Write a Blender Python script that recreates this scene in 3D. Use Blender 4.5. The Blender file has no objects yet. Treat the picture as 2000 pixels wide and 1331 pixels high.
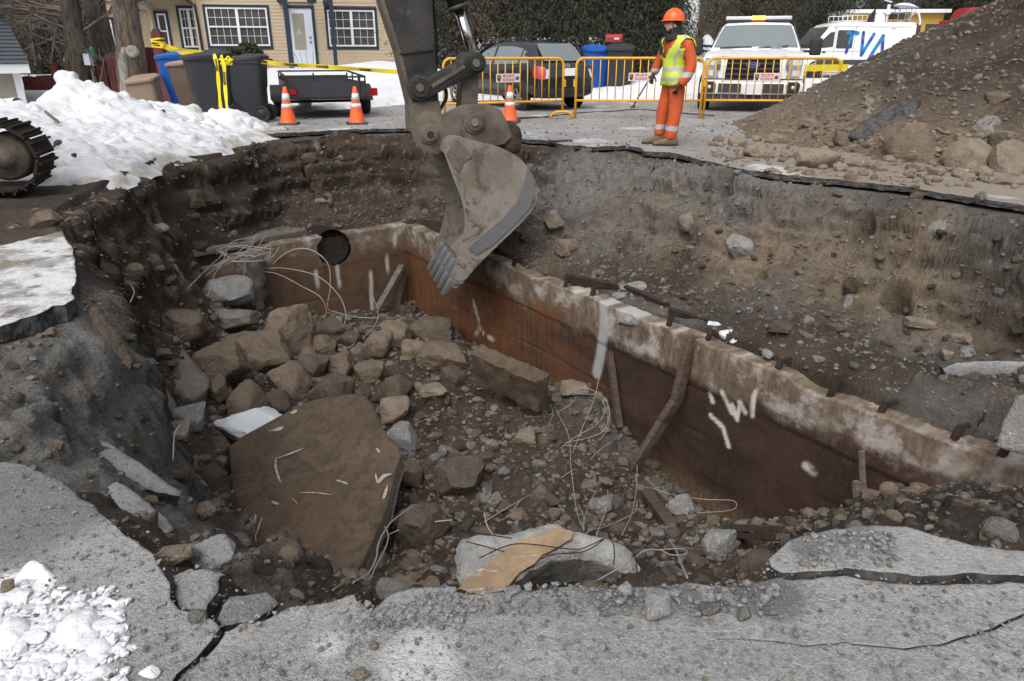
import bpy, bmesh, math, random
import numpy as np
from mathutils import Vector, Matrix, Euler
from mathutils.geometry import delaunay_2d_cdt
scene=bpy.context.scene
col=scene.collection
rad=math.radians
random.seed(7)
RNG=np.random.default_rng(11)
# camera
EYE, PITCH, FPX=1.35, 22.0, 1400.0
cam_d=bpy.data.cameras.new('camera');cam=bpy.data.objects.new('camera', cam_d);col.objects.link(cam)
cam.location=(0, 0, EYE);cam.rotation_euler=(rad(90-PITCH), 0, 0)
cam_d.sensor_width=36;cam_d.lens=36*FPX/2000;cam_d.clip_end=2000;cam_d.clip_start=0.05
scene.camera=cam
# overcast daylight
SUN_EL, SUN_AZ=52.0, 200.0
w=bpy.data.worlds.new('World');scene.world=w;w.use_nodes=True
nt=w.node_tree;nt.nodes.clear()
sky=nt.nodes.new('ShaderNodeTexSky');sky.sky_type='NISHITA';sky.sun_disc=False
sky.sun_elevation=rad(SUN_EL);sky.sun_rotation=rad(SUN_AZ);sky.dust_density=6.0;sky.air_density=1.0;sky.ozone_density=1.0
hs=nt.nodes.new('ShaderNodeHueSaturation');hs.inputs['Saturation'].default_value=0.30
bg=nt.nodes.new('ShaderNodeBackground');bg.inputs['Strength'].default_value=0.14
wo=nt.nodes.new('ShaderNodeOutputWorld')
nt.links.new(sky.outputs[0], hs.inputs['Color']);nt.links.new(hs.outputs[0], bg.inputs['Color']);nt.links.new(bg.outputs[0], wo.inputs['Surface'])
sl=bpy.data.lights.new('sun', 'SUN');so=bpy.data.objects.new('sun', sl);col.objects.link(so)
sl.energy=0.8;sl.angle=rad(60);sl.color=(1.0, 0.97, 0.93)
so.location=(0, -20, 40)
so.rotation_euler=(rad(90-SUN_EL), 0, rad(180-SUN_AZ))
scene.view_settings.view_transform='Standard';scene.view_settings.look='None'
scene.view_settings.exposure=0.33;scene.view_settings.gamma=1.0
scene.view_settings.use_curve_mapping=False
scene.render.engine='CYCLES'
scene.cycles.use_denoising=True
scene.cycles.max_bounces=6;scene.cycles.diffuse_bounces=3;scene.cycles.glossy_bounces=3;scene.cycles.transmission_bounces=4
scene.cycles.transparent_max_bounces=6
# photo geometry helpers (where things stand)
_P=rad(PITCH)
CF=np.array([0, math.cos(_P), -math.sin(_P)]);CU=np.array([0, math.sin(_P), math.cos(_P)]);CR=np.array([1., 0, 0]);CO=np.array([0, 0, EYE])
def ray(px, py):return CF+CR*((px-1000)/FPX)+CU*((665.5-py)/FPX)
def PZ(px, py, z=0.0):
 d=ray(px, py);return CO+d*((z-EYE)/d[2])
def PY(px, py, y):
 d=ray(px, py);return CO+d*(y/d[1])
def PD(px, py, dist):
 return CO+ray(px, py)*dist
def PPL(px, py, o, n):
 d=ray(px, py);o=np.array(o);n=np.array(n);return CO+d*(((o-CO)@n)/(d@n))
def depth(p):return float((np.array(p)-CO)@CF)
# numpy noise
def _h(ix, iy, iz, seed):
 h=(ix.astype(np.int64)*374761393+iy.astype(np.int64)*668265263+iz.astype(np.int64)*2147483647+seed*974711)&0xffffffff
 h=((h^(h>>13))*1274126177)&0xffffffff
 h=((h^(h>>16))*2246822519)&0xffffffff
 return(h^(h>>15))&0xffffffff
def vnoise(p, seed=0):
 """gradient noise, p (N,3) -> about -1..1"""
 i=np.floor(p).astype(np.int64);f=p-i
 u=f*f*f*(f*(f*6-15)+10)
 r=np.zeros(len(p))
 for dx in(0, 1):
  wx=u[:, 0]if dx else 1-u[:, 0]
  for dy in(0, 1):
   wy=u[:, 1]if dy else 1-u[:, 1]
   for dz in(0, 1):
    wz=u[:, 2]if dz else 1-u[:, 2]
    h=_h(i[:, 0]+dx, i[:, 1]+dy, i[:, 2]+dz, seed)
    gx=(h&255)/127.5-1;gy=((h>>8)&255)/127.5-1;gz=((h>>16)&255)/127.5-1
    r+=wx*wy*wz*(gx*(f[:, 0]-dx)+gy*(f[:, 1]-dy)+gz*(f[:, 2]-dz))
 return r*1.25
def fbm(p, freq, octs=4, seed=0, gain=0.5, ridged=False):
 a, r, s=1.0, np.zeros(len(p)), 0.0
 for k in range(octs):
  n=vnoise(p*freq+17.3*k, seed+k)
  if ridged:n=1-2*np.abs(n)
  r+=a*n;s+=a;a*=gain;freq*=2.03
 return r/s
def stones(p, cell, prob, seed=0, rmin=0.28, rmax=0.62):
 """angular stones bedded in a surface: (bulge height 0..1 in units of stone radius*cell, random value of that stone)"""
 q=p/cell;i=np.floor(q).astype(np.int64)
 best=np.zeros(len(p));rv=np.zeros(len(p))
 for dx in(-1, 0, 1):
  for dy in(-1, 0, 1):
   for dz in(-1, 0, 1):
    c=i+np.array([dx, dy, dz]);h=_h(c[:, 0], c[:, 1], c[:, 2], seed)
    a=(h&1023)/1023.;h2=_h(c[:, 0], c[:, 1], c[:, 2], seed+77)
    ox=(h2&255)/255.;oy=((h2>>8)&255)/255.;oz=((h2>>16)&255)/255.
    on=a<prob
    if not on.any():continue
    R=rmin+(rmax-rmin)*(((h>>10)&255)/255.)**2
    d=np.stack([q[:, 0]-c[:, 0]-ox, q[:, 1]-c[:, 1]-oy, q[:, 2]-c[:, 2]-oz], 1)
    ang=((h2>>24)&255)/255.*6.283
    ca, sa=np.cos(ang), np.sin(ang)
    x2=(d[:, 0]*ca+d[:, 1]*sa);y2=(-d[:, 0]*sa+d[:, 1]*ca)*1.35;z2=d[:, 2]*1.15
    l2=np.sqrt(x2*x2+y2*y2+z2*z2)
    l1=(np.abs(x2)+np.abs(y2)+np.abs(z2))*0.66;li=np.maximum(np.maximum(np.abs(x2+.3*z2), np.abs(y2-.25*x2)), np.abs(z2))
    l=np.maximum(l1, li)*0.72+l2*0.28
    t=np.clip(1-(l/R)**1.7, 0, 1)**0.6*R*on
    m=t>best;best=np.where(m, t, best);rv=np.where(m, ((h>>18)&255)/255., rv)
 return best, rv
def sstep(a, b, x):
 t=np.clip((x-a)/(b-a), 0, 1);return t*t*(3-2*t)
 # polygons
def in_poly(x, y, poly):
 poly=np.asarray(poly);n=len(poly);r=np.zeros(len(x), np.int32)
 if len(x)==1:
  x0, y0=float(x[0]), float(y[0]);y1=poly[:, 1];y2=np.roll(y1, -1);x1=poly[:, 0];x2=np.roll(x1, -1);c=(y1>y0)!=(y2>y0)
  return np.array([bool(np.sum(x0<(x2[c]-x1[c])*(y0-y1[c])/(y2[c]-y1[c])+x1[c])&1)])
 o=np.argsort(y, kind='stable');ys=y[o];xs=x[o];rs=np.zeros(len(x), np.int32)
 for k in range(n):
  x1, y1=poly[k];x2, y2=poly[(k+1)%n]
  if y1==y2:continue
  lo, hi=(y1, y2)if y1<y2 else(y2, y1);i0, i1=np.searchsorted(ys, (lo, hi), 'left')
  if i1>i0:rs[i0:i1]+=xs[i0:i1]<(x2-x1)*(ys[i0:i1]-y1)/(y2-y1)+x1
 r[o]=rs;return(r&1).astype(bool)
def dist_poly(x, y, poly, closed=True):
 poly=np.asarray(poly);n=len(poly);best=np.full(len(x), 1e9);tb=np.zeros(len(x))
 for k in range(n if closed else n-1):
  a=poly[k];b=poly[(k+1)%n];ab=b-a;L=ab@ab+1e-12
  t=np.clip(((x-a[0])*ab[0]+(y-a[1])*ab[1])/L, 0, 1)
  d=np.hypot(x-a[0]-t*ab[0], y-a[1]-t*ab[1])
  m=d<best;best=np.where(m, d, best);tb=np.where(m, k+t, tb)
 return best, tb
def rough_line(pts, step=0.06, amp=0.03, seed=1, closed=False, freq=3.0):
 pts=[np.array(p, float)for p in pts];out=[]
 n=len(pts)
 for k in range(n if closed else n-1):
  a, b=pts[k], pts[(k+1)%n];L=np.linalg.norm(b-a);m=max(1, int(L/step))
  for j in range(m):out.append(a+(b-a)*j/m)
 if not closed:out.append(pts[-1])
 o=np.array(out);q=np.column_stack([o, np.full(len(o), seed*3.7)])
 o[:, 0]+=amp*fbm(q, freq, 4, seed, 0.62)*1.6;o[:, 1]+=amp*fbm(q, freq, 4, seed+50, 0.62)*1.6
 return o
class RBF:
 def __init__(s, pts, reg=0.02):
  P=np.array(pts, float);s.c=P[:, :2];n=len(P)
  r=np.hypot(s.c[:, None, 0]-s.c[None, :, 0], s.c[:, None, 1]-s.c[None, :, 1])
  A=np.zeros((n+1, n+1));A[:n, :n]=-r-reg*np.eye(n);A[:n, n]=1;A[n, :n]=1
  s.w=np.linalg.solve(A, np.append(P[:, 2], 0))
 def __call__(s, x, y):
  o=np.full(len(x), s.w[-1])
  for k in range(len(s.c)):o-=s.w[k]*np.hypot(x-s.c[k, 0], y-s.c[k, 1])
  return o
  # adaptive dicing of surfaces (triangles of even size seen from where one stands)
def dice(V, T, fn, thr, its=9, minlen=0.006, slack=5.0, cap=900000):
 V=np.asarray(V, float);T=np.asarray(T, np.int64);P=fn(V)
 for _ in range(its):
  E=np.sort(np.concatenate([T[:, [0, 1]], T[:, [1, 2]], T[:, [2, 0]]]), axis=1)
  key=E[:, 0]*(len(V)+1)+E[:, 1];uk, inv=np.unique(key, return_inverse=True)
  a=uk//(len(V)+1);b=uk%(len(V)+1)
  L=np.linalg.norm(P[a]-P[b], axis=1);M=(P[a]+P[b])/2-CO
  D=np.maximum(np.linalg.norm(M, axis=1), 0.8);dz=M@CF
  u=np.abs(M@CR)/np.maximum(dz, .01);v=np.abs(M@CU)/np.maximum(dz, .01)
  vis=(dz>0)&(u<0.80+L/D)&(v<0.56+L/D)
  pxl=L/D*717
  mark=(pxl>np.where(vis, thr, thr*slack))&(L>minlen)
  if not mark.any()or len(T)>cap:break
  mid=np.full(len(uk), -1);mid[mark]=len(V)+np.arange(mark.sum())
  NV=(V[a[mark]]+V[b[mark]])/2;V=np.concatenate([V, NV]);P=np.concatenate([P, fn(NV)])
  n=len(T);m0, m1, m2=mid[inv[:n]], mid[inv[n:2*n]], mid[inv[2*n:]]
  A, B, Cc=T.T;k=(m0>=0).astype(int)+2*(m1>=0)+4*(m2>=0);out=[]
  def add(s, *tris):
   if s.any():
    for t in tris:out.append(np.stack([q[s]for q in t], 1))
  add(k==0, (A, B, Cc))
  add(k==1, (A, m0, Cc), (m0, B, Cc));add(k==2, (A, B, m1), (A, m1, Cc));add(k==4, (A, B, m2), (m2, B, Cc))
  add(k==3, (m0, B, m1), (A, m0, m1), (A, m1, Cc));add(k==6, (m1, Cc, m2), (A, B, m1), (A, m1, m2));add(k==5, (A, m0, m2), (m0, B, Cc), (m0, Cc, m2))
  add(k==7, (A, m0, m2), (m0, B, m1), (m1, Cc, m2), (m0, m1, m2))
  T=np.concatenate(out)
 return V, T, P
def vnormals(P, T):
 n=np.cross(P[T[:, 1]]-P[T[:, 0]], P[T[:, 2]]-P[T[:, 0]]);N=np.zeros_like(P)
 for k in range(3):
  for c in range(3):N[:, c]+=np.bincount(T[:, k], n[:, c], len(P))
 return N/np.maximum(np.linalg.norm(N, axis=1, keepdims=True), 1e-9)
def gridVT(xs, ys):
 X, Y=np.meshgrid(xs, ys, indexing='ij');V=np.stack([X.ravel(), Y.ravel()], 1);nx, ny=len(xs), len(ys)
 i, j=np.meshgrid(np.arange(nx-1), np.arange(ny-1), indexing='ij');i=i.ravel();j=j.ravel()
 a=i*ny+j;b=a+ny;c=b+1;d=a+1
 return V, np.concatenate([np.stack([a, b, c], 1), np.stack([a, c, d], 1)])
 # objects
def tag(o, label=None, cat=None, group=None, kind=None):
 if label:o['label']=label
 if cat:o['category']=cat
 if group:o['group']=group
 if kind:o['kind']=kind
 return o
def empty(name, loc, rz=0.0, label=None, cat=None, group=None):
 o=bpy.data.objects.new(name, None);col.objects.link(o);o.location=tuple(loc);o.rotation_euler=(0, 0, rz)
 o.empty_display_size=0.1
 return tag(o, label, cat, group)
def link(name, me, parent=None, loc=None, mats=None):
 o=bpy.data.objects.new(name, me);col.objects.link(o)
 if parent is not None:o.parent=parent
 if loc is not None:o.location=tuple(loc)
 if mats is not None:
  mi=[p.material_index for p in me.polygons]if isinstance(mats, (list, tuple))and len(mats)>1 else None
  me.materials.clear()
  for m in(mats if isinstance(mats, (list, tuple))else[mats]):me.materials.append(m)
  if mi:me.polygons.foreach_set('material_index', mi)
 return o
def np_mesh(name, P, T, attrs=None, smooth=True):
 me=bpy.data.meshes.new(name);P=np.ascontiguousarray(P, np.float32);T=np.ascontiguousarray(T, np.int32);k=T.shape[1]
 me.vertices.add(len(P));me.vertices.foreach_set('co', P.ravel())
 me.loops.add(T.size);me.loops.foreach_set('vertex_index', T.ravel())
 me.polygons.add(len(T));me.polygons.foreach_set('loop_start', np.arange(0, T.size, k, dtype=np.int32))
 me.update(calc_edges=True);me.validate()
 me.polygons.foreach_set('use_smooth', np.full(len(me.polygons), smooth))
 for n, v in(attrs or{}).items():
  a=me.attributes.new(n, 'FLOAT', 'POINT');a.data.foreach_set('value', np.ascontiguousarray(v, np.float32))
 return me
def copy_tree(o, parent=None):
 c=o.copy();col.objects.link(c);c.parent=parent
 for ch in o.children:copy_tree(ch, c)
 return c
class MB:
 """collects shapes and links them as ONE mesh object"""
 def __init__(s, M=None):s.v=[];s.f=[];s.m=[];s.sm=[];s.M=M;s.cur=0
 def mat(s, k):s.cur=k;return s
 def add(s, vs, fs, smooth=False):
  b=len(s.v)
  for p in vs:
   p=Vector(p);s.v.append(s.M@p if s.M is not None else p)
  for f in fs:s.f.append([b+i for i in f]);s.m.append(s.cur);s.sm.append(smooth)
  return s
 def box(s, c, d, R=None, taper=None):
  x, y, z=d[0]/2, d[1]/2, d[2]/2;tx, ty=taper or(1, 1)
  vs=[Vector(q)for q in((-x, -y, -z), (x, -y, -z), (x, y, -z), (-x, y, -z), (-x*tx, -y*ty, z), (x*tx, -y*ty, z), (x*tx, y*ty, z), (-x*tx, y*ty, z))]
  if R is not None:vs=[R@q for q in vs]
  c=Vector(c)
  return s.add([q+c for q in vs], [(3, 2, 1, 0), (4, 5, 6, 7), (0, 1, 5, 4), (1, 2, 6, 5), (2, 3, 7, 6), (3, 0, 4, 7)])
 def beam(s, a, b, wd, ht, up=(0, 0, 1), wd2=None, ht2=None):
  a, b=Vector(a), Vector(b);d=(b-a).normalized();r=d.cross(Vector(up))
  if r.length<1e-4:r=d.cross(Vector((0, 1, 0)))
  r.normalize();u=r.cross(d);vs=[]
  for p, W, Hh in((a, wd, ht), (b, wd2 or wd, ht2 or ht)):
   vs+=[p-r*W/2-u*Hh/2, p+r*W/2-u*Hh/2, p+r*W/2+u*Hh/2, p-r*W/2+u*Hh/2]
  return s.add(vs, [(3, 2, 1, 0), (4, 5, 6, 7), (0, 1, 5, 4), (1, 2, 6, 5), (2, 3, 7, 6), (3, 0, 4, 7)])
 def tube(s, pts, r, n=6, cap=True, rs=None):
  pts=[Vector(p)for p in pts];vs=[];fs=[];prev=None;m=len(pts)
  for k, p in enumerate(pts):
   d=(pts[min(k+1, m-1)]-pts[max(k-1, 0)]).normalized()
   if prev is None:
    u=d.cross(Vector((0, 0, 1)))
    if u.length<1e-3:u=d.cross(Vector((1, 0, 0)))
   else:u=prev-d*prev.dot(d)
   u.normalize();prev=u;w_=d.cross(u);rr=rs[k]if rs else r
   for j in range(n):
    a=2*math.pi*j/n;vs.append(p+u*(rr*math.cos(a))+w_*(rr*math.sin(a)))
  for k in range(m-1):
   for j in range(n):fs.append((k*n+j, k*n+(j+1)%n, (k+1)*n+(j+1)%n, (k+1)*n+j))
  s.add(vs, fs, True)
  if cap:
   b=len(s.v)
   s.f.append([b-n*m+j for j in range(n)][::-1]);s.f.append([b-n+j for j in range(n)]);s.m+=[s.cur]*2;s.sm+=[False]*2
  return s
 def cyl(s, a, b, r, n=16, r2=None):return s.tube([a, b], r, n, True, [r, r if r2 is None else r2])
 def prism(s, poly, O, ex, ey, t, n=None):
  """poly (2D) in the frame O, ex, ey; thickness t along n = ex x ey (or the n given)"""
  O, ex, ey=Vector(O), Vector(ex), Vector(ey);n=Vector(n)if n is not None else ex.cross(ey).normalized();k=len(poly)
  vs=[O+ex*p[0]+ey*p[1]for p in poly];vs+=[v+n*t for v in vs]
  fs=[tuple(range(k))[::-1], tuple(range(k, 2*k))]+[(i, (i+1)%k, k+(i+1)%k, k+i)for i in range(k)]
  return s.add(vs, fs)
 def lathe(s, prof, O=(0, 0, 0), ax=(0, 0, 1), n=20):
  O, ax=Vector(O), Vector(ax).normalized();u=ax.orthogonal().normalized();w_=ax.cross(u);vs=[];fs=[]
  for(r, h)in prof:
   for j in range(n):
    a=2*math.pi*j/n;vs.append(O+ax*h+u*(r*math.cos(a))+w_*(r*math.sin(a)))
  for k in range(len(prof)-1):
   for j in range(n):fs.append((k*n+j, k*n+(j+1)%n, (k+1)*n+(j+1)%n, (k+1)*n+j))
  s.add(vs, fs, True);return s
 def grid(s, rows, smooth=True, close=False):
  n=len(rows[0]);vs=[p for r_ in rows for p in r_];fs=[]
  for k in range(len(rows)-1):
   for j in range(n if close else n-1):fs.append((k*n+j, k*n+(j+1)%n, (k+1)*n+(j+1)%n, (k+1)*n+j))
  return s.add(vs, fs, smooth)
 def build(s, name, mats, parent=None, origin=None, bevel=0, seg=2, fixn=True, kind=None):
  me=bpy.data.meshes.new(name);o=Vector(origin)if origin is not None else Vector((0, 0, 0))
  me.from_pydata([tuple(v-o)for v in s.v], [], s.f)
  me.polygons.foreach_set('material_index', s.m);me.polygons.foreach_set('use_smooth', s.sm);me.update()
  if fixn or bevel:
   bm=bmesh.new();bm.from_mesh(me)
   if bevel:
    bmesh.ops.remove_doubles(bm, verts=bm.verts, dist=1e-5)
    es=[e for e in bm.edges if len(e.link_faces)==2 and e.calc_face_angle(0)>0.5]
    bmesh.ops.bevel(bm, geom=es, offset=bevel, segments=seg, profile=0.6, affect='EDGES', clamp_overlap=True)
   bmesh.ops.recalc_face_normals(bm, faces=bm.faces);bm.to_mesh(me);bm.free()
   if bevel:me.polygons.foreach_set('use_smooth', [True]*len(me.polygons));set_sharp(me, 0.9)
  ob=link(name, me, parent, o if(origin is not None and parent is None)else None, mats)
  if kind:ob['kind']=kind
  return ob
def set_sharp(me, ang):
 try:me.set_sharp_from_angle(angle=ang)
 except Exception:pass
def text_mesh(s, size, name='lettering', bold=0.0):
 cu=bpy.data.curves.new('t', 'FONT');cu.body=s;cu.size=size;cu.align_x='CENTER';cu.align_y='CENTER';cu.offset=bold;cu.resolution_u=3
 o=bpy.data.objects.new('t', cu);col.objects.link(o);bpy.context.view_layer.update()
 me=bpy.data.meshes.new_from_object(o.evaluated_get(bpy.context.evaluated_depsgraph_get()));me.name=name
 bpy.data.objects.remove(o);bpy.data.curves.remove(cu);return me
def place_text(s, size, O, ex, ey, mat, parent, name='lettering', bold=0.0, squash=1.0):
 me=text_mesh(s, size, name, bold);O, ex, ey=Vector(O), Vector(ex).normalized(), Vector(ey).normalized();n=ex.cross(ey)
 for v in me.vertices:v.co=O+ex*(v.co.x*squash)+ey*v.co.y+n*v.co.z
 return link(name, me, parent, None, mat)
 # materials
class NB:
 def __init__(s, name):
  s.m=bpy.data.materials.new(name);s.m.use_nodes=True;s.t=s.m.node_tree;s.b=s.t.nodes['Principled BSDF'];s._o=None
 def n(s, typ, **kw):
  x=s.t.nodes.new(typ)
  for k, v in kw.items():
   if k in x.inputs:s.set(x.inputs[k], v)
   else:setattr(x, k, v)
  return x
 def set(s, inp, v):
  if hasattr(v, 'is_output'):s.t.links.new(v, inp)
  else:
   if inp.type=='RGBA' and len(v)==3:v=(*v, 1)
   inp.default_value=v
 def co(s):
  if s._o is None:s._o=s.n('ShaderNodeTexCoord').outputs['Object']
  return s._o
 def mapping(s, sc, rot=(0, 0, 0)):
  m=s.n('ShaderNodeMapping');m.inputs['Scale'].default_value=sc;m.inputs['Rotation'].default_value=rot;s.set(m.inputs['Vector'], s.co());return m.outputs[0]
 def noise(s, sc, det=5, rough=.55, vec=None, dist=0.0):
  x=s.n('ShaderNodeTexNoise');x.inputs['Scale'].default_value=sc;x.inputs['Detail'].default_value=det;x.inputs['Roughness'].default_value=rough;x.inputs['Distortion'].default_value=dist
  s.set(x.inputs['Vector'], vec if vec is not None else s.co());return x.outputs['Fac']
 def vor(s, sc, out='Distance', vec=None, feat='F1', rnd=1.0):
  x=s.n('ShaderNodeTexVoronoi');x.feature=feat;x.inputs['Scale'].default_value=sc;x.inputs['Randomness'].default_value=rnd;s.set(x.inputs['Vector'], vec if vec is not None else s.co());return x.outputs[out]
 def ramp(s, f, a, b, c0=(0, 0, 0), c1=(1, 1, 1)):
  x=s.n('ShaderNodeMapRange');x.interpolation_type='SMOOTHSTEP';s.set(x.inputs['Value'], f);x.inputs['From Min'].default_value=a;x.inputs['From Max'].default_value=b;return x.outputs['Result']
 def mix(s, f, a, b, blend='MIX'):
  x=s.n('ShaderNodeMix');x.data_type='RGBA';x.blend_type=blend;s.set(x.inputs['Factor'], f);s.set(x.inputs['A']if False else x.inputs[6], a);s.set(x.inputs[7], b);return x.outputs[2]
 def math(s, op, a, b=0.0, c=None):
  x=s.n('ShaderNodeMath');x.operation=op;s.set(x.inputs[0], a);s.set(x.inputs[1], b)
  if c is not None:s.set(x.inputs[2], c)
  return x.outputs[0]
 def attr(s, name):
  x=s.n('ShaderNodeAttribute');x.attribute_name=name;return x.outputs['Fac']
 def rnd(s):return s.n('ShaderNodeObjectInfo').outputs['Random']
 def bump(s, h, dist=0.01, st=1.0, prev=None):
  x=s.n('ShaderNodeBump');x.inputs['Distance'].default_value=dist;x.inputs['Strength'].default_value=st;s.set(x.inputs['Height'], h)
  if prev is not None:s.set(x.inputs['Normal'], prev)
  return x.outputs[0]
 def done(s, colr, rough=0.8, nrm=None, metal=0.0, spec=0.4, **kw):
  s.set(s.b.inputs['Base Color'], colr);s.set(s.b.inputs['Roughness'], rough);s.set(s.b.inputs['Metallic'], metal);s.set(s.b.inputs['Specular IOR Level'], spec)
  if nrm is not None:s.set(s.b.inputs['Normal'], nrm)
  for k, v in kw.items():s.set(s.b.inputs[k], v)
  return s.m
def simple(name, c, rough=.5, metal=0.0, dirt=0.25, dirtc=(.12, .10, .08), sc=3.0, bumpd=0.0, spec=.4, coat=0.0):
 b=NB(name);n=b.noise(sc, 6, .65);f=b.math('MULTIPLY', b.ramp(n, .45, .75), dirt)
 c1=b.mix(f, c, dirtc);c1=b.mix(b.math('MULTIPLY', b.noise(sc*9, 3), .18), c1, tuple(x*.75 for x in c))
 nr=b.bump(b.noise(sc*12, 4), bumpd)if bumpd else None
 r=b.math('ADD', b.math('MULTIPLY', n, .25), rough-.1)
 return b.done(c1, r, nr, metal, spec, **({'Coat Weight':coat}if coat else{}))
M={}
def mats():
# soil, gravel, clay: which is which comes from the ground itself (attributes of the mesh)
 b=NB('soil');n1=b.noise(1.3, 6, .6);n2=b.noise(9, 6, .7);n3=b.noise(60, 4, .7);v1=b.vor(42);v2=b.vor(95)
 dirt=b.mix(b.ramp(n1, .35, .65), (.098, .074, .056), (.052, .039, .030));dirt=b.mix(b.math('MULTIPLY', b.ramp(n2, .45, .7), .6), dirt, (.052, .039, .029))
 dirt=b.mix(b.math('MULTIPLY', b.ramp(n3, .55, .75), .5), dirt, (.19, .155, .12))
 gr=b.mix(b.ramp(n2, .35, .65), (.205, .205, .197), (.105, .106, .102));cv=b.vor(55, 'Color');gr=b.mix(b.math('MULTIPLY', cv, .55), gr, (.30, .30, .29))
 tan=b.mix(b.ramp(n2, .35, .7), (.27, .215, .155), (.17, .13, .092))
 c=b.mix(b.attr('gravel'), dirt, gr);c=b.mix(b.attr('tan'), c, tan)
 c=b.mix(b.attr('wet'), c, (.022, .020, .018))
 srv=b.attr('stonev');st=b.mix(b.ramp(srv, .0, .55), (.105, .084, .065), (.20, .175, .148));st=b.mix(b.ramp(srv, .72, .98), st, (.36, .35, .33))
 st=b.mix(b.math('MULTIPLY', b.ramp(n2, .4, .7), .5), st, (.11, .09, .07))
 c=b.mix(b.attr('stone'), c, st);c=b.mix(b.attr('snow'), c, (.82, .83, .85))
 h=b.math('ADD', b.math('MULTIPLY', n3, .6), b.math('MULTIPLY', b.math('SUBTRACT', 1.0, v1), .5));h=b.math('ADD', h, b.math('MULTIPLY', b.math('SUBTRACT', 1.0, v2), .3));h=b.math('ADD', h, b.math('MULTIPLY', b.noise(16, 6, .75), 1.6))
 nr=b.bump(h, .028, 1.0);nr=b.bump(b.noise(150, 3, .7), .006, .9, nr)
 M['soil']=b.done(c, .92, nr, spec=.25)
 # asphalt: worn, salted, aggregate showing
 def asphalt(name, base, dark, light, salt):
  b=NB(name);n1=b.noise(.9, 6, .62);n2=b.noise(6, 6, .7);v=b.vor(210, 'Color');v2=b.vor(75, 'Color');vd=b.vor(210);vd2=b.vor(75)
  c=b.mix(b.ramp(n1, .35, .68), base, dark);c=b.mix(b.math('MULTIPLY', b.ramp(n2, .4, .7), .7), c, light)
  s_=b.n('ShaderNodeSeparateColor');b.set(s_.inputs[0], v);k1=s_.outputs[0];k2=s_.outputs[1]
  c=b.mix(b.math('MULTIPLY', b.ramp(k1, .55, .95), .38), c, tuple(x*.5 for x in base));c=b.mix(b.math('MULTIPLY', b.ramp(k2, .70, .98), .35), c, tuple(min(.62, x*1.5)for x in base))
  s2=b.n('ShaderNodeSeparateColor');b.set(s2 .inputs[0], v2);c=b.mix(b.math('MULTIPLY', b.ramp(s2 .outputs[0], .90, .99), .25), c, (.24, .19, .145));c=b.mix(b.math('MULTIPLY', b.ramp(s2 .outputs[1], .92, .99), .45), c, (.07, .07, .075))
  c=b.mix(b.math('MULTIPLY', b.ramp(b.noise(2.2, 7, .7), .56, .72), salt), c, (.66, .67, .67))
  c=b.mix(b.attr('dust'), c, (.26, .21, .16));c=b.mix(b.attr('snow'), c, (.80, .81, .83));c=b.mix(b.attr('gravel'), c, (.10, .10, .10))
  h=b.math('ADD', b.math('MULTIPLY', b.math('SUBTRACT', 1., vd), .6), b.math('MULTIPLY', b.math('SUBTRACT', 1., vd2), .8));h=b.math('ADD', h, b.math('MULTIPLY', b.noise(34, 6, .8), .8));h=b.math('ADD', h, b.math('MULTIPLY', b.noise(150, 4, .8), 1.3));c=b.mix(b.math('MULTIPLY', b.ramp(b.noise(45, 5, .75), .50, .68), .45), c, tuple(x*.55 for x in dark));c=b.mix(b.math('MULTIPLY', b.ramp(b.noise(4, 6, .7), .55, .7), .35), c, tuple(x*.7 for x in dark))
  return b.done(c, .92, b.bump(h, .0055, 1.0), spec=.22)
 M['asphalt']=asphalt('asphalt', (.37, .372, .372), (.26, .262, .264), (.44, .438, .43), .3)
 M['asphalt_far']=asphalt('asphalt_far', (.345, .34, .335), (.245, .24, .235), (.41, .40, .385), .35)
 M['asphalt_chunk']=asphalt('asphalt_chunk', (.33, .33, .33), (.24, .24, .242), (.39, .39, .385), .15)
 b=NB('asphalt_side');n2=b.noise(14, 6, .75);c=b.mix(b.ramp(n2, .35, .65), (.030, .031, .033), (.10, .10, .10));c=b.mix(b.math('MULTIPLY', b.ramp(b.noise(3, 6, .7), .50, .66), .6), c, (.11, .09, .072));M['asphalt_side']=b.done(c, .92, b.bump(n2, .02, 1.0), spec=.2)
 # rocks: dusty brown, with fresh pale breaks; a little different from rock to rock
 def rock(name, a, c_, pale, palef, spec=.25):
  b=NB(name);r=b.rnd();n1=b.noise(3.2, 7, .68, None, .6);n2=b.noise(11, 7, .72)
  c=b.mix(r, a, c_);c=b.mix(b.math('MULTIPLY', b.ramp(n1, .40, .62), .75), c, tuple(x*.50 for x in a));c=b.mix(b.math('MULTIPLY', b.ramp(b.noise(1.6, 5, .6), .50, .66), .5), c, tuple(min(.7, x*1.35)for x in c_));c=b.mix(b.math('MULTIPLY', b.ramp(n2, .54, .72), palef), c, pale)
  c=b.mix(b.math('MULTIPLY', b.ramp(b.noise(60, 5, .75), .50, .68), .5), c, tuple(min(.7, x*1.7)for x in a));c=b.mix(b.math('MULTIPLY', b.ramp(b.noise(33, 5, .75), .54, .68), .55), c, tuple(x*.42 for x in a))
  h=b.math('ADD', b.math('MULTIPLY', n2, 1.0), b.math('MULTIPLY', b.noise(45, 5, .7), .5));h=b.math('ADD', h, b.math('MULTIPLY', n1, .8))
  return b.done(c, .9, b.bump(h, .04, 1.0), spec=spec)
 M['rock_brown']=rock('rock_brown', (.225, .175, .130), (.160, .124, .092), (.38, .335, .28), .45)
 M['rock_dark']=rock('rock_dark', (.140, .112, .088), (.100, .080, .062), (.26, .22, .18), .35)
 M['rock_tan']=rock('rock_tan', (.30, .245, .185), (.24, .195, .15), (.42, .37, .31), .45)
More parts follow.
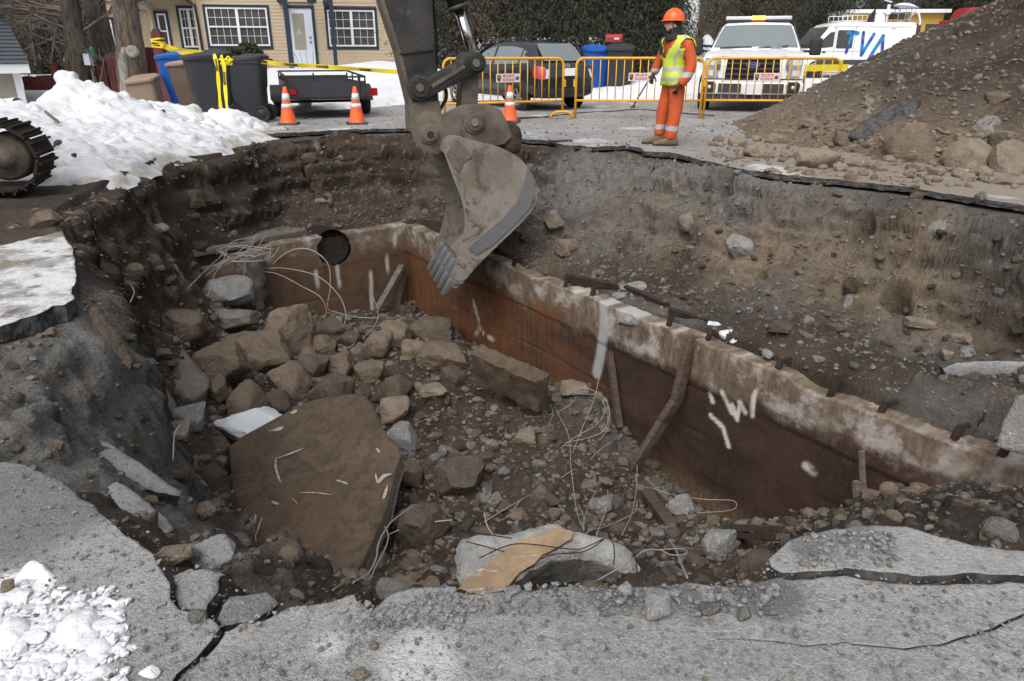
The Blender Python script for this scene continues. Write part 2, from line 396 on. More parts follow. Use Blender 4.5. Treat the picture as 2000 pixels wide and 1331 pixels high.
 M['concrete']=rock('concrete', (.36, .36, .35), (.27, .265, .26), (.62, .62, .60), .55)
 M['concrete_white']=rock('concrete_white', (.50, .50, .485), (.42, .415, .40), (.68, .67, .65), .6)
 M['concrete_dusty']=rock('concrete_dusty', (.25, .225, .195), (.20, .175, .145), (.42, .40, .375), .45)
 M['gravel']=rock('gravel', (.25, .245, .235), (.14, .13, .12), (.40, .39, .37), .4)
 M['crust']=simple('crust', (.64, .66, .69), .55, dirt=.4, dirtc=(.45, .45, .45), sc=6, bumpd=.004);M['ice']=simple('ice', (.70, .74, .78), .45, dirt=.35, dirtc=(.35, .34, .33), sc=4, bumpd=.02)
 # big dusty slab with scratches
 b=NB('slab_face');n1=b.noise(1.4, 6, .6);n2=b.noise(8, 6, .7)
 c=b.mix(b.ramp(n1, .35, .7), (.150, .112, .080), (.105, .078, .056));c=b.mix(b.math('MULTIPLY', b.ramp(n2, .42, .62), .75), c, (.068, .052, .039));c=b.mix(b.math('MULTIPLY', b.ramp(b.noise(28, 5, .75), .52, .66), .6), c, (.05, .038, .029));c=b.mix(b.math('MULTIPLY', b.ramp(b.noise(.7, 3), .55, .7), .4), c, (.165, .100, .064))
 c=b.mix(b.math('MULTIPLY', b.ramp(b.noise(55, 4), .55, .75), .4), c, (.20, .165, .13))
 c=b.mix(b.attr('pale'), c, (.55, .52, .47))
 M['slab']=b.done(c, .9, b.bump(b.math('ADD', n2, b.math('MULTIPLY', b.noise(45, 6, .8), .9)), .020, 1.0), spec=.2)
 M['scratch']=simple('scratch', (.36, .33, .285), .9, dirt=.75, dirtc=(.17, .135, .10), sc=26)
 # snow
 b=NB('snow');n1=b.noise(1.1, 6, .6);n2=b.noise(7, 6, .7);c=b.mix(b.ramp(n1, .3, .7), (.70, .71, .73), (.60, .62, .65));c=b.mix(b.math('MULTIPLY', b.ramp(b.noise(3.2, 7, .72), .62, .78), .5), c, (.45, .43, .40))
 c=b.mix(b.attr('dust'), c, (.33, .29, .24))
 M['snow']=b.done(c, .75, b.bump(b.math('ADD', n2, b.math('MULTIPLY', b.noise(38, 5), .45)), .022, .6), spec=.3)
 # tank walls: pale crust on top, rust brown below, darker towards the near end, lime streaks
 b=NB('rusty_wall');sx=b.n('ShaderNodeSeparateXYZ');b.set(sx.inputs[0], b.co());X, Z=sx.outputs[0], sx.outputs[2]
 n1=b.noise(1.0, 6, .62, b.mapping((1, 1, 2.2)));n2=b.noise(6, 7, .7, b.mapping((1.6, 1, .7)));nst=b.noise(5, 6, .65, b.mapping((3.0, 1, .25)));n4=b.noise(28, 5, .7)
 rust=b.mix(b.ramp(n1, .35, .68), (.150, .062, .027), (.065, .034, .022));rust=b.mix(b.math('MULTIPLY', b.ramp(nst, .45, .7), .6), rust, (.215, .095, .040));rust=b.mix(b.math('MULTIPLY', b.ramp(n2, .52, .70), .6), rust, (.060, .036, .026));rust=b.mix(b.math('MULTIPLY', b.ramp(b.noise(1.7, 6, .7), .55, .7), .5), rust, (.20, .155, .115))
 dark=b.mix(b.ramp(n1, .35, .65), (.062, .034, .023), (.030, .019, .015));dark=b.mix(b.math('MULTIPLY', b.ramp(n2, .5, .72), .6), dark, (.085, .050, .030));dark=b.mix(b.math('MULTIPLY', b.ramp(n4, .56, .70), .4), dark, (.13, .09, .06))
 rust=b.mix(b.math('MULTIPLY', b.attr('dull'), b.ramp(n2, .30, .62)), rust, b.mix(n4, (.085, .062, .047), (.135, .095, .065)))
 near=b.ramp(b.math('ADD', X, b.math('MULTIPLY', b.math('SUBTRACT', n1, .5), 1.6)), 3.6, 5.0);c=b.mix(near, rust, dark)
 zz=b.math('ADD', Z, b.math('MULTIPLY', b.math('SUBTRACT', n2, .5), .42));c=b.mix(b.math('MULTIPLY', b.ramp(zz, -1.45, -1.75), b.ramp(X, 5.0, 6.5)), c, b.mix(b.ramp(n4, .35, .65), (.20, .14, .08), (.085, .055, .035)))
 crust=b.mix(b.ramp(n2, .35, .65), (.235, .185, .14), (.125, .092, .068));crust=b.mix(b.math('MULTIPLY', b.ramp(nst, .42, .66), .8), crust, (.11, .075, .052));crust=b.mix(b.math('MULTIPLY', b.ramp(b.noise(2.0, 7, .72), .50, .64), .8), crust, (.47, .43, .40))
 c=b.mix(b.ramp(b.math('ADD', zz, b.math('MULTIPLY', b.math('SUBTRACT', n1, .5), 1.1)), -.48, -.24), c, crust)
 c=b.mix(b.math('MULTIPLY', b.ramp(b.noise(3.1, 7, .75, b.mapping((1.4, 1, .55))), .66, .76), .5), c, (.48, .43, .38))
 c=b.mix(b.attr('lime'), c, (.60, .57, .52));c=b.mix(b.attr('grey'), c, b.mix(n2, (.44, .45, .45), (.28, .28, .28)))
 M['rusty_wall']=b.done(c, .85, b.bump(b.math('ADD', n2, b.math('MULTIPLY', n4, .5)), .018, .8), spec=.3)
 # woods
 def wood(name, a, c_, axis=(1, 9, 9)):
  b=NB(name);n=b.noise(3, 6, .7, b.mapping(axis));n2=b.noise(2, 4)
  c=b.mix(b.ramp(n, .35, .65), a, c_);c=b.mix(b.math('MULTIPLY', b.ramp(n2, .5, .7), .5), c, tuple(x*.5 for x in a));return b.done(c, .85, b.bump(n, .01, .7), spec=.25)
 M['timber']=wood('timber', (.125, .092, .07), (.062, .045, .036));M['timber_grey']=wood('timber_grey', (.19, .17, .15), (.10, .088, .078));M['timber_dark']=wood('timber_dark', (.050, .036, .030), (.028, .021, .018))
 M['fence_red']=wood('fence_red', (.115, .034, .030), (.070, .026, .024), (9, 9, 1));M['post_red']=wood('post_red', (.16, .040, .032), (.11, .034, .030), (9, 9, 1))
 # metals and paints
 M['rebar']=simple('rebar', (.37, .345, .32), .6, .2, .45, (.13, .075, .045), 6)
 M['rust_iron']=simple('rust_iron', (.032, .023, .020), .85, .2, .5, (.09, .05, .032), 5, .01)
 b=NB('digger_paint');n1=b.noise(2, 7, .7);n2=b.noise(9, 6, .7);c=b.mix(b.ramp(n1, .4, .65), (.020, .020, .021), (.044, .041, .038));c=b.mix(b.math('MULTIPLY', b.ramp(n2, .56, .72), .55), c, (.15, .13, .105));M['digger_paint']=b.done(c, b.math('ADD', b.math('MULTIPLY', n1, .4), .3), b.bump(n2, .01, .6), spec=.45)
 b=NB('digger_mud');n1=b.noise(2.6, 7, .7);n2=b.noise(11, 6, .7);c=b.mix(b.ramp(n1, .4, .66), (.155, .130, .105), (.085, .072, .060));c=b.mix(b.math('MULTIPLY', b.ramp(n2, .52, .68), .6), c, (.065, .052, .040));c=b.mix(b.math('MULTIPLY', b.ramp(b.noise(4, 5, .7), .6, .7), .5), c, (.17, .105, .05));M['digger_mud']=b.done(c, .8, b.bump(n2, .02, .7), spec=.35)
 b=NB('bucket_steel');n1=b.noise(2.2, 7, .72);n2=b.noise(9, 7, .7);n3=b.noise(3, 5, .7, b.mapping((4, 4, .6)))
 c=b.mix(b.ramp(n1, .4, .62), (.27, .245, .215), (.185, .16, .132));c=b.mix(b.math('MULTIPLY', b.ramp(b.noise(1.7, 7, .78, None, 1.), .52, .60), .85), c, (.095, .072, .046));c=b.mix(b.math('MULTIPLY', b.ramp(n3, .58, .70), .6), c, (.15, .085, .035));c=b.mix(b.math('MULTIPLY', b.ramp(n2, .58, .72), .5), c, (.24, .225, .205))
 M['bucket_steel']=b.done(c, .62, b.bump(n2, .015, .6), metal=.15, spec=.4)
 M['worn_steel']=simple('worn_steel', (.29, .295, .305), .38, .65, .45, (.15, .13, .11), 5, .006)
 M['chrome']=simple('chrome', (.75, .76, .78), .14, 1.0, .15, (.3, .3, .3), 3)
 M['yellow_paint']=simple('yellow_paint', (.78, .40, .022), .42, dirt=.25, dirtc=(.35, .2, .05), sc=5, spec=.5)
 M['yellow_tape']=simple('yellow_tape', (.86, .68, .02), .45, dirt=.1, dirtc=(.5, .4, .05));M['black_print']=simple('black_print', (.012, .012, .012), .6, dirt=.1)
 M['cone_orange']=simple('cone_orange', (.86, .135, .025), .5, dirt=.3, dirtc=(.45, .13, .06), sc=6);M['reflect_white']=simple('reflect_white', (.74, .74, .74), .4, dirt=.4, dirtc=(.45, .44, .42), sc=8)
 M['rubber']=simple('rubber', (.018, .018, .019), .75, dirt=.35, dirtc=(.09, .085, .08), sc=4);M['cone_base']=simple('cone_base', (.035, .055, .05), .7, dirt=.3, dirtc=(.13, .12, .1))
 M['white_paint']=simple('white_paint', (.80, .81, .82), .28, dirt=.12, dirtc=(.5, .49, .47), sc=1.5, spec=.5, coat=.4);M['white_matt']=simple('white_matt', (.78, .80, .83), .55, dirt=.1, dirtc=(.55, .54, .52))
 M['car_black']=simple('car_black', (.016, .019, .021), .18, dirt=.2, dirtc=(.07, .07, .07), sc=1.5, spec=.6, coat=.7);M['plastic_black']=simple('plastic_black', (.022, .023, .025), .55, dirt=.2, dirtc=(.08, .08, .08));M['plastic_dark']=simple('plastic_dark', (.040, .045, .052), .55, dirt=.25, dirtc=(.10, .10, .10))
 M['bin_grey']=simple('bin_grey', (.036, .040, .047), .5, dirt=.2, dirtc=(.09, .09, .09), sc=2);M['bin_blue']=simple('bin_blue', (.012, .10, .42), .45, dirt=.15, dirtc=(.02, .05, .18));M['bin_tan']=simple('bin_tan', (.31, .225, .16), .6, dirt=.3, dirtc=(.2, .15, .11));M['bin_brown']=simple('bin_brown', (.115, .075, .055), .6, dirt=.3, dirtc=(.2, .16, .13))
 b=NB('car_glass');c=b.mix(b.noise(1.2, 3), (.15, .18, .19), (.21, .24, .25));M['car_glass']=b.done(c, .08, None, 0, .8)
 b=NB('dark_glass');M['dark_glass']=b.done(b.mix(b.noise(3, 4), (.045, .050, .050), (.10, .095, .085)), .10, None, 0, .6)
 M['lamp_red']=simple('lamp_red', (.38, .012, .018), .2, dirt=.1, spec=.6);M['lamp_clear']=simple('lamp_clear', (.62, .64, .66), .15, dirt=.15, dirtc=(.3, .3, .3), spec=.7);M['red_paint']=simple('red_paint', (.30, .02, .025), .4)
 b=NB('amber_light');M['amber_light']=b.done((.9, .30, .04), .3, **{'Emission Color':(1.0, .27, .03, 1), 'Emission Strength':4.5})
 # house
 M['siding']=simple('siding', (.50, .40, .28), .6, dirt=.15, dirtc=(.42, .31, .19), sc=.8);M['navy_trim']=simple('navy_trim', (.015, .027, .052), .5, dirt=.1, dirtc=(.03, .04, .06));M['soffit']=simple('soffit', (.50, .49, .47), .6, dirt=.15)
 M['door_white']=simple('door_white', (.66, .70, .78), .45, dirt=.1, dirtc=(.5, .5, .5));M['frosted']=simple('frosted', (.36, .33, .26), .35, dirt=.2, dirtc=(.28, .26, .2), sc=2)
 b=NB('shingles');n=b.noise(3, 5);M['shingles']=b.done(b.mix(n, (.045, .055, .068), (.085, .095, .11)), .85, b.bump(b.noise(60, 3), .01, .6));M['garage_beige']=simple('garage_beige', (.33, .295, .25), .6, dirt=.2);M['building_yellow']=simple('building_yellow', (.55, .33, .07), .6, dirt=.2, dirtc=(.4, .25, .08));M['building_pale']=simple('building_pale', (.55, .60, .63), .5, dirt=.2)
 # plants
 def bark(name, a, c_, st=.05):
  b=NB(name);n=b.noise(5, 6, .7, b.mapping((3, 3, .55)));n2=b.noise(1.5, 5);c=b.mix(b.ramp(n, .38, .62), a, c_);c=b.mix(b.math('MULTIPLY', b.ramp(n2, .5, .7), .4), c, (.15, .135, .11));return b.done(c, .9, b.bump(n, st, 1.0), spec=.2)
 M['bark']=bark('bark', (.062, .048, .037), (.155, .125, .10));M['bark_dark']=bark('bark_dark', (.035, .028, .023), (.085, .070, .058));M['twig']=bark('twig', (.085, .068, .058), (.15, .125, .108), .01);M['dead_wood']=bark('dead_wood', (.33, .31, .28), (.20, .185, .165), .03)
 def leaf(name, a, c_, c2):
  b=NB(name);g=b.n('ShaderNodeNewGeometry');r=g.outputs['Random Per Island'];c=b.mix(r, a, c_);c=b.mix(b.math('MULTIPLY', b.ramp(b.noise(1.2, 4), .5, .7), .6), c, c2);return b.done(c, .75, None, 0, .25, **{'Transmission Weight':0.0})
 M['needles']=leaf('needles', (.058, .064, .042), (.030, .036, .024), (.085, .072, .05));M['needles_blue']=leaf('needles_blue', (.030, .042, .030), (.055, .066, .044), (.04, .04, .03));M['needles_brown']=leaf('needles_brown', (.075, .062, .048), (.12, .098, .078), (.045, .045, .03));M['shrub_leaf']=leaf('shrub_leaf', (.028, .036, .020), (.055, .060, .035), (.07, .055, .04))
 # person
 M['coverall']=simple('coverall', (.56, .098, .032), .85, dirt=.55, dirtc=(.26, .06, .03), sc=4, bumpd=.003);M['vest']=simple('vest', (.56, .70, .075), .7, dirt=.15, dirtc=(.5, .6, .1), sc=4, bumpd=.002);M['silver_tape']=simple('silver_tape', (.42, .44, .46), .4, dirt=.1);M['skin']=simple('skin', (.58, .36, .27), .55, dirt=.05, dirtc=(.35, .15, .1));M['beard']=simple('beard', (.03, .022, .018), .8);M['helmet']=simple('helmet', (.90, .13, .02), .3, dirt=.08, dirtc=(.7, .2, .1), spec=.5);M['hood']=simple('hood', (.018, .022, .030), .85);M['glove']=simple('glove', (.045, .032, .022), .8);M['boot']=simple('boot', (.16, .12, .065), .75, dirt=.4, dirtc=(.09, .07, .05), sc=9)
 M['plate_white']=simple('plate_white', (.70, .70, .72), .5, dirt=.2, dirtc=(.5, .5, .5));M['sign_white']=simple('sign_white', (.66, .63, .60), .5, dirt=.2, dirtc=(.5, .48, .45));M['print_red']=simple('print_red', (.55, .05, .05), .5);M['print_brown']=simple('print_brown', (.07, .028, .012), .5);M['print_blue']=simple('print_blue', (.02, .05, .25), .5);M['print_gold']=simple('print_gold', (.5, .28, .04), .5)
 b=NB('logo_blue');sx=b.n('ShaderNodeSeparateXYZ');b.set(sx.inputs[0], b.n('ShaderNodeTexCoord').outputs['Generated']);f=b.noise(2.5, 2, .5);c=b.mix(b.ramp(f, .4, .6), (.01, .22, .48), (.055, .045, .26));M['logo_blue']=b.done(c, .4)
 M['birdhouse_blue']=simple('birdhouse_blue', (.42, .47, .52), .6);M['green_plastic']=simple('green_plastic', (.02, .22, .12), .5);M['tub_white']=simple('tub_white', (.72, .70, .68), .5, dirt=.2, dirtc=(.5, .45, .4));M['tub_inside']=simple('tub_inside', (.52, .38, .26), .7);M['void']=simple('void', (.012, .012, .013), .9, dirt=0);M['galv']=simple('galv', (.42, .43, .44), .4, .8, .2)
mats()
# the pit: its rim, the buried tank, the ground in and around it
def g2(l):return[tuple(PZ(px, py)[:2])for px, py in l]
RIM=(g2([(150, 500), (120, 450)])+[(-4.15, 6.35)]+g2([(110, 390), (200, 350), (310, 302), (410, 292), (500, 267), (650, 257), (790, 254), (1000, 272), (1080, 277), (1160, 288), (1240, 290), (1262, 298), (1300, 297), (1400, 320), (1530, 341), (1700, 356), (1850, 379), (2000, 401)])+[(5.7, 5.5), (6.4, 4.2), (5.6, 2.6), (3.6, 1.55), (2.2, 1.52)]+g2([(2000, 1085), (1860, 1050), (1700, 1035), (1590, 1050), (1530, 1072), (1480, 1110), (1400, 1145), (1200, 1152), (1000, 1150), (870, 1152), (720, 1195), (690, 1172), (600, 1190), (540, 1180), (480, 1150), (430, 1112), (330, 1060), (200, 1000), (100, 925), (0, 900)])+[(-2.5, 2.25), (-3.3, 2.55), (-3.45, 3.1)]+g2([(0, 640), (80, 618), (145, 590)]))
RIMF=rough_line(RIM, 0.05, 0.05, 3, True, 3.2)
TC=np.array([-1.72, 11.62]);TE=np.array([.5735, -.8192]);TN=np.array([.8192, .5735])
TZ=-1.30;TH=1.95;TL=9.9;TB=3.55
def tank_s(x, y):
 dx, dy=x-TC[0], y-TC[1];return dx*TE[0]+dy*TE[1], dx*TN[0]+dy*TN[1]
A_PTS=[PZ(*p)for p in[(600, 640, -2.5), (740, 612, -2.65), (500, 570, -2.3), (450, 690, -2.15), (620, 720, -2.4), (850, 640, -2.5), (800, 760, -2.5), (950, 850, -2.65), (1140, 735, -2.15), (1090, 790, -2.5), (1060, 900, -2.6), (1190, 860, -2.65), (1240, 940, -2.8), (1150, 1000, -2.5), (920, 960, -2.5), (800, 1050, -2.55), (900, 1100, -2.3), (1100, 1080, -1.95), (1300, 1070, -2.2), (1400, 1000, -2.85), (1540, 1030, -2.8), (1480, 1095, -1.9), (1600, 1065, -1.55), (1700, 1005, -1.85), (1800, 1015, -1.2), (1950, 1000, -1.1), (1990, 972, -1.4), (1860, 960, -1.65), (420, 620, -2.0), (340, 600, -1.65), (250, 620, -1.1), (200, 520, -.55), (300, 520, -1.05), (360, 530, -1.45), (250, 700, -1.35), (330, 820, -1.95), (200, 800, -.95), (300, 900, -1.45), (400, 880, -2.1), (100, 850, -.42), (60, 780, -.32), (150, 950, -.6), (250, 960, -.9), (380, 1040, -1.45), (420, 960, -2.1), (560, 1000, -2.75), (600, 1120, -2.6), (440, 1120, -1.05), (700, 1140, -2.6), (500, 1090, -2.3), (700, 800, -2.5), (600, 880, -2.6), (1000, 700, -2.45), (380, 700, -1.95)]]+[np.array(p)for p in[(-.2, 1.95, -1.4), (.4, 1.95, -1.4), (-.9, 2.0, -.8), (.95, 2.25, -.9), (1.6, 2.05, -.45), (2.4, 2.3, -.45), (3.6, 3.0, -.9), (4.2, 2.6, -.5), (-2.6, 2.9, -.3), (-3.2, 3.0, -.15), (-4.8, 9.6, -1.1), (-5.2, 8.0, -.6), (-3.9, 8.3, -1.3)]]
B_PTS=[PZ(*p)for p in[(1200, 530, -1.22), (1000, 485, -1.2), (1100, 500, -1.2), (1250, 485, -1.08), (1380, 560, -1.15), (1600, 600, -1.12), (1500, 560, -1.1), (1400, 480, -.78), (1550, 490, -.62), (1700, 480, -.62), (1800, 640, -1.12), (1900, 560, -.85), (1950, 650, -1.1), (1700, 740, -1.25), (1900, 800, -1.15), (1990, 860, -1.15), (1480, 660, -1.2), (1330, 610, -1.25), (1150, 400, -.62), (1350, 380, -.45), (1060, 380, -.6), (1100, 340, -.35)]]+[PY(*p)for p in[(600, 432, 11.9), (700, 425, 12.0), (800, 425, 12.1), (480, 440, 11.4), (380, 460, 10.6), (600, 385, 12.5), (750, 375, 12.8), (850, 390, 12.3), (950, 400, 11.2), (500, 370, 12.0), (350, 390, 10.3), (250, 430, 9.0), (180, 420, 7.9), (300, 350, 10.7), (200, 400, 8.1)]]+[np.array(p)for p in[(4.6, 3.2, -1.1), (5.3, 4.4, -.9), (4.4, 4.6, -1.1), (3.9, 3.4, -1.2), (-4.6, 9.6, -1.0), (-4.3, 7.6, -.5)]]
FA=RBF(A_PTS, .03);FB=RBF(B_PTS, .03)
_cw=[]
for p in RIMF:
 x, y=p
 _cw.append(.30 if y<2.3 else(.42 if x<-2 and y<6.2 else(.55 if x<-3.5 else(.95 if y>12 else.75))))
_cw=np.array(_cw)
RIMC=np.array(RIM);_ci=np.array([np.argmin(np.hypot(RIMF[:, 0]-p[0], RIMF[:, 1]-p[1]))for p in RIMC])
def rim_dist(x, y):
 d, t=dist_poly(x, y, RIMC);t=_ci[np.minimum((t+.5).astype(int), len(RIMC))%len(RIMC)];n=np.where(d<.3)[0]
 if len(n):d[n], t[n]=dist_poly(x[n], y[n], RIMF)
 return d, t
def yard(x, y):
 return.60*sstep(18.5, 28, y)*sstep(-1.0, -6.5, x)+.25*sstep(24, 45, y)+.012*np.maximum(y-40, 0)+1.9*sstep(33, 52, y)*sstep(9.5, 5.5, x)*sstep(-14, -8, x)
def ground_z(x, y):
 x=np.asarray(x, float);y=np.asarray(y, float)
 ins=in_poly(x, y, RIMF);z=-.095+yard(x, y)
 if ins.any():
  xi, yi=x[ins], y[ins];d, t=rim_dist(xi, yi);wd=_cw[np.minimum(t.astype(int), len(_cw)-1)]
  s, n=tank_s(xi, yi);out=np.maximum(n, -s)
  za, zb=FA(xi, yi), FB(xi, yi)
  za=za-.25*sstep(.6, 0, -n)*sstep(0, 1, s)*sstep(8.5, 7.5, s)
  onb=n>-TB-.3
  k=np.where(onb, sstep(.09, .19, out), sstep(-.9, .5, -s-.0));zi=za+(zb-za)*k
  k=np.where((s>8.6)&(n<.3), 0, 1)*k
  zi=np.where((s>8.6), za+(zb-za)*sstep(-.1, .5, n), zi)
  q=np.column_stack([xi, yi, np.full(len(xi), 4.)]);wd=wd*(1+.45*fbm(q, 1.3, 3, 40))
  u=np.clip(d/wd, 0, 1);prof=np.where(u<.28, u*.55, .154+(u-.28)*(1-.154)/.72)**.75
  z[ins]=-.095+(zi+.095)*(prof*prof*(3-2*prof)*.5+prof*.5)
 return z
def soft_mask(x, y, blobs):
 m=np.zeros(len(x))
 for(cx, cy, r, st)in blobs:m=np.maximum(m, st*np.exp(-(((x-cx)**2+(y-cy)**2)/r**2)**1.5))
 return m
def gxy(*l):return[tuple(PZ(px, py, z)[:2])+(r, st)for px, py, z, r, st in l]
TAN=gxy((1480, 500, -.8, .55, 1), (1620, 530, -.85, .6, 1), (1740, 540, -.8, .6, .9), (1430, 470, -.7, .35, 1), (1220, 420, -.7, .5, .55), (1320, 430, -.6, .5, .6), (850, 330, -.5, .5, .4), (1290, 450, -.9, .3, .7), (1850, 600, -.9, .5, .6), (1100, 430, -.7, .4, .5))
GRAV=gxy((1150, 330, -.2, .9, .95), (1300, 360, -.3, .9, .95), (1500, 390, -.35, .9, 1), (1700, 410, -.4, .9, 1), (1900, 450, -.4, 1.0, 1), (1650, 470, -.6, .5, .8), (1200, 380, -.4, .6, .7), (60, 720, -.3, .8, 1), (100, 860, -.4, .7, .9), (150, 700, -.5, .6, .75), (1250, 850, -2.65, .45, .75), (1180, 740, -2.2, .5, .5), (1500, 590, -1.1, .6, .35), (1800, 650, -1.1, .5, .5), (1850, 800, -1.15, .6, .4), (480, 1140, -.7, .35, .7))+[(-2.7, 2.9, .8, .9)]
WET=gxy((1750, 470, -.55, .5, .4), (1800, 1010, -1.2, .75, .6), (1960, 1010, -1.0, .8, .65), (1640, 1060, -1.5, .35, .5), (1930, 470, -.5, .6, .5), (350, 340, -.4, .7, .25), (1960, 610, -1.0, .5, .4))
HOLES=[tuple(PZ(px, py, z)[:2])+(r, dp)for px, py, z, r, dp in[(1745, 615, -1.1, .17, .34), (1960, 672, -1.1, .28, .30), (1660, 585, -1.05, .10, .2), (1235, 492, -1.1, .2, .25), (1410, 455, -.8, .14, .25), (1670, 520, -.85, .14, .2), (90, 690, -.3, .14, .2), (350, 900, -1.7, .3, .25), (640, 455, -1.3, .01, 0)]]
def ground_pos(V):
 return np.column_stack([V[:, 0], V[:, 1], ground_z(V[:, 0], V[:, 1])])
def build_ground():
 xs=np.concatenate([[-900, -300, -120, -60, -35, -22], np.arange(-15, 15.01, .45), [22, 35, 60, 120, 300, 900]])
 ys=np.concatenate([[-300, -60, -20, -6, -2], np.arange(-.5, 24.01, .45), [27, 32, 40, 55, 80, 140, 300, 900]])
 V, T=gridVT(xs, ys)
 V, T, P=dice(V, T, ground_pos, 3.0, 11, .010, 6.0, 900000)
 N=vnormals(P, T);flip=N[:, 2]<0;N[flip]*=-1
 x, y=P[:, 0], P[:, 1]
 ins=in_poly(x, y, RIMF);d, _=rim_dist(x, y);k=np.where(ins, sstep(0, .12, d), 0.0)
 near=(np.abs(x)<16)&(y<26)
 amp=np.zeros(len(P));st=np.zeros(len(P));sv=np.zeros(len(P));disp=np.zeros(len(P))
 gm=soft_mask(x, y, GRAV)*ins;nz=np.zeros(len(P));nz[near]=fbm(P[near], 1.1, 4, 5)
 gm=np.clip(gm*(1+.9*nz), 0, 1);tn=np.clip(soft_mask(x, y, TAN)*(1+.8*nz), 0, 1)*ins;wt=np.clip(soft_mask(x, y, WET)*(1+.6*nz), 0, 1)*ins
 i=np.where(ins)[0];Q=P[i]
 big=fbm(Q, .8, 3, 9);lump=fbm(Q, 2.6, 5, 21, .55);rid=fbm(Q, 1.9, 4, 33, .5, True);fine=fbm(Q, 14, 3, 60, .6)
 h1, r1=stones(Q, .34, .28, 101);h2, r2=stones(Q, .15, .42, 102);h3, r3=stones(Q, .07, .42, 103);h4, r4=stones(Q, .034, .40, 104)
 sw_, nw_=tank_s(Q[:, 0], Q[:, 1]);kw=np.where((sw_>-.5)&(sw_<TL+.1), sstep(.02, .45, np.abs(nw_-.12)), 1)*np.where((nw_>-TB-.3)&(nw_<.4), sstep(.02, .45, np.abs(sw_+.12)), 1);kw=.10+.90*kw;k[i]*=kw
 g=gm[i];clod=1-.65*tn[i]
 strata=fbm(Q*np.array([.35, .35, 3.2]), 1.6, 4, 81, .6);h5, r5=stones(Q, .095, .55, 105);rock_=fbm(Q, 5.5, 4, 36, .6, True)
 dd=.09*big+.12*lump+.13*np.tanh(3.2*strata)*sstep(-1.5, -1.1, Q[:, 2])*sstep(3.0, 4.6, Q[:, 1])+.075*(rid-.2)*(1-.5*g)+.035*rock_*(1+1.3*g)+.022*fine+.34*.75*h1*clod*(1-.6*g)+.15*.8*h2*clod+.095*.55*h5*clod+.07*.8*h3+.034*.85*h4*(.5+.7*g)
 disp[i]=dd*k[i]
 s_=np.zeros(len(i));v_=np.zeros(len(i))
 for hh, rr, th in((h1, r1, .03), (h2, r2, .03), (h3, r3, .04), (h4, r4, .05)):
  m=hh>th;s_=np.where(m&(rr>.45), np.clip(.10+.75*rr, 0, 1), s_);v_=np.where(m, rr, v_)
 st[i]=s_*k[i];sv[i]=v_
 j=np.where(near&~ins)[0];jl=sstep(-3.2, -4.2, x[j])*sstep(11.5, 10, y[j]);hj, rj=stones(P[j], .13, .4, 107);disp[j]=.03*fbm(P[j], 2.0, 3, 8)+jl*(.07*fbm(P[j], 2.2, 4, 18)+.09*hj+.05);st[j]=jl*(hj>.04)*rj;sv[j]=rj
 for(cx, cy, r, dp)in HOLES:
  rr=np.hypot(x-cx, (y-cy)*.8)+.05*nz;disp-=dp*sstep(r, r*.45, rr)*ins
 P2=P+N*disp[:, None]
 sn=np.zeros(len(P));q=fbm(P[i], 2.4, 5, 71, .6)
 for(cx, cy, r, stg)in gxy((305, 335, -.3, .20, 1.2), (312, 365, -.45, .12, 1.0), (200, 345, -.02, .8, .55), (420, 290, -.1, .35, .6), (470, 280, -.1, .35, .5), (250, 320, -.05, .6, .5), (270, 335, -.2, .3, .45)):
  rr=np.hypot(x[i]-cx, y[i]-cy);sn[i]=np.maximum(sn[i], sstep(.45, .62, stg*np.exp(-(rr/r)**2)+.28*q))
 sn[~ins]=np.where(y[~ins]>17, 1.0, 0)*np.where((np.abs(x[~ins])<13)&(y[~ins]<24)&(x[~ins]>-2), 0, 1)
 gm2=gm.copy();gm2[~ins]=.5-.42*sstep(-3.2, -4.2, x[~ins])
 me=np_mesh('ground', P2, T, {'gravel':gm2, 'tan':tn, 'wet':wt, 'stone':st, 'stonev':sv, 'snow':sn})
 o=link('ground', me, None, None, M['soil']);o['kind']='structure'
 return P2, T
GP, GT=build_ground()
_cell=.06
_gi=(np.abs(GP[:, 0])<14)&(GP[:, 1]>0)&(GP[:, 1]<26)
_pts=GP[_gi];_kx=np.floor(_pts[:, 0]/_cell).astype(int)+300;_ky=np.floor(_pts[:, 1]/_cell).astype(int)
HM=np.full((600, 460), -9.);np.maximum.at(HM, (_kx, _ky), _pts[:, 2])
for _ in range(30):
 e=HM<-8
 if not e.any():break
 acc=np.zeros_like(HM);cnt=np.zeros_like(HM)
 for dx, dy in((1, 0), (-1, 0), (0, 1), (0, -1)):
  s_=np.roll(HM, (dx, dy), (0, 1));ok=s_>-8;acc+=np.where(ok, s_, 0);cnt+=ok
 HM=np.where(e&(cnt>0), acc/np.maximum(cnt, 1), HM)
def gz(x, y):
 i=min(max(int(math.floor(x/_cell))+300, 0), 599);j=min(max(int(math.floor(y/_cell)), 0), 459);return float(HM[i, j])
def hit(px, py, zmin=None):
 """where the line of sight through a photo pixel meets the ground"""
 d=ray(px, py);t=1.2
 while t<30:
  p=CO+d*t
  if p[2]<=gz(p[0], p[1]):return p
  t+=.02
 return PZ(px, py)
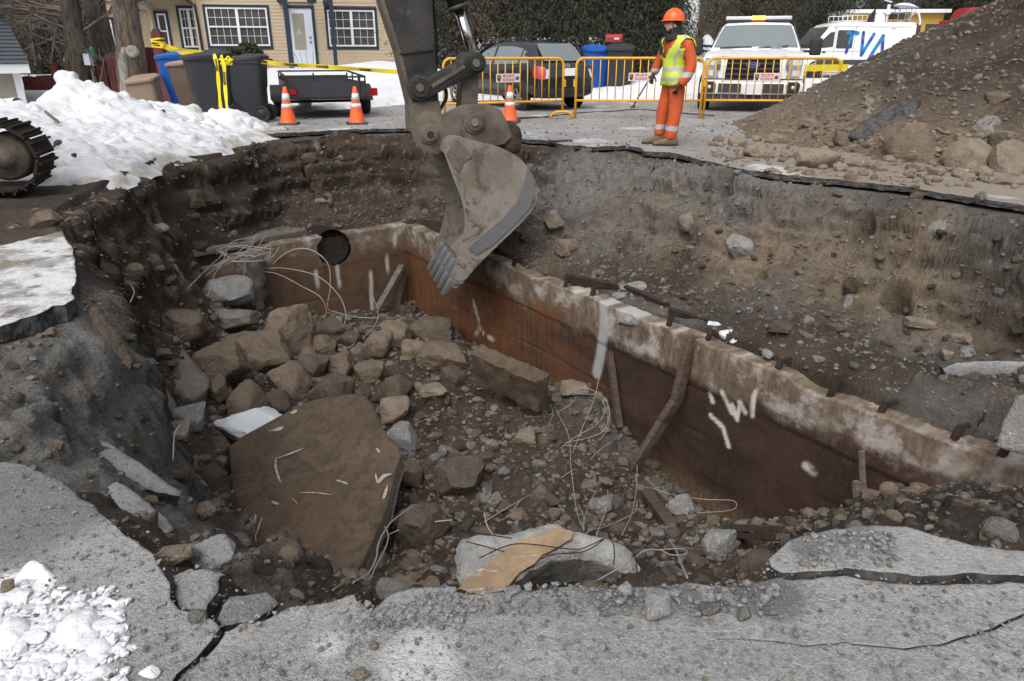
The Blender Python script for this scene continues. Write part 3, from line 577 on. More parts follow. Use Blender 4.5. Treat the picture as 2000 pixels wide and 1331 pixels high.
 # the buried concrete tank
tank=empty('underground_tank', (TC[0], TC[1], TZ-TH), 0, 'roofless buried concrete tank with rust stained walls in the pit', 'tank')
tank.rotation_euler=(0, 0, math.atan2(TE[1], TE[0]))
TLOC=Matrix.Translation((TC[0], TC[1], TZ))@Matrix.Rotation(math.atan2(TE[1], TE[0]), 4, 'Z')
TIN=TLOC.inverted()
def tank_wall(name, length, flip, thick=.24, y0=0.0):
 """inner face, broken top and outer face in one sheet; local x along the wall, z=0 at its top"""
 nseg=int(length/.02);us=np.linspace(0, length, nseg)
 prof=[(0.0, -TH)]+[(0.0, -TH+TH*k/92)for k in range(1, 93)]+[(thick*k/8, 0.0)for k in range(1, 9)]+[(thick, -.1), (thick, -.4), (thick, -TH)]
 n=len(prof);X=np.repeat(us, n);Y=np.tile([p[0]for p in prof], nseg);Z=np.tile([p[1]for p in prof], nseg)
 q=np.column_stack([X, np.zeros_like(X)+(9 if flip else 3), Z]);qx=np.column_stack([X, np.zeros_like(X)+5, np.zeros_like(X)])
 top=.075*fbm(qx, 1.1, 6, 4+flip, .68)-.05*sstep(.18, .5, fbm(qx, .9, 3, 8))
 if not flip:top-=.09*sstep(.6, 0, X)*0
 else:top+=-.30*sstep(2.0, 3.3, X)*.6
 kz=np.clip(1+Z/.5, 0, 1);Z=Z+top*kz
 inner=(Y<.01)
 off=.012*fbm(q, 3.0, 5, 12, .6)+.02*fbm(q, .8, 3, 13)
 for gz_, dz, w_ in((-.47, .07, .010), (-.98, .06, .014), (-1.45, .05, .012)):
  zz=Z-gz_-.075*fbm(qx, .6, 4, int(-gz_*100), .6)-.02*X*0
  off+=np.where(zz>0, -.022, .0)*0+.03*np.exp(-(zz/w_)**2)*sstep(-.12, .30, fbm(qx, 1.1, 4, 30+int(-gz_*10), .6))*.8
 lip=sstep(-.50, -.46, Z)*.03;off=off-lip*(.55+.6*fbm(qx, .8, 3, 66))*(1 if not flip else.4)
 Yn=Y+np.where(inner, off, .02*fbm(q, 4, 3, 44))
 if flip:P=np.column_stack([Yn, X, Z])
 else:P=np.column_stack([X, Yn, Z])
 i, j=np.meshgrid(np.arange(nseg-1), np.arange(n-1), indexing='ij');a=(i*n+j).ravel()
 F=np.stack([a, a+1, a+n+1, a+n], 1)
 return P, F, X, Z, q
def wall_obj(name, P, F, X, Z, lime, grey=None):
 me=np_mesh(name, P, F, {'lime':lime, 'grey':grey if grey is not None else np.zeros(len(P)), 'dull':np.full(len(P), 0.0 if grey is not None else 1.0)});bm=bmesh.new();bm.from_mesh(me);bmesh.ops.recalc_face_normals(bm, faces=bm.faces);bm.to_mesh(me);bm.free()
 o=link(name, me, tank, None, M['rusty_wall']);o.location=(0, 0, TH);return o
def streaks(X, Z, px_paths, w_=.03):
 m=np.zeros(len(X))
 for path in px_paths:
  loc=[]
  for(px, py)in path:
   p=TIN@Vector(PPL(px, py, (TC[0], TC[1], 0), (TN[0], TN[1], 0)));loc.append((p.x, p.z))
  for k in range(len(loc)-1):
   a=np.array(loc[k]);b=np.array(loc[k+1]);ab=b-a;t=np.clip(((X-a[0])*ab[0]+(Z-a[1])*ab[1])/(ab@ab+1e-9), 0, 1)
   m=np.maximum(m, sstep(w_, w_*.4, np.hypot(X-a[0]-t*ab[0], Z-a[1]-t*ab[1])))
 return m
P, F, X, Z, q=tank_wall('wall', TL, False)
nn=fbm(q, 7, 4, 90, .6)
lime=streaks(X, Z+.02*nn, [[(1412, 765), (1428, 805), (1440, 815), (1447, 785), (1456, 805)], [(1388, 770), (1392, 785)], [(1388, 812), (1412, 835), (1424, 872)], [(1470, 812), (1474, 775), (1478, 765)], [(1430, 790), (1440, 820)]], .034)*sstep(-.55, .1, nn+.3)
lime=np.maximum(lime, .9*streaks(X, Z+.03*nn, [[(1575, 910), (1590, 920)], [(925, 590), (938, 640), (930, 655)], [(945, 650), (965, 665)]], .06)*sstep(-.2, .3, nn))
lime=np.maximum(lime, .45*sstep(-.40, -.2, Z)*sstep(.12, .35, fbm(q, 2.2, 5, 91, .62)))
grey=streaks(X, Z, [[(1180, 560), (1183, 640), (1172, 700), (1165, 730)]], .105)*sstep(-.8, -.1, nn+.2)
grey=np.maximum(grey, streaks(X, Z, [[(1215, 610), (1240, 620)]], .10));grey=np.maximum(grey, 0)
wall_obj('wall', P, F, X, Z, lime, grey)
P2, F2, X2, Z2, q2=tank_wall('wall', TB, True)
P2[:, 0]=-P2[:, 0];P2[:, 1]=-P2[:, 1]
lime2=.55*sstep(-.42, -.15, Z2)*sstep(.0, .3, fbm(q2, 2.2, 5, 93))*sstep(2.0, 1.2, X2)
for xs_, z0, z1 in((.72, -.72, -1.5), (1.62, -.55, -.85), (.25, -.15, -.4), (1.25, -.1, -.9), (.4, -.5, -.8)):
 lime2=np.maximum(lime2, .8*sstep(.045, .015, np.abs(X2-xs_-.06*fbm(q2, 2, 3, int(xs_*50))))*sstep(z1, z1+.15, Z2)*sstep(z0+.1, z0, Z2))
hc=(1.28, -.20);keep=np.ones(len(F2), bool);cx=X2[F2].mean(1);cz=Z2[F2].mean(1);hr=np.hypot((cx-hc[0])*1.0, (cz-hc[1])*1.0)+.05*fbm(np.column_stack([cx, cz, cz*0]), 5, 3, 3)
keep=~((hr<.27))
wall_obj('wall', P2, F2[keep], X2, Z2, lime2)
b=MB();b.lathe([(.285, 0), (.27, .0), (.26, .55)], (-.09, -hc[0], TH+hc[1]), (-1, 0, 0), 20);b.lathe([(.27, .12), (.001, .13)], (-.09, -hc[0], TH+hc[1]), (-1, 0, 0), 20);b.build('pipe_opening', M['void'], tank)  # bore and end disc coloured black to stand for the shade inside
b=MB();rows=[]
for k in range(14):
 z=TH-.12-k*.1;r_=[]
 for j in range(10):
  a=2*math.pi*j/10;R_=.13+.05*math.sin(k*1.7+j*2.1)+.03*math.cos(j*3.3+k)
  r_.append((.12+R_*math.cos(a)*.8, -2.52+R_*math.sin(a)-.04*k*(.3), z))
 rows.append(r_)
b.grid(rows, True, True);b.build('pilaster', M['concrete_dusty'], tank)
def pix_prism(b, pts, thick, nrm=(0, 0, -1)):
 """prism whose top corners are given 3D points"""
 n=Vector(nrm).normalized();k=len(pts);vs=[Vector(p)for p in pts];vs+=[v+n*thick for v in vs]
 return b.add(vs, [tuple(range(k)), tuple(range(k, 2*k))[::-1]]+[((i+1)%k, i, k+i, k+(i+1)%k)for i in range(k)])
b=MB();pts=[TIN@Vector(p)+Vector((0, 0, TH))for p in[PZ(330, 486, -1.20), PZ(380, 490, -1.23), PZ(430, 480, -1.22), PZ(475, 474, -1.24), PZ(520, 464, -1.24), PZ(600, 448, -1.26), PZ(560, 438, -1.3), PZ(420, 452, -1.28), PZ(330, 470, -1.25)]]
pix_prism(b, pts, .10);b.build('roof_remnant', M['concrete_dusty'], tank, None, .02)
for k, (px, py)in enumerate([(985, 522), (1092, 560), (1146, 582), (1402, 658), (1520, 722), (1612, 768), (1727, 800), (1866, 852), (1300, 640), (1950, 890)]):
 p=TIN@Vector(PZ(px, py, TZ));b=MB();hgt=.07+.03*(k%3)
 b.beam((p.x, .02, TH-.12), (p.x+.03*(k%2), .09, TH+hgt), .05, .035);b.beam((p.x+.01, .09, TH+hgt-.02), (p.x+.07, .14, TH+hgt+.02), .03, .03);b.build('anchor', M['rust_iron'], tank)
 # roads and broken pavement
def sheet(name, outer, holes, z, thick, step, mat, thr, attrs=None, bump=.006, seed=1, minlen=.008, under=True, zfn=None):
 """a paved sheet with a broken edge of real thickness"""
 outer=[np.array(p)for p in outer];pts=list(outer);loops=[list(range(len(outer)))]
 for h_ in holes:loops.append(list(range(len(pts), len(pts)+len(h_))));pts+=[np.array(p)for p in h_]
 A=np.array(pts);lo, hi=A.min(0), A.max(0)
 gx, gy=np.meshgrid(np.arange(lo[0], hi[0], step), np.arange(lo[1], hi[1], step));G=np.column_stack([gx.ravel(), gy.ravel()])+RNG.uniform(-.3, .3, (gx.size, 2))*step
 ok=in_poly(G[:, 0], G[:, 1], outer)
 for h_ in holes:ok&=~in_poly(G[:, 0], G[:, 1], h_)
 dmin=dist_poly(G[:, 0], G[:, 1], outer)[0]
 for h_ in holes:dmin=np.minimum(dmin, dist_poly(G[:, 0], G[:, 1], h_)[0])
 G=G[ok&(dmin>step*.3)];allp=np.concatenate([A, G]);edges=[]
 for l in loops:edges+=[(l[k], l[(k+1)%len(l)])for k in range(len(l))]
 r=delaunay_2d_cdt([Vector(p)for p in allp], edges, [], 0, 1e-5)
 V=np.array([tuple(v)for v in r[0]]);T=np.array([f for f in r[2]if len(f)==3]);c=V[T].mean(1)
 ok=in_poly(c[:, 0], c[:, 1], outer)
 for h_ in holes:ok&=~in_poly(c[:, 0], c[:, 1], h_)
 T=T[ok];a=V[T];fl=np.cross(a[:, 1]-a[:, 0], a[:, 2]-a[:, 0])<0;T[fl]=T[fl][:, ::-1]
 zf=zfn or(lambda x, y:np.zeros(len(x))+z)
 V, T, P=dice(V, T, lambda v:np.column_stack([v, zf(v[:, 0], v[:, 1])]), thr, 7, minlen, 4.0)
 q=np.column_stack([P[:, 0], P[:, 1], np.full(len(P), seed*2.3)])
 P[:, 2]+=bump*1.6*fbm(q, 1.5, 4, seed)+bump*fbm(q, 12, 3, seed+5)*.8
 hs_, hv=stones(q, .045, .30, 200+seed)if minlen<.02 else(np.zeros(len(P)), None);P[:, 2]+=hs_*.010
 E=np.concatenate([T[:, [0, 1]], T[:, [1, 2]], T[:, [2, 0]]]);key=np.sort(E, 1);uk, inv, cnt=np.unique(key[:, 0]*(len(V)+1)+key[:, 1], return_inverse=True, return_counts=True);Bd=E[cnt[inv]==1]
 bv, bi=np.unique(Bd, return_inverse=True);bi=bi.reshape(Bd.shape);n0=len(P);nb=len(bv);levels=3;out=[P];Ts=[T];prev=bv
 for L in range(1, levels+1):
  Pb=P[bv].copy();qq=np.column_stack([Pb[:, :2], np.full(nb, L*.7+seed)]);Pb[:, 2]-=thick*L/levels;Pb[:, 0]+=.034*fbm(qq, 9, 4, seed+L, .65);Pb[:, 1]+=.034*fbm(qq, 9, 4, seed+20+L, .65);Pb[:, 2]+=thick*.45*fbm(qq, 2.5, 4, seed+9)
  cur=n0+(L-1)*nb+np.arange(nb);out.append(Pb);a0, b0, a1, b1=prev[bi[:, 0]], prev[bi[:, 1]], cur[bi[:, 0]], cur[bi[:, 1]];Ts+=[np.stack([a0, a1, b0], 1), np.stack([b0, a1, b1], 1)];prev=cur
 P=np.concatenate(out);T=np.concatenate(Ts)
 if under:
  T0=T[:len(Ts[0])];Pu=P[:n0].copy();Pu[:, 2]-=thick*.98;T=np.concatenate([T, T0[:, ::-1]+len(P)]);P=np.concatenate([P, Pu])
 at={k:f(P)for k, f in(attrs or{}).items()}
 me=np_mesh(name, P, T, at, smooth=False);me.polygons.foreach_set('use_smooth', (np.arange(len(me.polygons))<len(Ts[0])));me.update()
 me.polygons.foreach_set('material_index', (np.arange(len(me.polygons))>=len(Ts[0])).astype(np.int32));me.update();return link(name, me, None, None, [mat, M['asphalt_side']])
far_rim=rough_line([tuple(PZ(px, py)[:2])for px, py in[(495, 262), (560, 260), (650, 254), (790, 251), (900, 262), (1000, 270), (1080, 276), (1100, 283), (1160, 288), (1220, 284), (1250, 289), (1262, 297), (1310, 299), (1400, 320), (1450, 331), (1530, 341), (1620, 349), (1700, 356), (1780, 367), (1850, 379), (1930, 392), (2000, 401)]], .04, .075, 6, False, 2.6)
far_outer=list(far_rim)+[np.array(p)for p in[(5.8, 5.4), (8, 4.5), (14, 4.5), (14, 12), (13.5, 21.5), (30, 24), (30, 31), (9.0, 24.0), (6.0, 21.9), (2.4, 21.9), (.6, 22.3), (-2.2, 21.9), (-3.0, 20.2), (-4.0, 18.9), (-5.3, 18.3), (-6.3, 16.6), (-7.0, 15.2), (-6.2, 14.0)]]
def dustf(P):
 q=np.column_stack([P[:, 0], P[:, 1], P[:, 2]*0]);d=np.hypot(P[:, 0]-6.5, P[:, 1]-9.5);return np.clip(sstep(5.2, 2.5, d)*(.75+.5*fbm(q, 1.7, 4, 3)), 0, .85)
def roadsnow(P):
 q=np.column_stack([P[:, 0], P[:, 1], P[:, 2]*0]);n=fbm(q, 1.1, 5, 14, .62);return.55*sstep(.16, .34, n+.18*sstep(-1.5, -4.5, P[:, 0])*sstep(17, 13, P[:, 1]))*(np.abs(P[:, 0])<14)
road=sheet('road', far_outer, [], 0.0, .06, .5, M['asphalt_far'], 5.5, {'dust':dustf, 'snow':roadsnow, 'gravel':lambda P:P[:, 0]*0}, .02, 2, .02);road['kind']='structure'
def pp(l):return[tuple(PZ(px, py)[:2])for px, py in l]
crack1=[(430, 1225), (415, 1250), (380, 1285), (345, 1315), (330, 1345), (300, 1420)]
L_edge=[(0, 900), (50, 905), (100, 928), (150, 965), (200, 1003), (240, 1040), (270, 1060), (300, 1085), (325, 1120), (335, 1140), (330, 1170), (345, 1190), (380, 1200), (418, 1208)]
platL=rough_line(pp(L_edge), .02, .020, 11, False, 5)if True else None
platL=np.concatenate([platL, rough_line(pp(crack1), .03, .010, 12), np.array([(-.75, .3), (-3.2, .3), (-3.2, 2.2), (-2.6, 2.28)])])
def salted(c):
 def f(P):
  q=np.column_stack([P[:, 0], P[:, 1], P[:, 2]*0]);return np.clip(c+.0*P[:, 0], 0, 1)
 return f
def snowL(P):
 q=np.column_stack([P[:, 0], P[:, 1], P[:, 2]*0]);m=soft_mask(P[:, 0], P[:, 1], gxy((60, 1250, 0, .22, 1), (20, 1160, 0, .14, .9), (130, 1240, 0, .14, .9), (40, 1330, 0, .25, 1)));return sstep(.45, .75, m+.35*fbm(q, 5, 5, 4, .6))
def darkL(P):
 q=np.column_stack([P[:, 0], P[:, 1], P[:, 2]*0]);m=soft_mask(P[:, 0], P[:, 1], gxy((40, 980, 0, .45, .9), (0, 940, 0, .5, .8)));return.55*sstep(.35, .8, m+.3*fbm(q, 3, 4, 8))
o=sheet('pavement', platL, [], 0.0, .09, .08, M['asphalt'], 3.0, {'snow':snowL, 'gravel':darkL, 'dust':lambda P:P[:, 0]*0}, .008, 3, .006);o['kind']='structure'
F_edge=[(436, 1240), (470, 1222), (520, 1205), (560, 1190), (600, 1183), (640, 1180), (672, 1172), (690, 1165), (697, 1178), (722, 1198), (740, 1182), (765, 1160), (800, 1152), (870, 1150), (900, 1158), (950, 1160), (1000, 1152), (1100, 1150), (1200, 1145), (1300, 1148), (1340, 1135), (1400, 1143), (1440, 1150), (1480, 1140), (1530, 1132)]
crack2=[(1530, 1132), (1600, 1130), (1650, 1125), (1700, 1135), (1760, 1142), (1800, 1145), (1900, 1142), (2000, 1145), (2150, 1150)]
fine_crack=[(900, 1420), (1400, 1248), (1500, 1252), (1570, 1260), (1650, 1256), (1700, 1262), (1760, 1266), (1830, 1258), (1890, 1240), (1940, 1226), (1970, 1212), (2000, 1198), (2150, 1150)]
fc=rough_line(pp(fine_crack[1:-1]), .02, .006, 21, False, 6)
cr1b=[(p[0]+14, p[1]+6)for p in crack1]
top=np.concatenate([rough_line(pp(F_edge), .02, .020, 13, False, 6), rough_line(pp(crack2), .02, .014, 14, False, 7)])
fc2=fc+np.array([.004, -.006])*np.linspace(.15, 1, len(fc))[:, None]
platF=np.concatenate([top, np.array([PZ(2150, 1190)[:2]]), fc[::-1], fc2, np.array([PZ(2150, 1200)[:2], (3.2, .9), (3.2, .3), (-.70, .3)]), rough_line(pp(cr1b), .03, .010, 12)[::-1]])
def whitef(P):
 q=np.column_stack([P[:, 0], P[:, 1], P[:, 2]*0]);m=soft_mask(P[:, 0], P[:, 1], gxy((820, 1290, 0, .14, .7), (640, 1260, 0, .07, .6)));return.5*sstep(.35, .7, m+.2*fbm(q, 6, 4, 4, .6))
o=sheet('pavement', platF, [], 0.0, .085, .08, M['asphalt'], 3.6, {'snow':whitef, 'gravel':lambda P:.7*sstep(.35, .9, soft_mask(P[:, 0], P[:, 1], gxy((1500, 1160, 0, .12, 1), (1200, 1165, 0, .10, .8), (1330, 1170, 0, .1, .8), (1050, 1160, 0, .08, .6), (880, 1165, 0, .08, .5), (1000, 1170, 0, .08, .6)))+.8*fbm(P, 9, 4, 2, .65)), 'dust':lambda P:P[:, 0]*0}, .008, 4, .006);o['kind']='structure'
R_edge=[(1540, 1068), (1570, 1052), (1620, 1040), (1700, 1033), (1770, 1040), (1830, 1055), (1900, 1070), (1950, 1080), (2000, 1085), (2150, 1080)]
cr2b=[(1520, 1124), (1600, 1122), (1650, 1117), (1700, 1126), (1760, 1132), (1800, 1134), (1900, 1129), (2000, 1131), (2150, 1136)]
platR=np.concatenate([rough_line(pp(R_edge), .02, .022, 15, False, 6), np.array([PZ(2300, 1085)[:2]]), rough_line(pp(cr2b), .02, .014, 16, False, 7)[::-1], np.array(pp([(1505, 1115), (1500, 1100)]))])
o=sheet('pavement', platR, [], .012, .10, .07, M['asphalt'], 3.0, {'snow':lambda P:P[:, 0]*0, 'gravel':lambda P:.6*sstep(.35, .9, soft_mask(P[:, 0], P[:, 1], gxy((1680, 1060, 0, .1, .9), (1590, 1075, 0, .1, .9)))+.8*fbm(P, 9, 4, 2, .65)), 'dust':lambda P:P[:, 0]*0}, .008, 6, .006);o['kind']='structure'
W_edge=[(148, 585), (140, 570), (150, 540), (143, 500), (138, 480), (122, 452), (80, 462), (40, 470), (0, 480)]
W2=[(0, 640), (40, 625), (70, 618), (105, 600), (130, 598)]
platW=np.concatenate([rough_line(pp(W_edge), .05, .02, 17, False, 4), np.array([(-4.6, 5.0), (-4.6, 3.2), (-3.5, 3.1)]), rough_line(pp(W2), .05, .02, 18, False, 4)])
def snowW(P):
 q=np.column_stack([P[:, 0], P[:, 1], P[:, 2]*0]);return np.clip(.85*sstep(-.14, .10, fbm(q, 2.6, 6, 41, .72)), 0, 1)
o=sheet('pavement', platW, [], .0, .10, .12, M['asphalt'], 3.0, {'snow':snowW, 'gravel':lambda P:.75*sstep(.10, .26, fbm(P, 7, 5, 77, .65)), 'dust':lambda P:.8*sstep(-.02, .25, fbm(P, 2.5, 5, 17, .65)+.25*sstep(4.6, 5.4, P[:, 1]))}, .012, 7, .008);o['kind']='structure'
# rocks, slabs, beams, timbers, wire
def ico(sub):
 bm=bmesh.new();bmesh.ops.create_icosphere(bm, subdivisions=sub, radius=1);bm.verts.ensure_lookup_table()
 V=np.array([tuple(v.co)for v in bm.verts]);T=np.array([[v.index for v in f.verts]for f in bm.faces]);bm.free();return V, T
ICO={k:ico(k)for k in(1, 2, 3, 4, 5)}
def rock_geo(seed, dims, planes=11, sub=4, rough=.06, round_=0.0, flat_top=False):
 r=np.random.default_rng(seed);V, T=ICO[sub];n=r.normal(size=(planes, 3));n/=np.linalg.norm(n, axis=1, keepdims=True);h=r.uniform(.62, .98, planes)
 if flat_top:n[0]=(0, 0, 1);h[0]=.55
 n=np.concatenate([n, [[1, 0, 0], [-1, 0, 0], [0, 1, 0], [0, -1, 0], [0, 0, 1], [0, 0, -1]]]);h=np.concatenate([h, np.full(6, .95)])
 dn=np.maximum(V@n.T, 1e-3);R=np.minimum((h[None]/dn).min(1), 1.25);R=R*(1-round_)+round_*.92
 P=V*R[:, None];q=P+seed*1.37
 P=P*(1+rough*1.5*fbm(q, 1.6, 4, seed%97)[:, None]+rough*.6*fbm(q, 5, 4, seed%89+5, .6)[:, None]+rough*.8*(fbm(q, 2.2, 4, 7, .55, True)[:, None]-.3))
 return P*(np.array(dims)/2), T
def rock(px, py, wp, hp, mat, label=None, seed=None, dp=1.0, yaw=0.0, tilt=0.0, roll=0.0, planes=15, round_=.05, rough=.10, name='boulder', group='boulders in the rubble', cat='boulder', flat=None, sink=.30, sub=None, at=None):
 p=hit(px, py+hp*.34)if at is None else np.array(at);D=depth(p);w_=wp*D/FPX;h_=hp*D/FPX*(1.02 if flat is None else flat);d_=(w_+h_)/2*dp
 sub=sub or(5 if wp>104 else 4 if wp>30 else 3 if wp>12 else 2)
 P, T=rock_geo(seed if seed is not None else int(px*7+py*13), (w_, d_, h_), planes, sub, rough, round_)
 R=np.array((Matrix.Rotation(yaw, 3, 'Z')@Matrix.Rotation(tilt, 3, 'X')@Matrix.Rotation(roll, 3, 'Y')));P=P@R.T
 me=np_mesh(name, P, T);set_sharp(me, .7)
 o=link(name, me, None, (p[0], p[1]+d_*.12, p[2]+h_*(.5-sink)), M[mat]if isinstance(mat, str)else mat)
 return tag(o, label, cat, group)
def slab_geo(pts, thick, seed=1, rough=.012, step=None, edge=.02, attr=None, nlev=4, under=True):
 """thick broken plate; pts are its upper corners in 3D"""
 Q=np.array([np.array(p, float)for p in pts]);c=Q.mean(0);u, s_, vt=np.linalg.svd(Q-c);n=vt[2]
 if n@(CO-c)<0:n=-n
 ex=vt[0];ey=np.cross(n, ex);q2=np.column_stack([(Q-c)@ex, (Q-c)@ey])
 if sum(q2[i][0]*q2[(i+1)%len(q2)][1]-q2[(i+1)%len(q2)][0]*q2[i][1]for i in range(len(q2)))<0:q2=q2[::-1]
 size=np.ptp(q2, axis=0).max();step=step or size/26
 B=rough_line(q2, step, edge, seed, True, 4/size);gx, gy=np.meshgrid(np.arange(q2[:, 0].min(), q2[:, 0].max(), step), np.arange(q2[:, 1].min(), q2[:, 1].max(), step))
 G=np.column_stack([gx.ravel(), gy.ravel()]);G=G[in_poly(G[:, 0], G[:, 1], B)];G=G[dist_poly(G[:, 0], G[:, 1], B)[0]>step*.4]
 nb=len(B);r=delaunay_2d_cdt([Vector(p)for p in np.concatenate([B, G])], [(k, (k+1)%nb)for k in range(nb)], [], 1, 1e-6)
 V=np.array([tuple(v)for v in r[0]]);T=np.array([f for f in r[2]if len(f)==3]);a=V[T];fl=np.cross(a[:, 1]-a[:, 0], a[:, 2]-a[:, 0])<0;T[fl]=T[fl][:, ::-1]
 qq=np.column_stack([V, np.full(len(V), seed*3.1)]);hgt=rough*1.5*fbm(qq, 3/size, 4, seed)+rough*.5*fbm(qq, 14/size, 3, seed+3)
 db=dist_poly(V[:, 0], V[:, 1], B)[0];hgt-=thick*.10*np.exp(-(db/(step*.9))**2)
 P=c+V[:, :1]*ex+V[:, 1:]*ey+hgt[:, None]*n;E=np.concatenate([T[:, [0, 1]], T[:, [1, 2]], T[:, [2, 0]]]);ks=np.sort(E, 1);uk, inv, cnt=np.unique(ks[:, 0]*10**6+ks[:, 1], return_inverse=True, return_counts=True);Bd=E[cnt[inv]==1]
 bv, bi=np.unique(Bd, return_inverse=True);bi=bi.reshape(Bd.shape);out=[P];Ts=[T];prev=bv;n0=len(P);m=len(bv);cen=V[bv]-V.mean(0)
 for L in range(1, nlev+1):
  q3=np.column_stack([V[bv], np.full(m, L*.9+seed)]);off=edge*1.3*fbm(q3, 7/size, 4, seed+L);dirn=cen/np.maximum(np.linalg.norm(cen, axis=1, keepdims=True), 1e-6);v2=V[bv]+dirn*(off-edge*.4*L/nlev)[:, None]
  Pb=c+v2[:, :1]*ex+v2[:, 1:]*ey-n*(thick*L/nlev);cur=n0+(L-1)*m+np.arange(m);out.append(Pb);Ts+=[np.stack([prev[bi[:, 0]], cur[bi[:, 0]], prev[bi[:, 1]]], 1), np.stack([prev[bi[:, 1]], cur[bi[:, 0]], cur[bi[:, 1]]], 1)];prev=cur
 if under:
  tot=sum(map(len, out));Pu=P-n*thick;Ts.append(T[:, ::-1]+tot);out.append(Pu)
 P=np.concatenate(out);T2=np.concatenate(Ts);return P, T2, len(T), n, c
def slab(name, pts, thick, mats_, label, cat='slab', group=None, seed=1, rough=.012, edge=.02, attr=None, step=None):
 P, T, nt_, n, c=slab_geo(pts, thick, seed, rough, step, edge)
 me=np_mesh(name, P-c, T, {k:f(P)for k, f in(attr or{}).items()}, False);mi=np.zeros(len(me.polygons), np.int32)
 if isinstance(mats_, (list, tuple)):mi[nt_:]=1
 o=link(name, me, None, c, [M[m]for m in mats_]if isinstance(mats_, (list, tuple))else M[mats_]);me.polygons.foreach_set('material_index', mi)
 sm=np.zeros(len(me.polygons), bool);sm[:nt_]=True;me.polygons.foreach_set('use_smooth', sm);me.update();return tag(o, label, cat, group)
def catmull(pts, n=8):
 p=[np.array(q, float)for q in pts];p=[2*p[0]-p[1]]+p+[2*p[-1]-p[-2]];out=[]
 for k in range(1, len(p)-2):
  for j in range(n):
   t=j/n;a, b, c, d=p[k-1], p[k], p[k+1], p[k+2];out.append(.5*(2*b+(c-a)*t+(2*a-5*b+4*c-d)*t*t+(3*b-3*c+d-a)*t**3))
 out.append(p[-2]);return out
def wire_pts(path, up0=.02, up1=.02, mid=0.0):
 a=hit(*path[0]);b=hit(*path[-1]);ta, tb=(a-CO)@CF-up0, (b-CO)@CF-up1;m=len(path);return[PD(px, py, ta+(tb-ta)*k/(m-1)-mid*math.sin(math.pi*k/(m-1)))for k, (px, py)in enumerate(path)]
def wire(path, r=.006, label=None, parent=None, up0=.02, up1=.02, mid=.05, mat='rebar', name='rebar'):
 pts=catmull(wire_pts(path, up0, up1, mid), 7);b=MB().tube(pts, r*.78, 6)
 o=pts[0]
 if parent is not None:return b.build(name, M[mat], parent, parent.location, fixn=False)
 return tag(b.build(name, M[mat], None, o, fixn=False), label, 'rebar', 'loose reinforcing wires in the pit')
 # the great slab tipped in the middle of the pit
SL=[PZ(445, 872, -2.08), PZ(500, 838, -2.0), PZ(560, 805, -1.93), PZ(612, 778, -1.86), PZ(690, 767, -1.80), PZ(716, 772, -1.80)]
def on_plane(l, A, B_, C_):
 n=np.cross(B_-A, C_-A);n/=np.linalg.norm(n);return[PPL(px, py, A, n)for px, py in l]
_pl=(PZ(445, 872, -2.0), PZ(700, 768, -1.72), PZ(690, 1128, -2.28))
SCR=[([(540, 893), (538, 910), (545, 935), (550, 943)], 4), ([(542, 895), (570, 885), (592, 876)], 3), ([(585, 962), (620, 963), (650, 967)], 2.5), ([(655, 938), (668, 941), (680, 946)], 4.5), ([(733, 925), (738, 940), (750, 930), (765, 926)], 7), ([(757, 948), (752, 965), (748, 975)], 7), ([(487, 1000), (492, 1030), (497, 1055), (500, 1085)], 9), ([(500, 1005), (494, 1030)], 5), ([(512, 1010), (500, 1045)], 4), ([(525, 842), (545, 838), (553, 834)], 6), ([(568, 808), (580, 802)], 6), ([(735, 875), (742, 885)], 4), ([(570, 973), (582, 985)], 2.5), ([(530, 1065), (560, 1080), (592, 1100)], 2), ([(600, 1090), (620, 1096)], 2), ([(530, 980), (545, 985)], 5)]
GS=slab('concrete_slab', on_plane([(445, 872), (470, 852), (520, 825), (562, 802), (612, 778), (650, 770), (690, 767), (714, 772), (728, 790), (742, 822), (758, 850), (778, 872), (782, 888), (770, 925), (757, 985), (738, 1030), (705, 1100), (692, 1126), (640, 1123), (580, 1118), (520, 1106), (472, 1094), (478, 1060), (472, 1010), (458, 985), (450, 930)], *_pl), .17, ['slab', 'concrete_dusty'], 'huge flat brown concrete slab with white scratches tipped in the pit', 'slab', None, 5, .006, .012, None, .024)
_n=np.cross(_pl[1]-_pl[0], _pl[2]-_pl[0]);_n/=np.linalg.norm(_n);_n*=1 if _n[2]>0 else-1
for path, w_ in SCR:
 pts=catmull([(px, py, 0)for px, py in path], 7);m_=len(pts);b=MB();rows=[];r_=np.random.default_rng(int(path[0][0]))
 for k, p in enumerate(pts):
  d=np.array(pts[min(k+1, m_-1)])-np.array(pts[max(k-1, 0)]);d/=np.linalg.norm(d)+1e-9;hw=w_*.55*math.sin(math.pi*(k+.6)/(m_+.2))**.7*r_.uniform(.45, 1.25);nn=np.array([-d[1], d[0], 0]);rows.append([tuple(PPL(*(np.array(p)+nn*s_*hw)[:2], _pl[0]+_n*.012, _n))for s_ in(-1, 1)])
 b.grid(rows);b.build('scratch', M['scratch'], GS, GS.location, fixn=False)
def tri(l, z):return[PZ(px, py, zz)for(px, py), zz in zip(l, z)]
_p=(PZ(268, 655, -1.42), PZ(335, 650, -1.50), PZ(378, 783, -1.80))
slab('concrete_slab', on_plane([(268, 658), (285, 640), (300, 633), (322, 640), (345, 662), (380, 705), (412, 740), (409, 757), (380, 781), (360, 775), (330, 745), (290, 700)], *_p), .13, ['concrete_dusty', 'concrete_dusty'], 'long brown concrete slab lying on the left slope above the stones', 'slab', None, 6, .01, .012)
_p=(PZ(262, 700, -1.30), PZ(305, 705, -1.38), PZ(345, 835, -1.80))
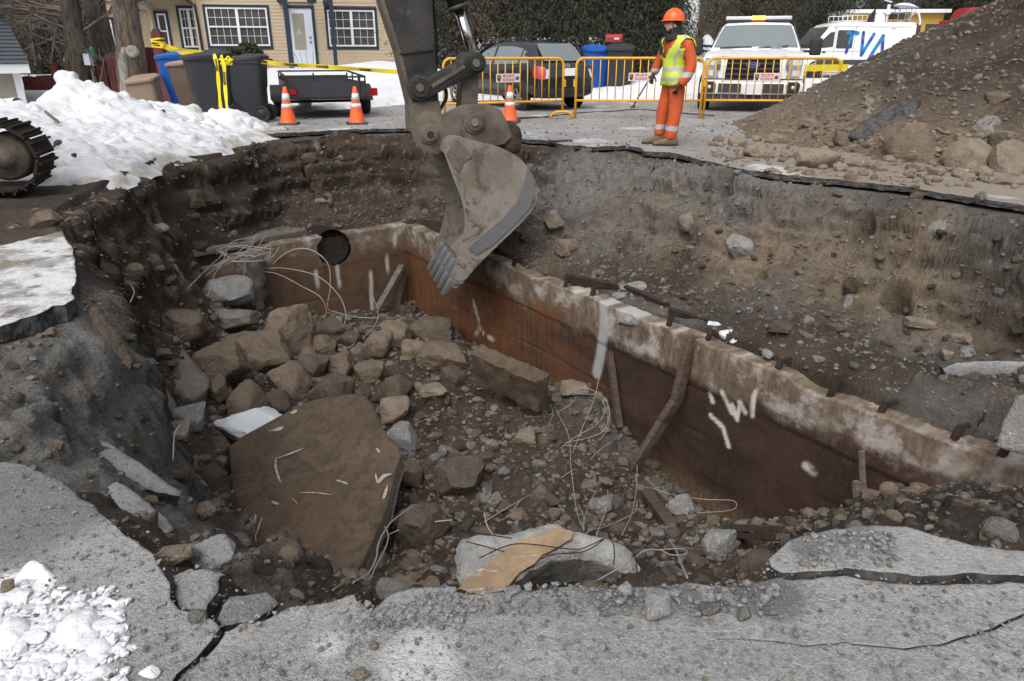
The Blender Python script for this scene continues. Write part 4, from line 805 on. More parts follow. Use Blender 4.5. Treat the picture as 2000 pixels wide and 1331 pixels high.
slab('concrete_slab', on_plane([(240, 712), (262, 700), (290, 712), (320, 745), (345, 790), (352, 815), (340, 838), (310, 800), (275, 755)], *_p), .12, ['concrete_dusty', 'concrete_dusty'], 'narrow broken concrete slab below the long brown slab on the left slope', 'slab', None, 7, .01, .014)
_p=(PZ(315, 490, -1.05), PZ(345, 500, -1.1), PZ(380, 590, -1.5))
slab('concrete_slab', on_plane([(250, 480), (300, 478), (325, 488), (345, 520), (378, 570), (388, 590), (350, 580), (300, 545), (262, 510)], *_p), .10, ['concrete_dusty', 'concrete'], 'earth covered slab edge tilted beside the broken roof corner', 'slab', None, 8, .014, .015)
def on_norm(l, px, py, n, lift=.03):
 p=hit(px, py)+np.array(n)*lift;return[PPL(x_, y_, p, n)for x_, y_ in l]
slab('concrete_slab', on_norm([(182, 600), (200, 604), (228, 645), (264, 702), (255, 722), (228, 695), (203, 660), (186, 628)], 222, 660, np.array((.72, -.5, .48))), .07, 'rock_dark', 'thin dark plate standing on edge down the left bank', 'slab', None, 9, .01, .012)
def on_norm(l, px, py, n, lift=.03):
 p=hit(px, py)+np.array(n)*lift;return[PPL(x_, y_, p, n)for x_, y_ in l]
slab('asphalt_slab', on_norm([(140, 832), (165, 838), (200, 852), (235, 878), (270, 900), (310, 930), (353, 957), (350, 967), (310, 962), (262, 945), (225, 915), (190, 895), (178, 870)], 245, 900, np.array((.42, -.30, .86)), .10), .11, ['asphalt_chunk', 'asphalt_side'], 'long strip of broken asphalt sliding into the hole at left', 'slab', 'broken asphalt pieces', 10, .01, .012)
slab('asphalt_slab', on_norm([(210, 950), (228, 938), (255, 952), (285, 975), (318, 1005), (342, 1030), (325, 1040), (290, 1032), (262, 1022), (235, 995)], 270, 985, np.array((.40, -.25, .88)), .11), .13, ['asphalt_chunk', 'asphalt_side'], 'thick asphalt chunk lying against the broken pavement edge at left', 'slab', 'broken asphalt pieces', 11, .012, .014)
slab('asphalt_slab', [PZ(px, py, -.03)for px, py in[(336, 1120), (372, 1105), (430, 1110), (424, 1150), (398, 1192), (346, 1182)]], .09, ['asphalt', 'asphalt_side'], 'loose piece of grey pavement cracked off the near left edge', 'slab', 'broken asphalt pieces', 12, .006, .010)
_p=(PZ(430, 1180, -.05), PZ(545, 1168, -.14), PZ(480, 1222, -.05))
slab('asphalt_slab', on_plane([(426, 1198), (448, 1160), (522, 1155), (548, 1172), (500, 1208), (436, 1214)], *_p), .10, ['asphalt', 'asphalt_side'], 'tilted pavement piece sinking at the crack by the near edge', 'slab', 'broken asphalt pieces', 13, .006, .010)
slab('asphalt_slab', [PZ(px, py, -.02)for px, py in[(345, 1298), (375, 1280), (405, 1282), (400, 1300), (372, 1318), (350, 1322)]], .07, ['asphalt', 'asphalt_side'], 'small wedge of asphalt caught in the front crack', 'slab', 'broken asphalt pieces', 14, .005, .008)
_p=(PZ(1845, 720, -1.05), PZ(2000, 715, -1.0), PZ(1900, 738, -1.12))
slab('asphalt_slab', on_plane([(1842, 722), (1870, 710), (1940, 706), (2010, 708), (2060, 725), (1990, 738), (1900, 738), (1850, 736)], *_p), .10, ['asphalt_chunk', 'asphalt_side'], 'dark asphalt slab lying flat on the shelf right of the tank', 'slab', 'broken asphalt pieces', 15, .008, .012)
_p=(PZ(1945, 870, -1.05), PZ(1990, 770, -.72), PZ(2040, 880, -1.0))
slab('concrete_slab', on_plane([(1943, 872), (1950, 850), (1965, 810), (1985, 772), (2030, 762), (2070, 880), (2000, 888), (1965, 880)], *_p), .16, 'concrete', 'pale grey concrete slab at the right end of the tank wall', 'slab', None, 16, .008, .010)
_p=(PZ(1835, 535, -.85), PZ(1905, 498, -.72), PZ(1912, 520, -.86))
slab('concrete_block', on_plane([(1830, 538), (1860, 508), (1905, 494), (1916, 515), (1890, 530), (1850, 540)], *_p), .12, 'concrete', 'pale concrete block lying under the gravel bank', 'block', None, 17, .008, .010)
# concrete beam across the middle
def beam_obj(name, a, b_, wd, ht, mat, label, cat, seed=1, cuts=22, rough=.02, twist=0, group=None):
 a, b_=np.array(a, float), np.array(b_, float);d=b_-a;L=np.linalg.norm(d);d/=L;r=np.cross(d, (0, 0, 1));r/=np.linalg.norm(r);u=np.cross(r, d)
 R=np.array(Matrix.Rotation(twist, 3, Vector(d)));r=R@r;u=R@u;rows=[];per=[]
 m=9
 for k in range(m):per.append((-1+2*k/m, -1))
 for k in range(m):per.append((1, -1+2*k/m))
 for k in range(m):per.append((1-2*k/m, 1))
 for k in range(m):per.append((-1, 1-2*k/m))
 per=np.array(per);ts=np.linspace(0, 1, cuts);P=[]
 for t in ts:P.append(a+d*L*t+per[:, :1]*r*wd/2+per[:, 1:]*u*ht/2)
 P=np.array(P);n=len(per);e0=P[0].mean(0)-d*.01;e1=P[-1].mean(0)+d*.02;F=[]
 for k in range(cuts-1):
  for j in range(n):F+=[(k*n+j, k*n+(j+1)%n, (k+1)*n+(j+1)%n), (k*n+j, (k+1)*n+(j+1)%n, (k+1)*n+j)]
 base=cuts*n;F+=[((j+1)%n, j, base)for j in range(n)]+[((cuts-1)*n+j, (cuts-1)*n+(j+1)%n, base+1)for j in range(n)]
 P=np.concatenate([P.reshape(-1, 3), [e0, e1]]);q=P+seed*2.7;P=P+np.column_stack([fbm(q, 5, 4, seed+k)for k in range(3)])*rough*1.6
 c=(a+b_)/2;me=np_mesh(name, P-c, np.array(F), None, True);bm=bmesh.new();bm.from_mesh(me);bmesh.ops.recalc_face_normals(bm, faces=bm.faces);bm.to_mesh(me);bm.free();set_sharp(me, .8)
 return tag(link(name, me, None, c, M[mat]if isinstance(mat, str)else mat), label, cat, group)
beam_obj('concrete_beam', PZ(935, 712, -2.05), PZ(1062, 768, -2.12), .20, .42, 'slab', 'broken concrete beam lying across the rubble near the tank wall', 'beam', 3, 46, .04, .25)
# pale broken block at the front, with its tangle of wire
blk=empty('concrete_block', PZ(1070, 1100, -1.75), 0, 'large white and tan concrete chunk tangled in wire at the front of the pit', 'block')
_p=(PZ(888, 1085, -1.34), PZ(1090, 1025, -1.22), PZ(1250, 1110, -1.33))
P, T, _t, _nn, _c=slab_geo(on_plane([(886, 1090), (890, 1068), (905, 1050), (940, 1042), (985, 1040), (1030, 1034), (1090, 1024), (1125, 1032), (1160, 1040), (1200, 1050), (1235, 1072), (1252, 1100), (1240, 1112), (1200, 1100), (1165, 1096), (1120, 1090), (1075, 1094), (1040, 1108), (1005, 1130), (960, 1150), (900, 1150), (888, 1120)], *_p), .42, 77, .035, .022, .05, None, 7)
me=np_mesh('core', P-np.array(blk.location), T);set_sharp(me, .6);link('core', me, blk, None, M['concrete_white'])
tb=slab_geo(on_plane([(895, 1150), (912, 1128), (955, 1098), (985, 1070), (1010, 1058), (1050, 1045), (1090, 1030), (1120, 1038), (1118, 1052), (1090, 1068), (1060, 1082), (1045, 1100), (1010, 1120), (985, 1152), (940, 1162)], *[q+np.array([0, -.012, .03])for q in _p]), .08, 21, .02, .014, .012)
b=NB('formwork_face');n1=b.noise(3, 6, .7);c=b.mix(b.ramp(n1, .4, .65), (.34, .25, .16), (.25, .18, .115));c=b.mix(b.math('MULTIPLY', b.ramp(b.noise(4.5, 5, .7, b.mapping((.5, 3.5, 2), (0, 0, .5))), .57, .64), .8), c, (.62, .57, .50));M['formwork_face']=b.done(c, .85, b.bump(n1, .01), spec=.25)
me=np_mesh('formed_face', tb[0]-np.array(blk.location), tb[1], None, False);link('formed_face', me, blk, None, M['formwork_face'])
for k, path in enumerate([[(935, 1091), (975, 1072), (1005, 1063), (1045, 1064), (1090, 1070), (1130, 1073), (1160, 1062), (1185, 1051), (1197, 1060), (1200, 1085), (1198, 1105)], [(1055, 1092), (1080, 1083), (1110, 1081), (1135, 1079), (1160, 1068), (1180, 1053)], [(945, 1000), (952, 1028), (965, 1048), (982, 1072)], [(915, 1040), (950, 1044), (1000, 1052)], [(910, 1058), (945, 1067), (985, 1078)], [(1180, 1032), (1205, 1046), (1225, 1065), (1240, 1085), (1243, 1108), (1245, 1132)], [(1165, 1135), (1195, 1118), (1220, 1104), (1240, 1090), (1260, 1075), (1290, 1075), (1310, 1084), (1338, 1083), (1340, 1075), (1325, 1072), (1290, 1074)]]):
 wpts=catmull([PZ(px, py, -1.19-.0009*max(0, py-1030)+.025*math.sin(j*1.3+k))for j, (px, py)in enumerate(path)], 6);MB().tube(wpts, .0032, 6).build('rebar', M['rebar' if k in(2, 6)else 'rust_iron'], blk, blk.location, fixn=False)
 # rocks one can pick out, from the far left round to the right
G1='boulders in the rubble'
for a in[(500, 682, 140, 110, 'rock_brown', 'broad flat topped brown boulder under the two pale concrete blocks'), (555, 640, 110, 110, 'rock_brown', 'high brown boulder right of the two pale concrete blocks'), (425, 712, 140, 84, 'rock_brown', 'wide brown boulder beside the long slab on the left'), (355, 625, 95, 75, 'rock_brown', 'rounded brown boulder left of the lower pale concrete block'), (570, 738, 88, 84, 'rock_brown', 'smooth rounded tan boulder with pale rim'), (645, 758, 90, 75, 'rock_dark', 'dark brown boulder behind the tip of the great slab'), (480, 785, 85, 82, 'rock_brown', 'angular boulder behind the white ice lump'), (545, 782, 55, 50, 'rock_dark', 'small dark wedge stone beside the smooth rounded boulder'), (770, 800, 64, 62, 'rock_tan', 'tan triangular rock at the right shoulder of the great slab'), (805, 920, 60, 64, 'rock_brown', 'pointed brown rock below the broken grey block'), (892, 930, 110, 82, 'rock_dark', 'overhanging brown rock in the middle of the soil'), (825, 1020, 110, 112, 'rock_dark', 'big round dark boulder beside the lower corner of the great slab'), (865, 690, 105, 78, 'rock_brown', 'largest brown boulder against the tank wall'), (820, 680, 78, 50, 'rock_brown', 'flat brown boulder behind the concrete beam'), (885, 735, 58, 50, 'rock_dark', 'dark boulder under the largest boulder by the wall'), (610, 712, 62, 52, 'rock_dark', 'brown stone between the rounded tan boulder and the heap behind'), (668, 712, 62, 56, 'rock_brown', 'blocky brown stone in the middle of the rubble'), (722, 722, 60, 52, 'rock_brown', 'round brown stone right of the blocky one'), (735, 672, 66, 66, 'rock_brown', 'upright brown stone under the bent wires'), (775, 650, 62, 58, 'rock_brown', 'brown stone below the two leaning planks'), (628, 672, 56, 48, 'rock_brown', 'squat brown stone right of the high boulder'), (680, 662, 58, 40, 'rock_dark', 'low brown stone in the row by the wires'), (775, 755, 62, 50, 'rock_dark', 'dark flat stone left of the concrete beam'), (848, 762, 60, 30, 'rock_tan', 'flat tan stone at the foot of the beam'), (700, 770, 50, 40, 'rock_dark', 'dark stone just above the great slab'), (1027, 850, 46, 38, 'rock_tan', 'lone tan rock on the soil under the beam'), (420, 755, 46, 48, 'rock_brown', 'small brown stone at the foot of the long slab'), (600, 690, 40, 34, 'rock_brown', 'small round stone behind the tan boulder'), (90, 427, 58, 36, 'rock_brown', 'brown rock on the rim above the white pavement'), (345, 1080, 74, 34, 'rock_tan', 'rounded orange brown stone under the pavement edge'), (1120, 755, 60, 30, 'rock_tan', 'pale tan stone on the grey heap by the wall'), (590, 655, 36, 30, 'rock_brown', 'small upright stone beside the high boulder'), (735, 1095, 44, 36, 'rock_brown', 'small brown stone by the bent wires at the lower corner'), (400, 995, 48, 34, 'rock_brown', 'brown stone in the hollow left of the great slab'), (320, 690, 40, 28, 'rock_dark', 'dark stone under the left slab'), (840, 640, 90, 50, 'rock_dark', 'low earthy mound of stone in front of the long wall'), (650, 640, 60, 30, 'rock_dark', 'low stone at the foot of the back wall')]:
 rock(*a, group=G1, round_=.16 if 'round' in a[5]or 'smooth' in a[5]else.03)
for a in[(437, 566, 104, 54, 'concrete', 'upper of the two pale concrete blocks at the back left'), (447, 620, 106, 50, 'concrete_dusty', 'lower of the two pale concrete blocks at the back left'), (784, 850, 76, 62, 'concrete', 'broken grey concrete lump right of the great slab'), (372, 808, 64, 56, 'concrete', 'pale concrete lump at the foot of the left slabs'), (1405, 1050, 64, 58, 'concrete', 'grey concrete lump near the front right timbers'), (1330, 988, 50, 44, 'concrete', 'small grey concrete lump beside the fallen plank'), (1172, 985, 44, 40, 'concrete', 'small pale concrete lump among the thin wires'), (1240, 560, 60, 20, 'concrete', 'flat grey chip on top of the tank wall'), (350, 840, 50, 36, 'concrete_dusty', 'rounded concrete end with a hanging wire'), (420, 1080, 100, 50, 'asphalt_chunk', 'grey asphalt lump on the bank in front of the great slab'), (1255, 735, 26, 14, 'concrete', 'small grey chip lying by the wall post')]:
 rock(*a, group=None, name='concrete_lump', cat='concrete lump', round_=.02, planes=8, rough=.08)
tag(rock(492, 832, 130, 92, 'ice', 'translucent white block of ice behind the great slab', 88, round_=.05, planes=8, name='ice_block', cat='ice', group=None), None)
for a in[(1083, 428, 46, 50, 'rock_tan', 'tan rock under the bucket heel on the far bank'), (1445, 474, 52, 52, 'concrete', 'white rock set in the tan clay bank'), (1107, 482, 46, 36, 'rock_tan', 'wedge of tan rock on the far shelf'), (1340, 430, 36, 44, 'rock_tan', 'upright tan rock in the gravel bank'), (1530, 640, 60, 22, 'rock_dark', 'long flat stone on the shelf behind the wall'), (1800, 630, 60, 24, 'rock_tan', 'flat tan stone below the small cave'), (1880, 660, 44, 30, 'rock_tan', 'tan stone between the cave and the right edge'), (380, 388, 50, 40, 'rock_dark', 'brown stone bedded high in the far left bank'), (628, 392, 26, 14, 'rock_tan', 'pale stone on the far bank above the hole'), (314, 445, 30, 20, 'concrete', 'lone pale cube of concrete on the left bank'), (605, 310, 40, 26, 'rock_dark', 'dark stone bedded in the far bank under the cones'), (1850, 690, 30, 22, 'rock_tan', 'small tan stone above the dark asphalt slab'), (1500, 690, 26, 18, 'concrete', 'pale chip on the soil behind the wall'), (1600, 700, 30, 16, 'rock_tan', 'thin tan stone behind the wall middle')]:
 rock(*a, group='stones on the pit banks', round_=.03)
for k, (px, py, wp, hp)in enumerate([(1400, 640, 48, 26), (1425, 655, 44, 24), (1440, 665, 30, 18), (1380, 640, 26, 16), (1212, 578, 34, 14), (1225, 624, 40, 26)]):
 rock(px, py, wp, hp, 'ice' if k<4 else 'concrete', None, 300+k, round_=.1, rough=.12, name='snow_lump', group='crumbled snow on the tank wall', cat='snow', at=PZ(px, py+hp*.3, TZ+.02))['label']=['largest lump of the dirty snow crumbled on the tank wall', 'middle lump of the dirty snow crumbled on the tank wall', 'lump of dirty snow nearest the camera on the tank wall', 'lump of dirty snow nearest the digger on the tank wall', 'grey concrete crumb on the wall top by the far steel strips', 'wider grey concrete crumb on the wall top by the pale streak'][k]
 # timbers
def timber(p0, p1, wd, ht, label, mat='timber', z0=None, z1=None, twist=0., name='timber', grp='old timbers in the pit', seed=1):
 a=PZ(*p0, z0)if z0 is not None else hit(*p0);b_=PZ(*p1, z1)if z1 is not None else hit(*p1);return beam_obj(name, a, b_, wd, ht, mat, label, 'timber', seed, 14, .007, twist, grp)
def wallp(px, py, off=-.08):
 o=np.array([TC[0]+TN[0]*off, TC[1]+TN[1]*off, 0]);return PPL(px, py, o, np.array([TN[0], TN[1], 0]))
tb_=empty('bent_timber', wallp(1232, 925, -.5), 0, 'long cracked timber leaning from the soil to the wall top', 'timber', 'old timbers in the pit')
pts=[wallp(1352, 655, -.03), wallp(1322, 780, -.16), wallp(1296, 822, -.24), wallp(1232, 925, -.5)]
b=MB()
for k in range(3):b.beam(pts[k], np.array(pts[k+1])+(np.array(pts[k+1])-pts[k])*(.02 if k<2 else 0), .115-.0*k, .075, (0.6, -.8, .3), .125 if k<2 else.13, .075)
b.build('beam', M['timber'], tb_, tb_.location, .012)
beam_obj('timber', wallp(1190, 688, -.06), wallp(1210, 835, -.12), .065, .06, 'timber', 'dark upright post against the wall left of the long timber', 'timber', 2, 12, .006, 0, 'old timbers in the pit')
beam_obj('timber', wallp(1683, 882, -.22), wallp(1688, 1003, -.24), .035, .03, 'timber_grey', 'thin pointed grey stake before the wall', 'timber', 3, 10, .006, 0, 'old timbers in the pit')
beam_obj('timber', wallp(1672, 940, -.26), wallp(1678, 1012, -.28), .05, .035, 'timber_grey', 'short broad grey stake beside the pointed one', 'timber', 4, 10, .006, 0, 'old timbers in the pit')
def backp(px, py, off=.1):
 o=np.array([TC[0]+TE[0]*off, TC[1]+TE[1]*off, 0]);return PPL(px, py, o, np.array([TE[0], TE[1], 0]))
beam_obj('timber', backp(786, 520, .10), backp(738, 605, .45), .10, .07, 'timber_grey', 'grey plank leaning in the far corner of the tank', 'timber', 5, 10, .006, 0, 'old timbers in the pit')
beam_obj('timber', backp(790, 540, .06), backp(775, 610, .20), .09, .07, 'timber', 'dark plank standing upright in the far corner of the tank', 'timber', 6, 10, .006, 0, 'old timbers in the pit')
for a in[((1250, 945), (1310, 1025), .11, .05, 'flat old plank running down from the long timber', 'timber'), ((1262, 938), (1300, 975), .04, .04, 'short stick beside the flat old plank', 'timber_grey'), ((1425, 1030), (1545, 1036), .07, .05, 'upper fallen board at the front right', 'timber'), ((1440, 1047), (1530, 1050), .08, .04, 'lower fallen board at the front right', 'timber'), ((1305, 1068), (1400, 1082), .035, .03, 'thin lath behind the concrete chunk', 'timber_grey'), ((1865, 980), (1920, 1000), .03, .03, 'splinter of wood on the dark soil at right', 'timber'), ((1565, 650), (1610, 668), .04, .03, 'weathered stick on the soil behind the wall', 'timber_grey')]:
 timber(a[0], a[1], a[2], a[3], a[4], a[5], seed=int(a[0][0]))
for k, (a, b_, lab)in enumerate([((1105, 543), (1205, 562), 'rusted steel strip on the far part of the shelf'), ((1222, 565), (1305, 600), 'rusted steel strip end to end with the far one'), ((1308, 610), (1385, 632), 'rusted steel strip beside the snow on the wall'), ((1425, 632), (1500, 655), 'short rusted strip half buried behind the wall'), ((1640, 705), (1770, 742), 'long rusted strip buried in the soil at right'), ((1885, 788), (1960, 806), 'rusted bar poking from the bank at far right')]):
 p, q=PZ(*a, TZ+.08), PZ(*b_, TZ+.08);beam_obj('steel_strip', p, q, .05, .10, 'rust_iron', lab, 'steel strip', 30+k, 12, .006, .2, 'rusted steel strips behind the wall')
 # loose wires
for path, r, lab, u0, u1, md in[([(500, 548), (560, 494), (605, 488), (640, 515), (645, 560), (640, 600), (655, 610), (700, 620), (770, 622)], .011, 'thick rod looping down the back wall to the stones', .1, .1, .1), ([(500, 525), (560, 525), (620, 540), (660, 575), (675, 610), (672, 640)], .009, 'rod arching across the back wall', .15, .1, .15), ([(490, 530), (540, 535), (590, 560), (625, 580), (637, 605), (632, 630)], .009, 'rod arching under the first arch', .15, .1, .15), ([(727, 578), (738, 605), (735, 630), (715, 655), (680, 680)], .008, 'kinked bright wire standing up from the stones', .35, .05, .05), ([(770, 625), (750, 648), (720, 665), (695, 690)], .008, 'thick wire leaning down among the brown stones', .25, .03, .03), ([(635, 645), (625, 665), (628, 685)], .006, 'small hooked wire behind the blocky stone', .1, .02, 0), ([(700, 640), (770, 635), (800, 640), (835, 665)], .006, 'fine wire lying over the stones by the corner', .1, .05, .05), ([(352, 830), (341, 850), (338, 900)], .006, 'wire hanging straight down from the rounded concrete end', .15, .02, 0), ([(1082, 770), (1120, 762), (1150, 760), (1180, 778), (1190, 805), (1180, 840), (1150, 855), (1105, 865)], .0045, 'large loop of thin wire below the beam end', .1, .05, .12), ([(1082, 772), (1140, 770), (1170, 775), (1182, 800), (1165, 830), (1130, 850), (1098, 872)], .0045, 'second loop of thin wire inside the large one', .1, .05, .14), ([(1100, 870), (1150, 872), (1180, 850), (1192, 815), (1185, 790)], .004, 'third outer loop of thin wire', .05, .1, .1), ([(1175, 718), (1160, 780), (1140, 830), (1118, 885)], .0045, 'straight wire slanting across the loops', .1, .03, .02), ([(1083, 795), (1110, 850), (1115, 910), (1125, 990), (1135, 1025)], .0045, 'long wire dropping toward the front block', .05, .3, .0), ([(1125, 776), (1115, 790), (1075, 810), (1030, 815), (1026, 810)], .0045, 'wire with bent ends crossing under the beam', .12, .05, .02), ([(1075, 790), (1080, 810), (1065, 835), (1045, 843)], .0045, 'short curved wire under the beam end', .05, .02, .02), ([(1125, 915), (1060, 955), (1020, 975), (945, 1020)], .005, 'long straight wire running to the lower left', .1, .1, .05), ([(1018, 976), (990, 1010), (972, 1018)], .005, 'short wire branching to the lower left', .08, .04, .02), ([(1195, 863), (1170, 880), (1153, 898)], .005, 'short stray wire near the foot of the wall', .05, .02, .02), ([(1270, 953), (1320, 968), (1380, 976), (1430, 978), (1438, 990), (1420, 998), (1350, 1003)], .004, 'thin hooked wire in front of the wall foot', .05, .03, .03), ([(848, 1002), (815, 988), (790, 1000), (760, 1025), (740, 1060), (735, 1090), (720, 1120), (690, 1138)], .007, 'bent wire curving over the round dark boulder', .3, .06, .05), ([(883, 1016), (830, 1022), (780, 1035), (742, 1055), (728, 1062)], .007, 'wire reaching right across the round dark boulder', .3, .1, .05), ([(740, 1015), (757, 1040), (755, 1065), (735, 1105), (715, 1150), (702, 1178)], .007, 'wire dropping from the boulder to the pavement edge', .2, .08, .02), ([(688, 1128), (650, 1153)], .006, 'short wire under the lower corner of the great slab', .05, .03, 0), ([(890, 1122), (875, 1145), (868, 1160)], .005, 'short wire left of the front block', .1, .08, 0), ([(1130, 985), (1140, 1010), (1140, 1035)], .005, 'upright wire behind the front block', .3, .3, 0), ([(1168, 955), (1155, 975), (1145, 1000), (1138, 1030)], .005, 'second upright wire behind the front block', .2, .3, 0), ([(1187, 957), (1186, 985), (1175, 1020), (1165, 1045)], .006, 'grey upright rod behind the front block', .3, .35, 0), ([(1245, 980), (1240, 1000), (1215, 1015), (1180, 1030), (1150, 1038), (1140, 1055)], .006, 'curved rod right of the upright wires', .3, .4, 0), ([(1245, 880), (1243, 950), (1235, 1000), (1215, 1045)], .0055, 'dark rod hanging beside the long timber', .2, .4, 0), ([(1305, 1055), (1318, 1070), (1330, 1100), (1342, 1128)], .008, 'white bent wire right of the front block', .35, .15, 0), ([(255, 555), (262, 570), (255, 590)], .005, 'small curl of wire on the left soil slope', .08, .02, 0), ([(1570, 555), (1590, 560)], .004, 'scrap of wire on the clay bank', .03, .03, 0), ([(405, 580), (420, 535), (450, 500), (485, 490)], .006, 'stiff wire standing under the roof corner', .1, .3, 0), ([(370, 560), (410, 520), (440, 495)], .006, 'wire leaning in the dark corner under the roof', .05, .3, 0), ([(400, 540), (440, 512), (470, 500), (500, 470)], .006, 'third wire in the dark roof corner', .1, .2, 0)]:
 wire(path, r, lab, None, u0, u1, md)
tg=MB()
for k in range(16):
 a=PZ(430+RNG.uniform(-10, 40), 500+RNG.uniform(-12, 14), -1.22);b_=PZ(500+RNG.uniform(-20, 50), 462+RNG.uniform(-8, 40), -1.2+RNG.uniform(-.1, .12));m_=(a+b_)/2+RNG.uniform(-.18, .18, 3);tg.tube(catmull([a, m_, b_], 6), .006, 5)
tag(tg.build('wire_tangle', M['rebar'], None, PZ(470, 490, -1.2), fixn=False), 'snarl of thin wires at the torn roof corner', 'wire tangle')
# stones too many to count: chips, gravel and crumbs
def scatter(name, pts, sizes, mats_, seed=1, sub=1, flat=.7, kind='stuff', sink=.25):
 V, T=ICO[sub];n=len(pts);r=np.random.default_rng(seed);nv=len(V)
 var=[]
 for k in range(12):
  nn_=r.normal(size=(6, 3));nn_/=np.linalg.norm(nn_, axis=1, keepdims=True);h=r.uniform(.5, .95, 6);R_=np.minimum((h/np.maximum(V@nn_.T, 1e-3)).min(1), 1.15);var.append(V*R_[:, None])
 var=np.array(var)[r.integers(0, 12, n)];ang=r.uniform(0, 6.28, n);ca, sa=np.cos(ang), np.sin(ang);sc=r.uniform(.65, 1.25, (n, 3))*np.array([1, 1, flat]);W=var*sc[:, None]*np.array(sizes)[:, None, None]/2
 X_=W[..., 0]*ca[:, None]-W[..., 1]*sa[:, None];Y_=W[..., 0]*sa[:, None]+W[..., 1]*ca[:, None];Pn=np.stack([X_, Y_, W[..., 2]], -1)+np.array(pts)[:, None];Pn[..., 2]+=(np.array(sizes)*flat*(.5-sink)*.9)[:, None]
 T_=(T[None]+(np.arange(n)*nv)[:, None, None]).reshape(-1, 3);me=np_mesh(name, Pn.reshape(-1, 3), T_, None, False);ms=mats_ if isinstance(mats_, list)else[mats_];o=link(name, me, None, None, [M[m]for m in ms])
 if len(ms)>1:me.polygons.foreach_set('material_index', np.repeat(r.integers(0, len(ms), n), len(T)).astype(np.int32));me.update()
 if kind:o['kind']=kind
 return o
_in=np.where(in_poly(GP[:, 0], GP[:, 1], RIMF)&(GP[:, 1]>1.9))[0];sel=RNG.choice(_in, 24000);sz=.008+.055*RNG.random(24000)**4
scatter('rubble', GP[sel], sz, ['rock_brown', 'rock_brown', 'rock_dark', 'gravel', 'concrete_dusty'], 3, 1)
_rb=_in[(GP[_in, 2]<-1.5)];sel=np.concatenate([RNG.choice(_in, 500), RNG.choice(_rb, 1500)]);scatter('rubble', GP[sel], .04+.11*RNG.random(2000)**2.5, ['rock_brown', 'rock_dark', 'rock_brown', 'gravel'], 4, 2)
protos=[]
for k in range(8):
 P, T=rock_geo(900+k, (1, .85, .7), 13, 3, .12, .03);me=np_mesh('stone', P, T);set_sharp(me, .6);me.materials.append(M[['rock_brown', 'rock_dark', 'rock_brown', 'rock_tan', 'rock_brown', 'gravel', 'rock_dark', 'concrete_dusty'][k]]);protos.append(me)
cnt=0;_L=[]
while cnt<170:
 px, py=RNG.uniform(250, 1990), RNG.uniform(440, 1100)
 p=hit(px, py)
 if not in_poly(np.array([p[0]]), np.array([p[1]]), RIMF)[0]or p[1]<2.1:continue
 s_, n_=tank_s(np.array([p[0]]), np.array([p[1]]));
 if-.1<n_[0]<.35 and s_[0]>-.2:continue
 inside=n_[0]<0;s=(12+(24 if inside else 14)*RNG.random()**1.6)*depth(p)/FPX;k=int(RNG.integers(0, 8));o=link('stone', protos[k], None, (p[0], p[1], p[2]+s*.06));o.scale=(s, s*RNG.uniform(.7, 1.2), s*RNG.uniform(.7, 1.1));o.rotation_euler=(RNG.uniform(-.4, .4), RNG.uniform(-.4, .4), RNG.uniform(0, 6.28))
 colr=['brown', 'dark brown', 'brown', 'tan', 'brown', 'grey', 'dark brown', 'dusty grey'][k]
 _L.append((o, px, py, colr, inside));cnt+=1
LMK=[('great slab', 620, 940), ('concrete beam', 1000, 740), ('tan and white front chunk', 1070, 1090), ('long bent timber', 1290, 800), ('two wall stakes', 1682, 960), ('two pale blocks', 440, 595), ('far corner planks', 765, 565), ('smooth tan boulder', 570, 738), ('big round dark boulder', 825, 1020), ('white rock in the clay', 1445, 474), ('dark asphalt slab', 1930, 725), ('digger bucket', 960, 420), ('rusted steel strips', 1260, 580), ('little cave in the bank', 1745, 615), ('pale grey end slab', 1980, 830)]
_G={}
for(o, px, py, colr, inside)in _L:
 nm, lx, ly=min(LMK, key=lambda l:(l[1]-px)**2+(l[2]-py)**2);dx, dy=px-lx, py-ly;dr_=('right of' if dx>0 else 'left of')if abs(dx)>abs(dy)else('in front of' if dy>0 else 'behind')
 _G.setdefault((nm, dr_, colr), []).append((math.hypot(dx, dy), o, inside))
for(nm, dr_, colr), l in _G.items():
 for k, (d, o, inside)in enumerate(sorted(l, key=lambda q:q[0])):
  ordn=['nearest', 'second nearest', 'third nearest', 'fourth nearest', 'fifth nearest', 'sixth nearest', 'seventh nearest', 'eighth nearest', 'ninth nearest'][min(k, 8)];tag(o, f'{ordn} small {colr} stone {dr_} the {nm}', 'stone', f'small {colr} stones '+('inside the tank' if inside else 'beside the tank'))
def plate_pts(n, region, z=.004):
 out=[]
 while len(out)<n:
  px, py=RNG.uniform(*region[0]), RNG.uniform(*region[1]);p=PZ(px, py, z)
  if not in_poly(np.array([p[0]]), np.array([p[1]]), RIMF)[0]:out.append(p)
 return np.array(out)
pts=plate_pts(2600, ((0, 2000), (900, 1340)));scatter('gravel', pts, .004+.014*RNG.random(2600)**4, ['gravel', 'asphalt_chunk', 'concrete', 'rock_tan', 'asphalt_chunk'], 5, 1, .6)
pts=np.concatenate([plate_pts(480, ((860, 1520), (1140, 1200))), plate_pts(250, ((700, 900), (1150, 1230))), plate_pts(300, ((1550, 1750), (1040, 1110)), .016)]);scatter('gravel', pts, .005+.024*RNG.random(1030)**3.5, ['gravel', 'asphalt_chunk', 'concrete', 'asphalt_chunk'], 6, 1, .7)
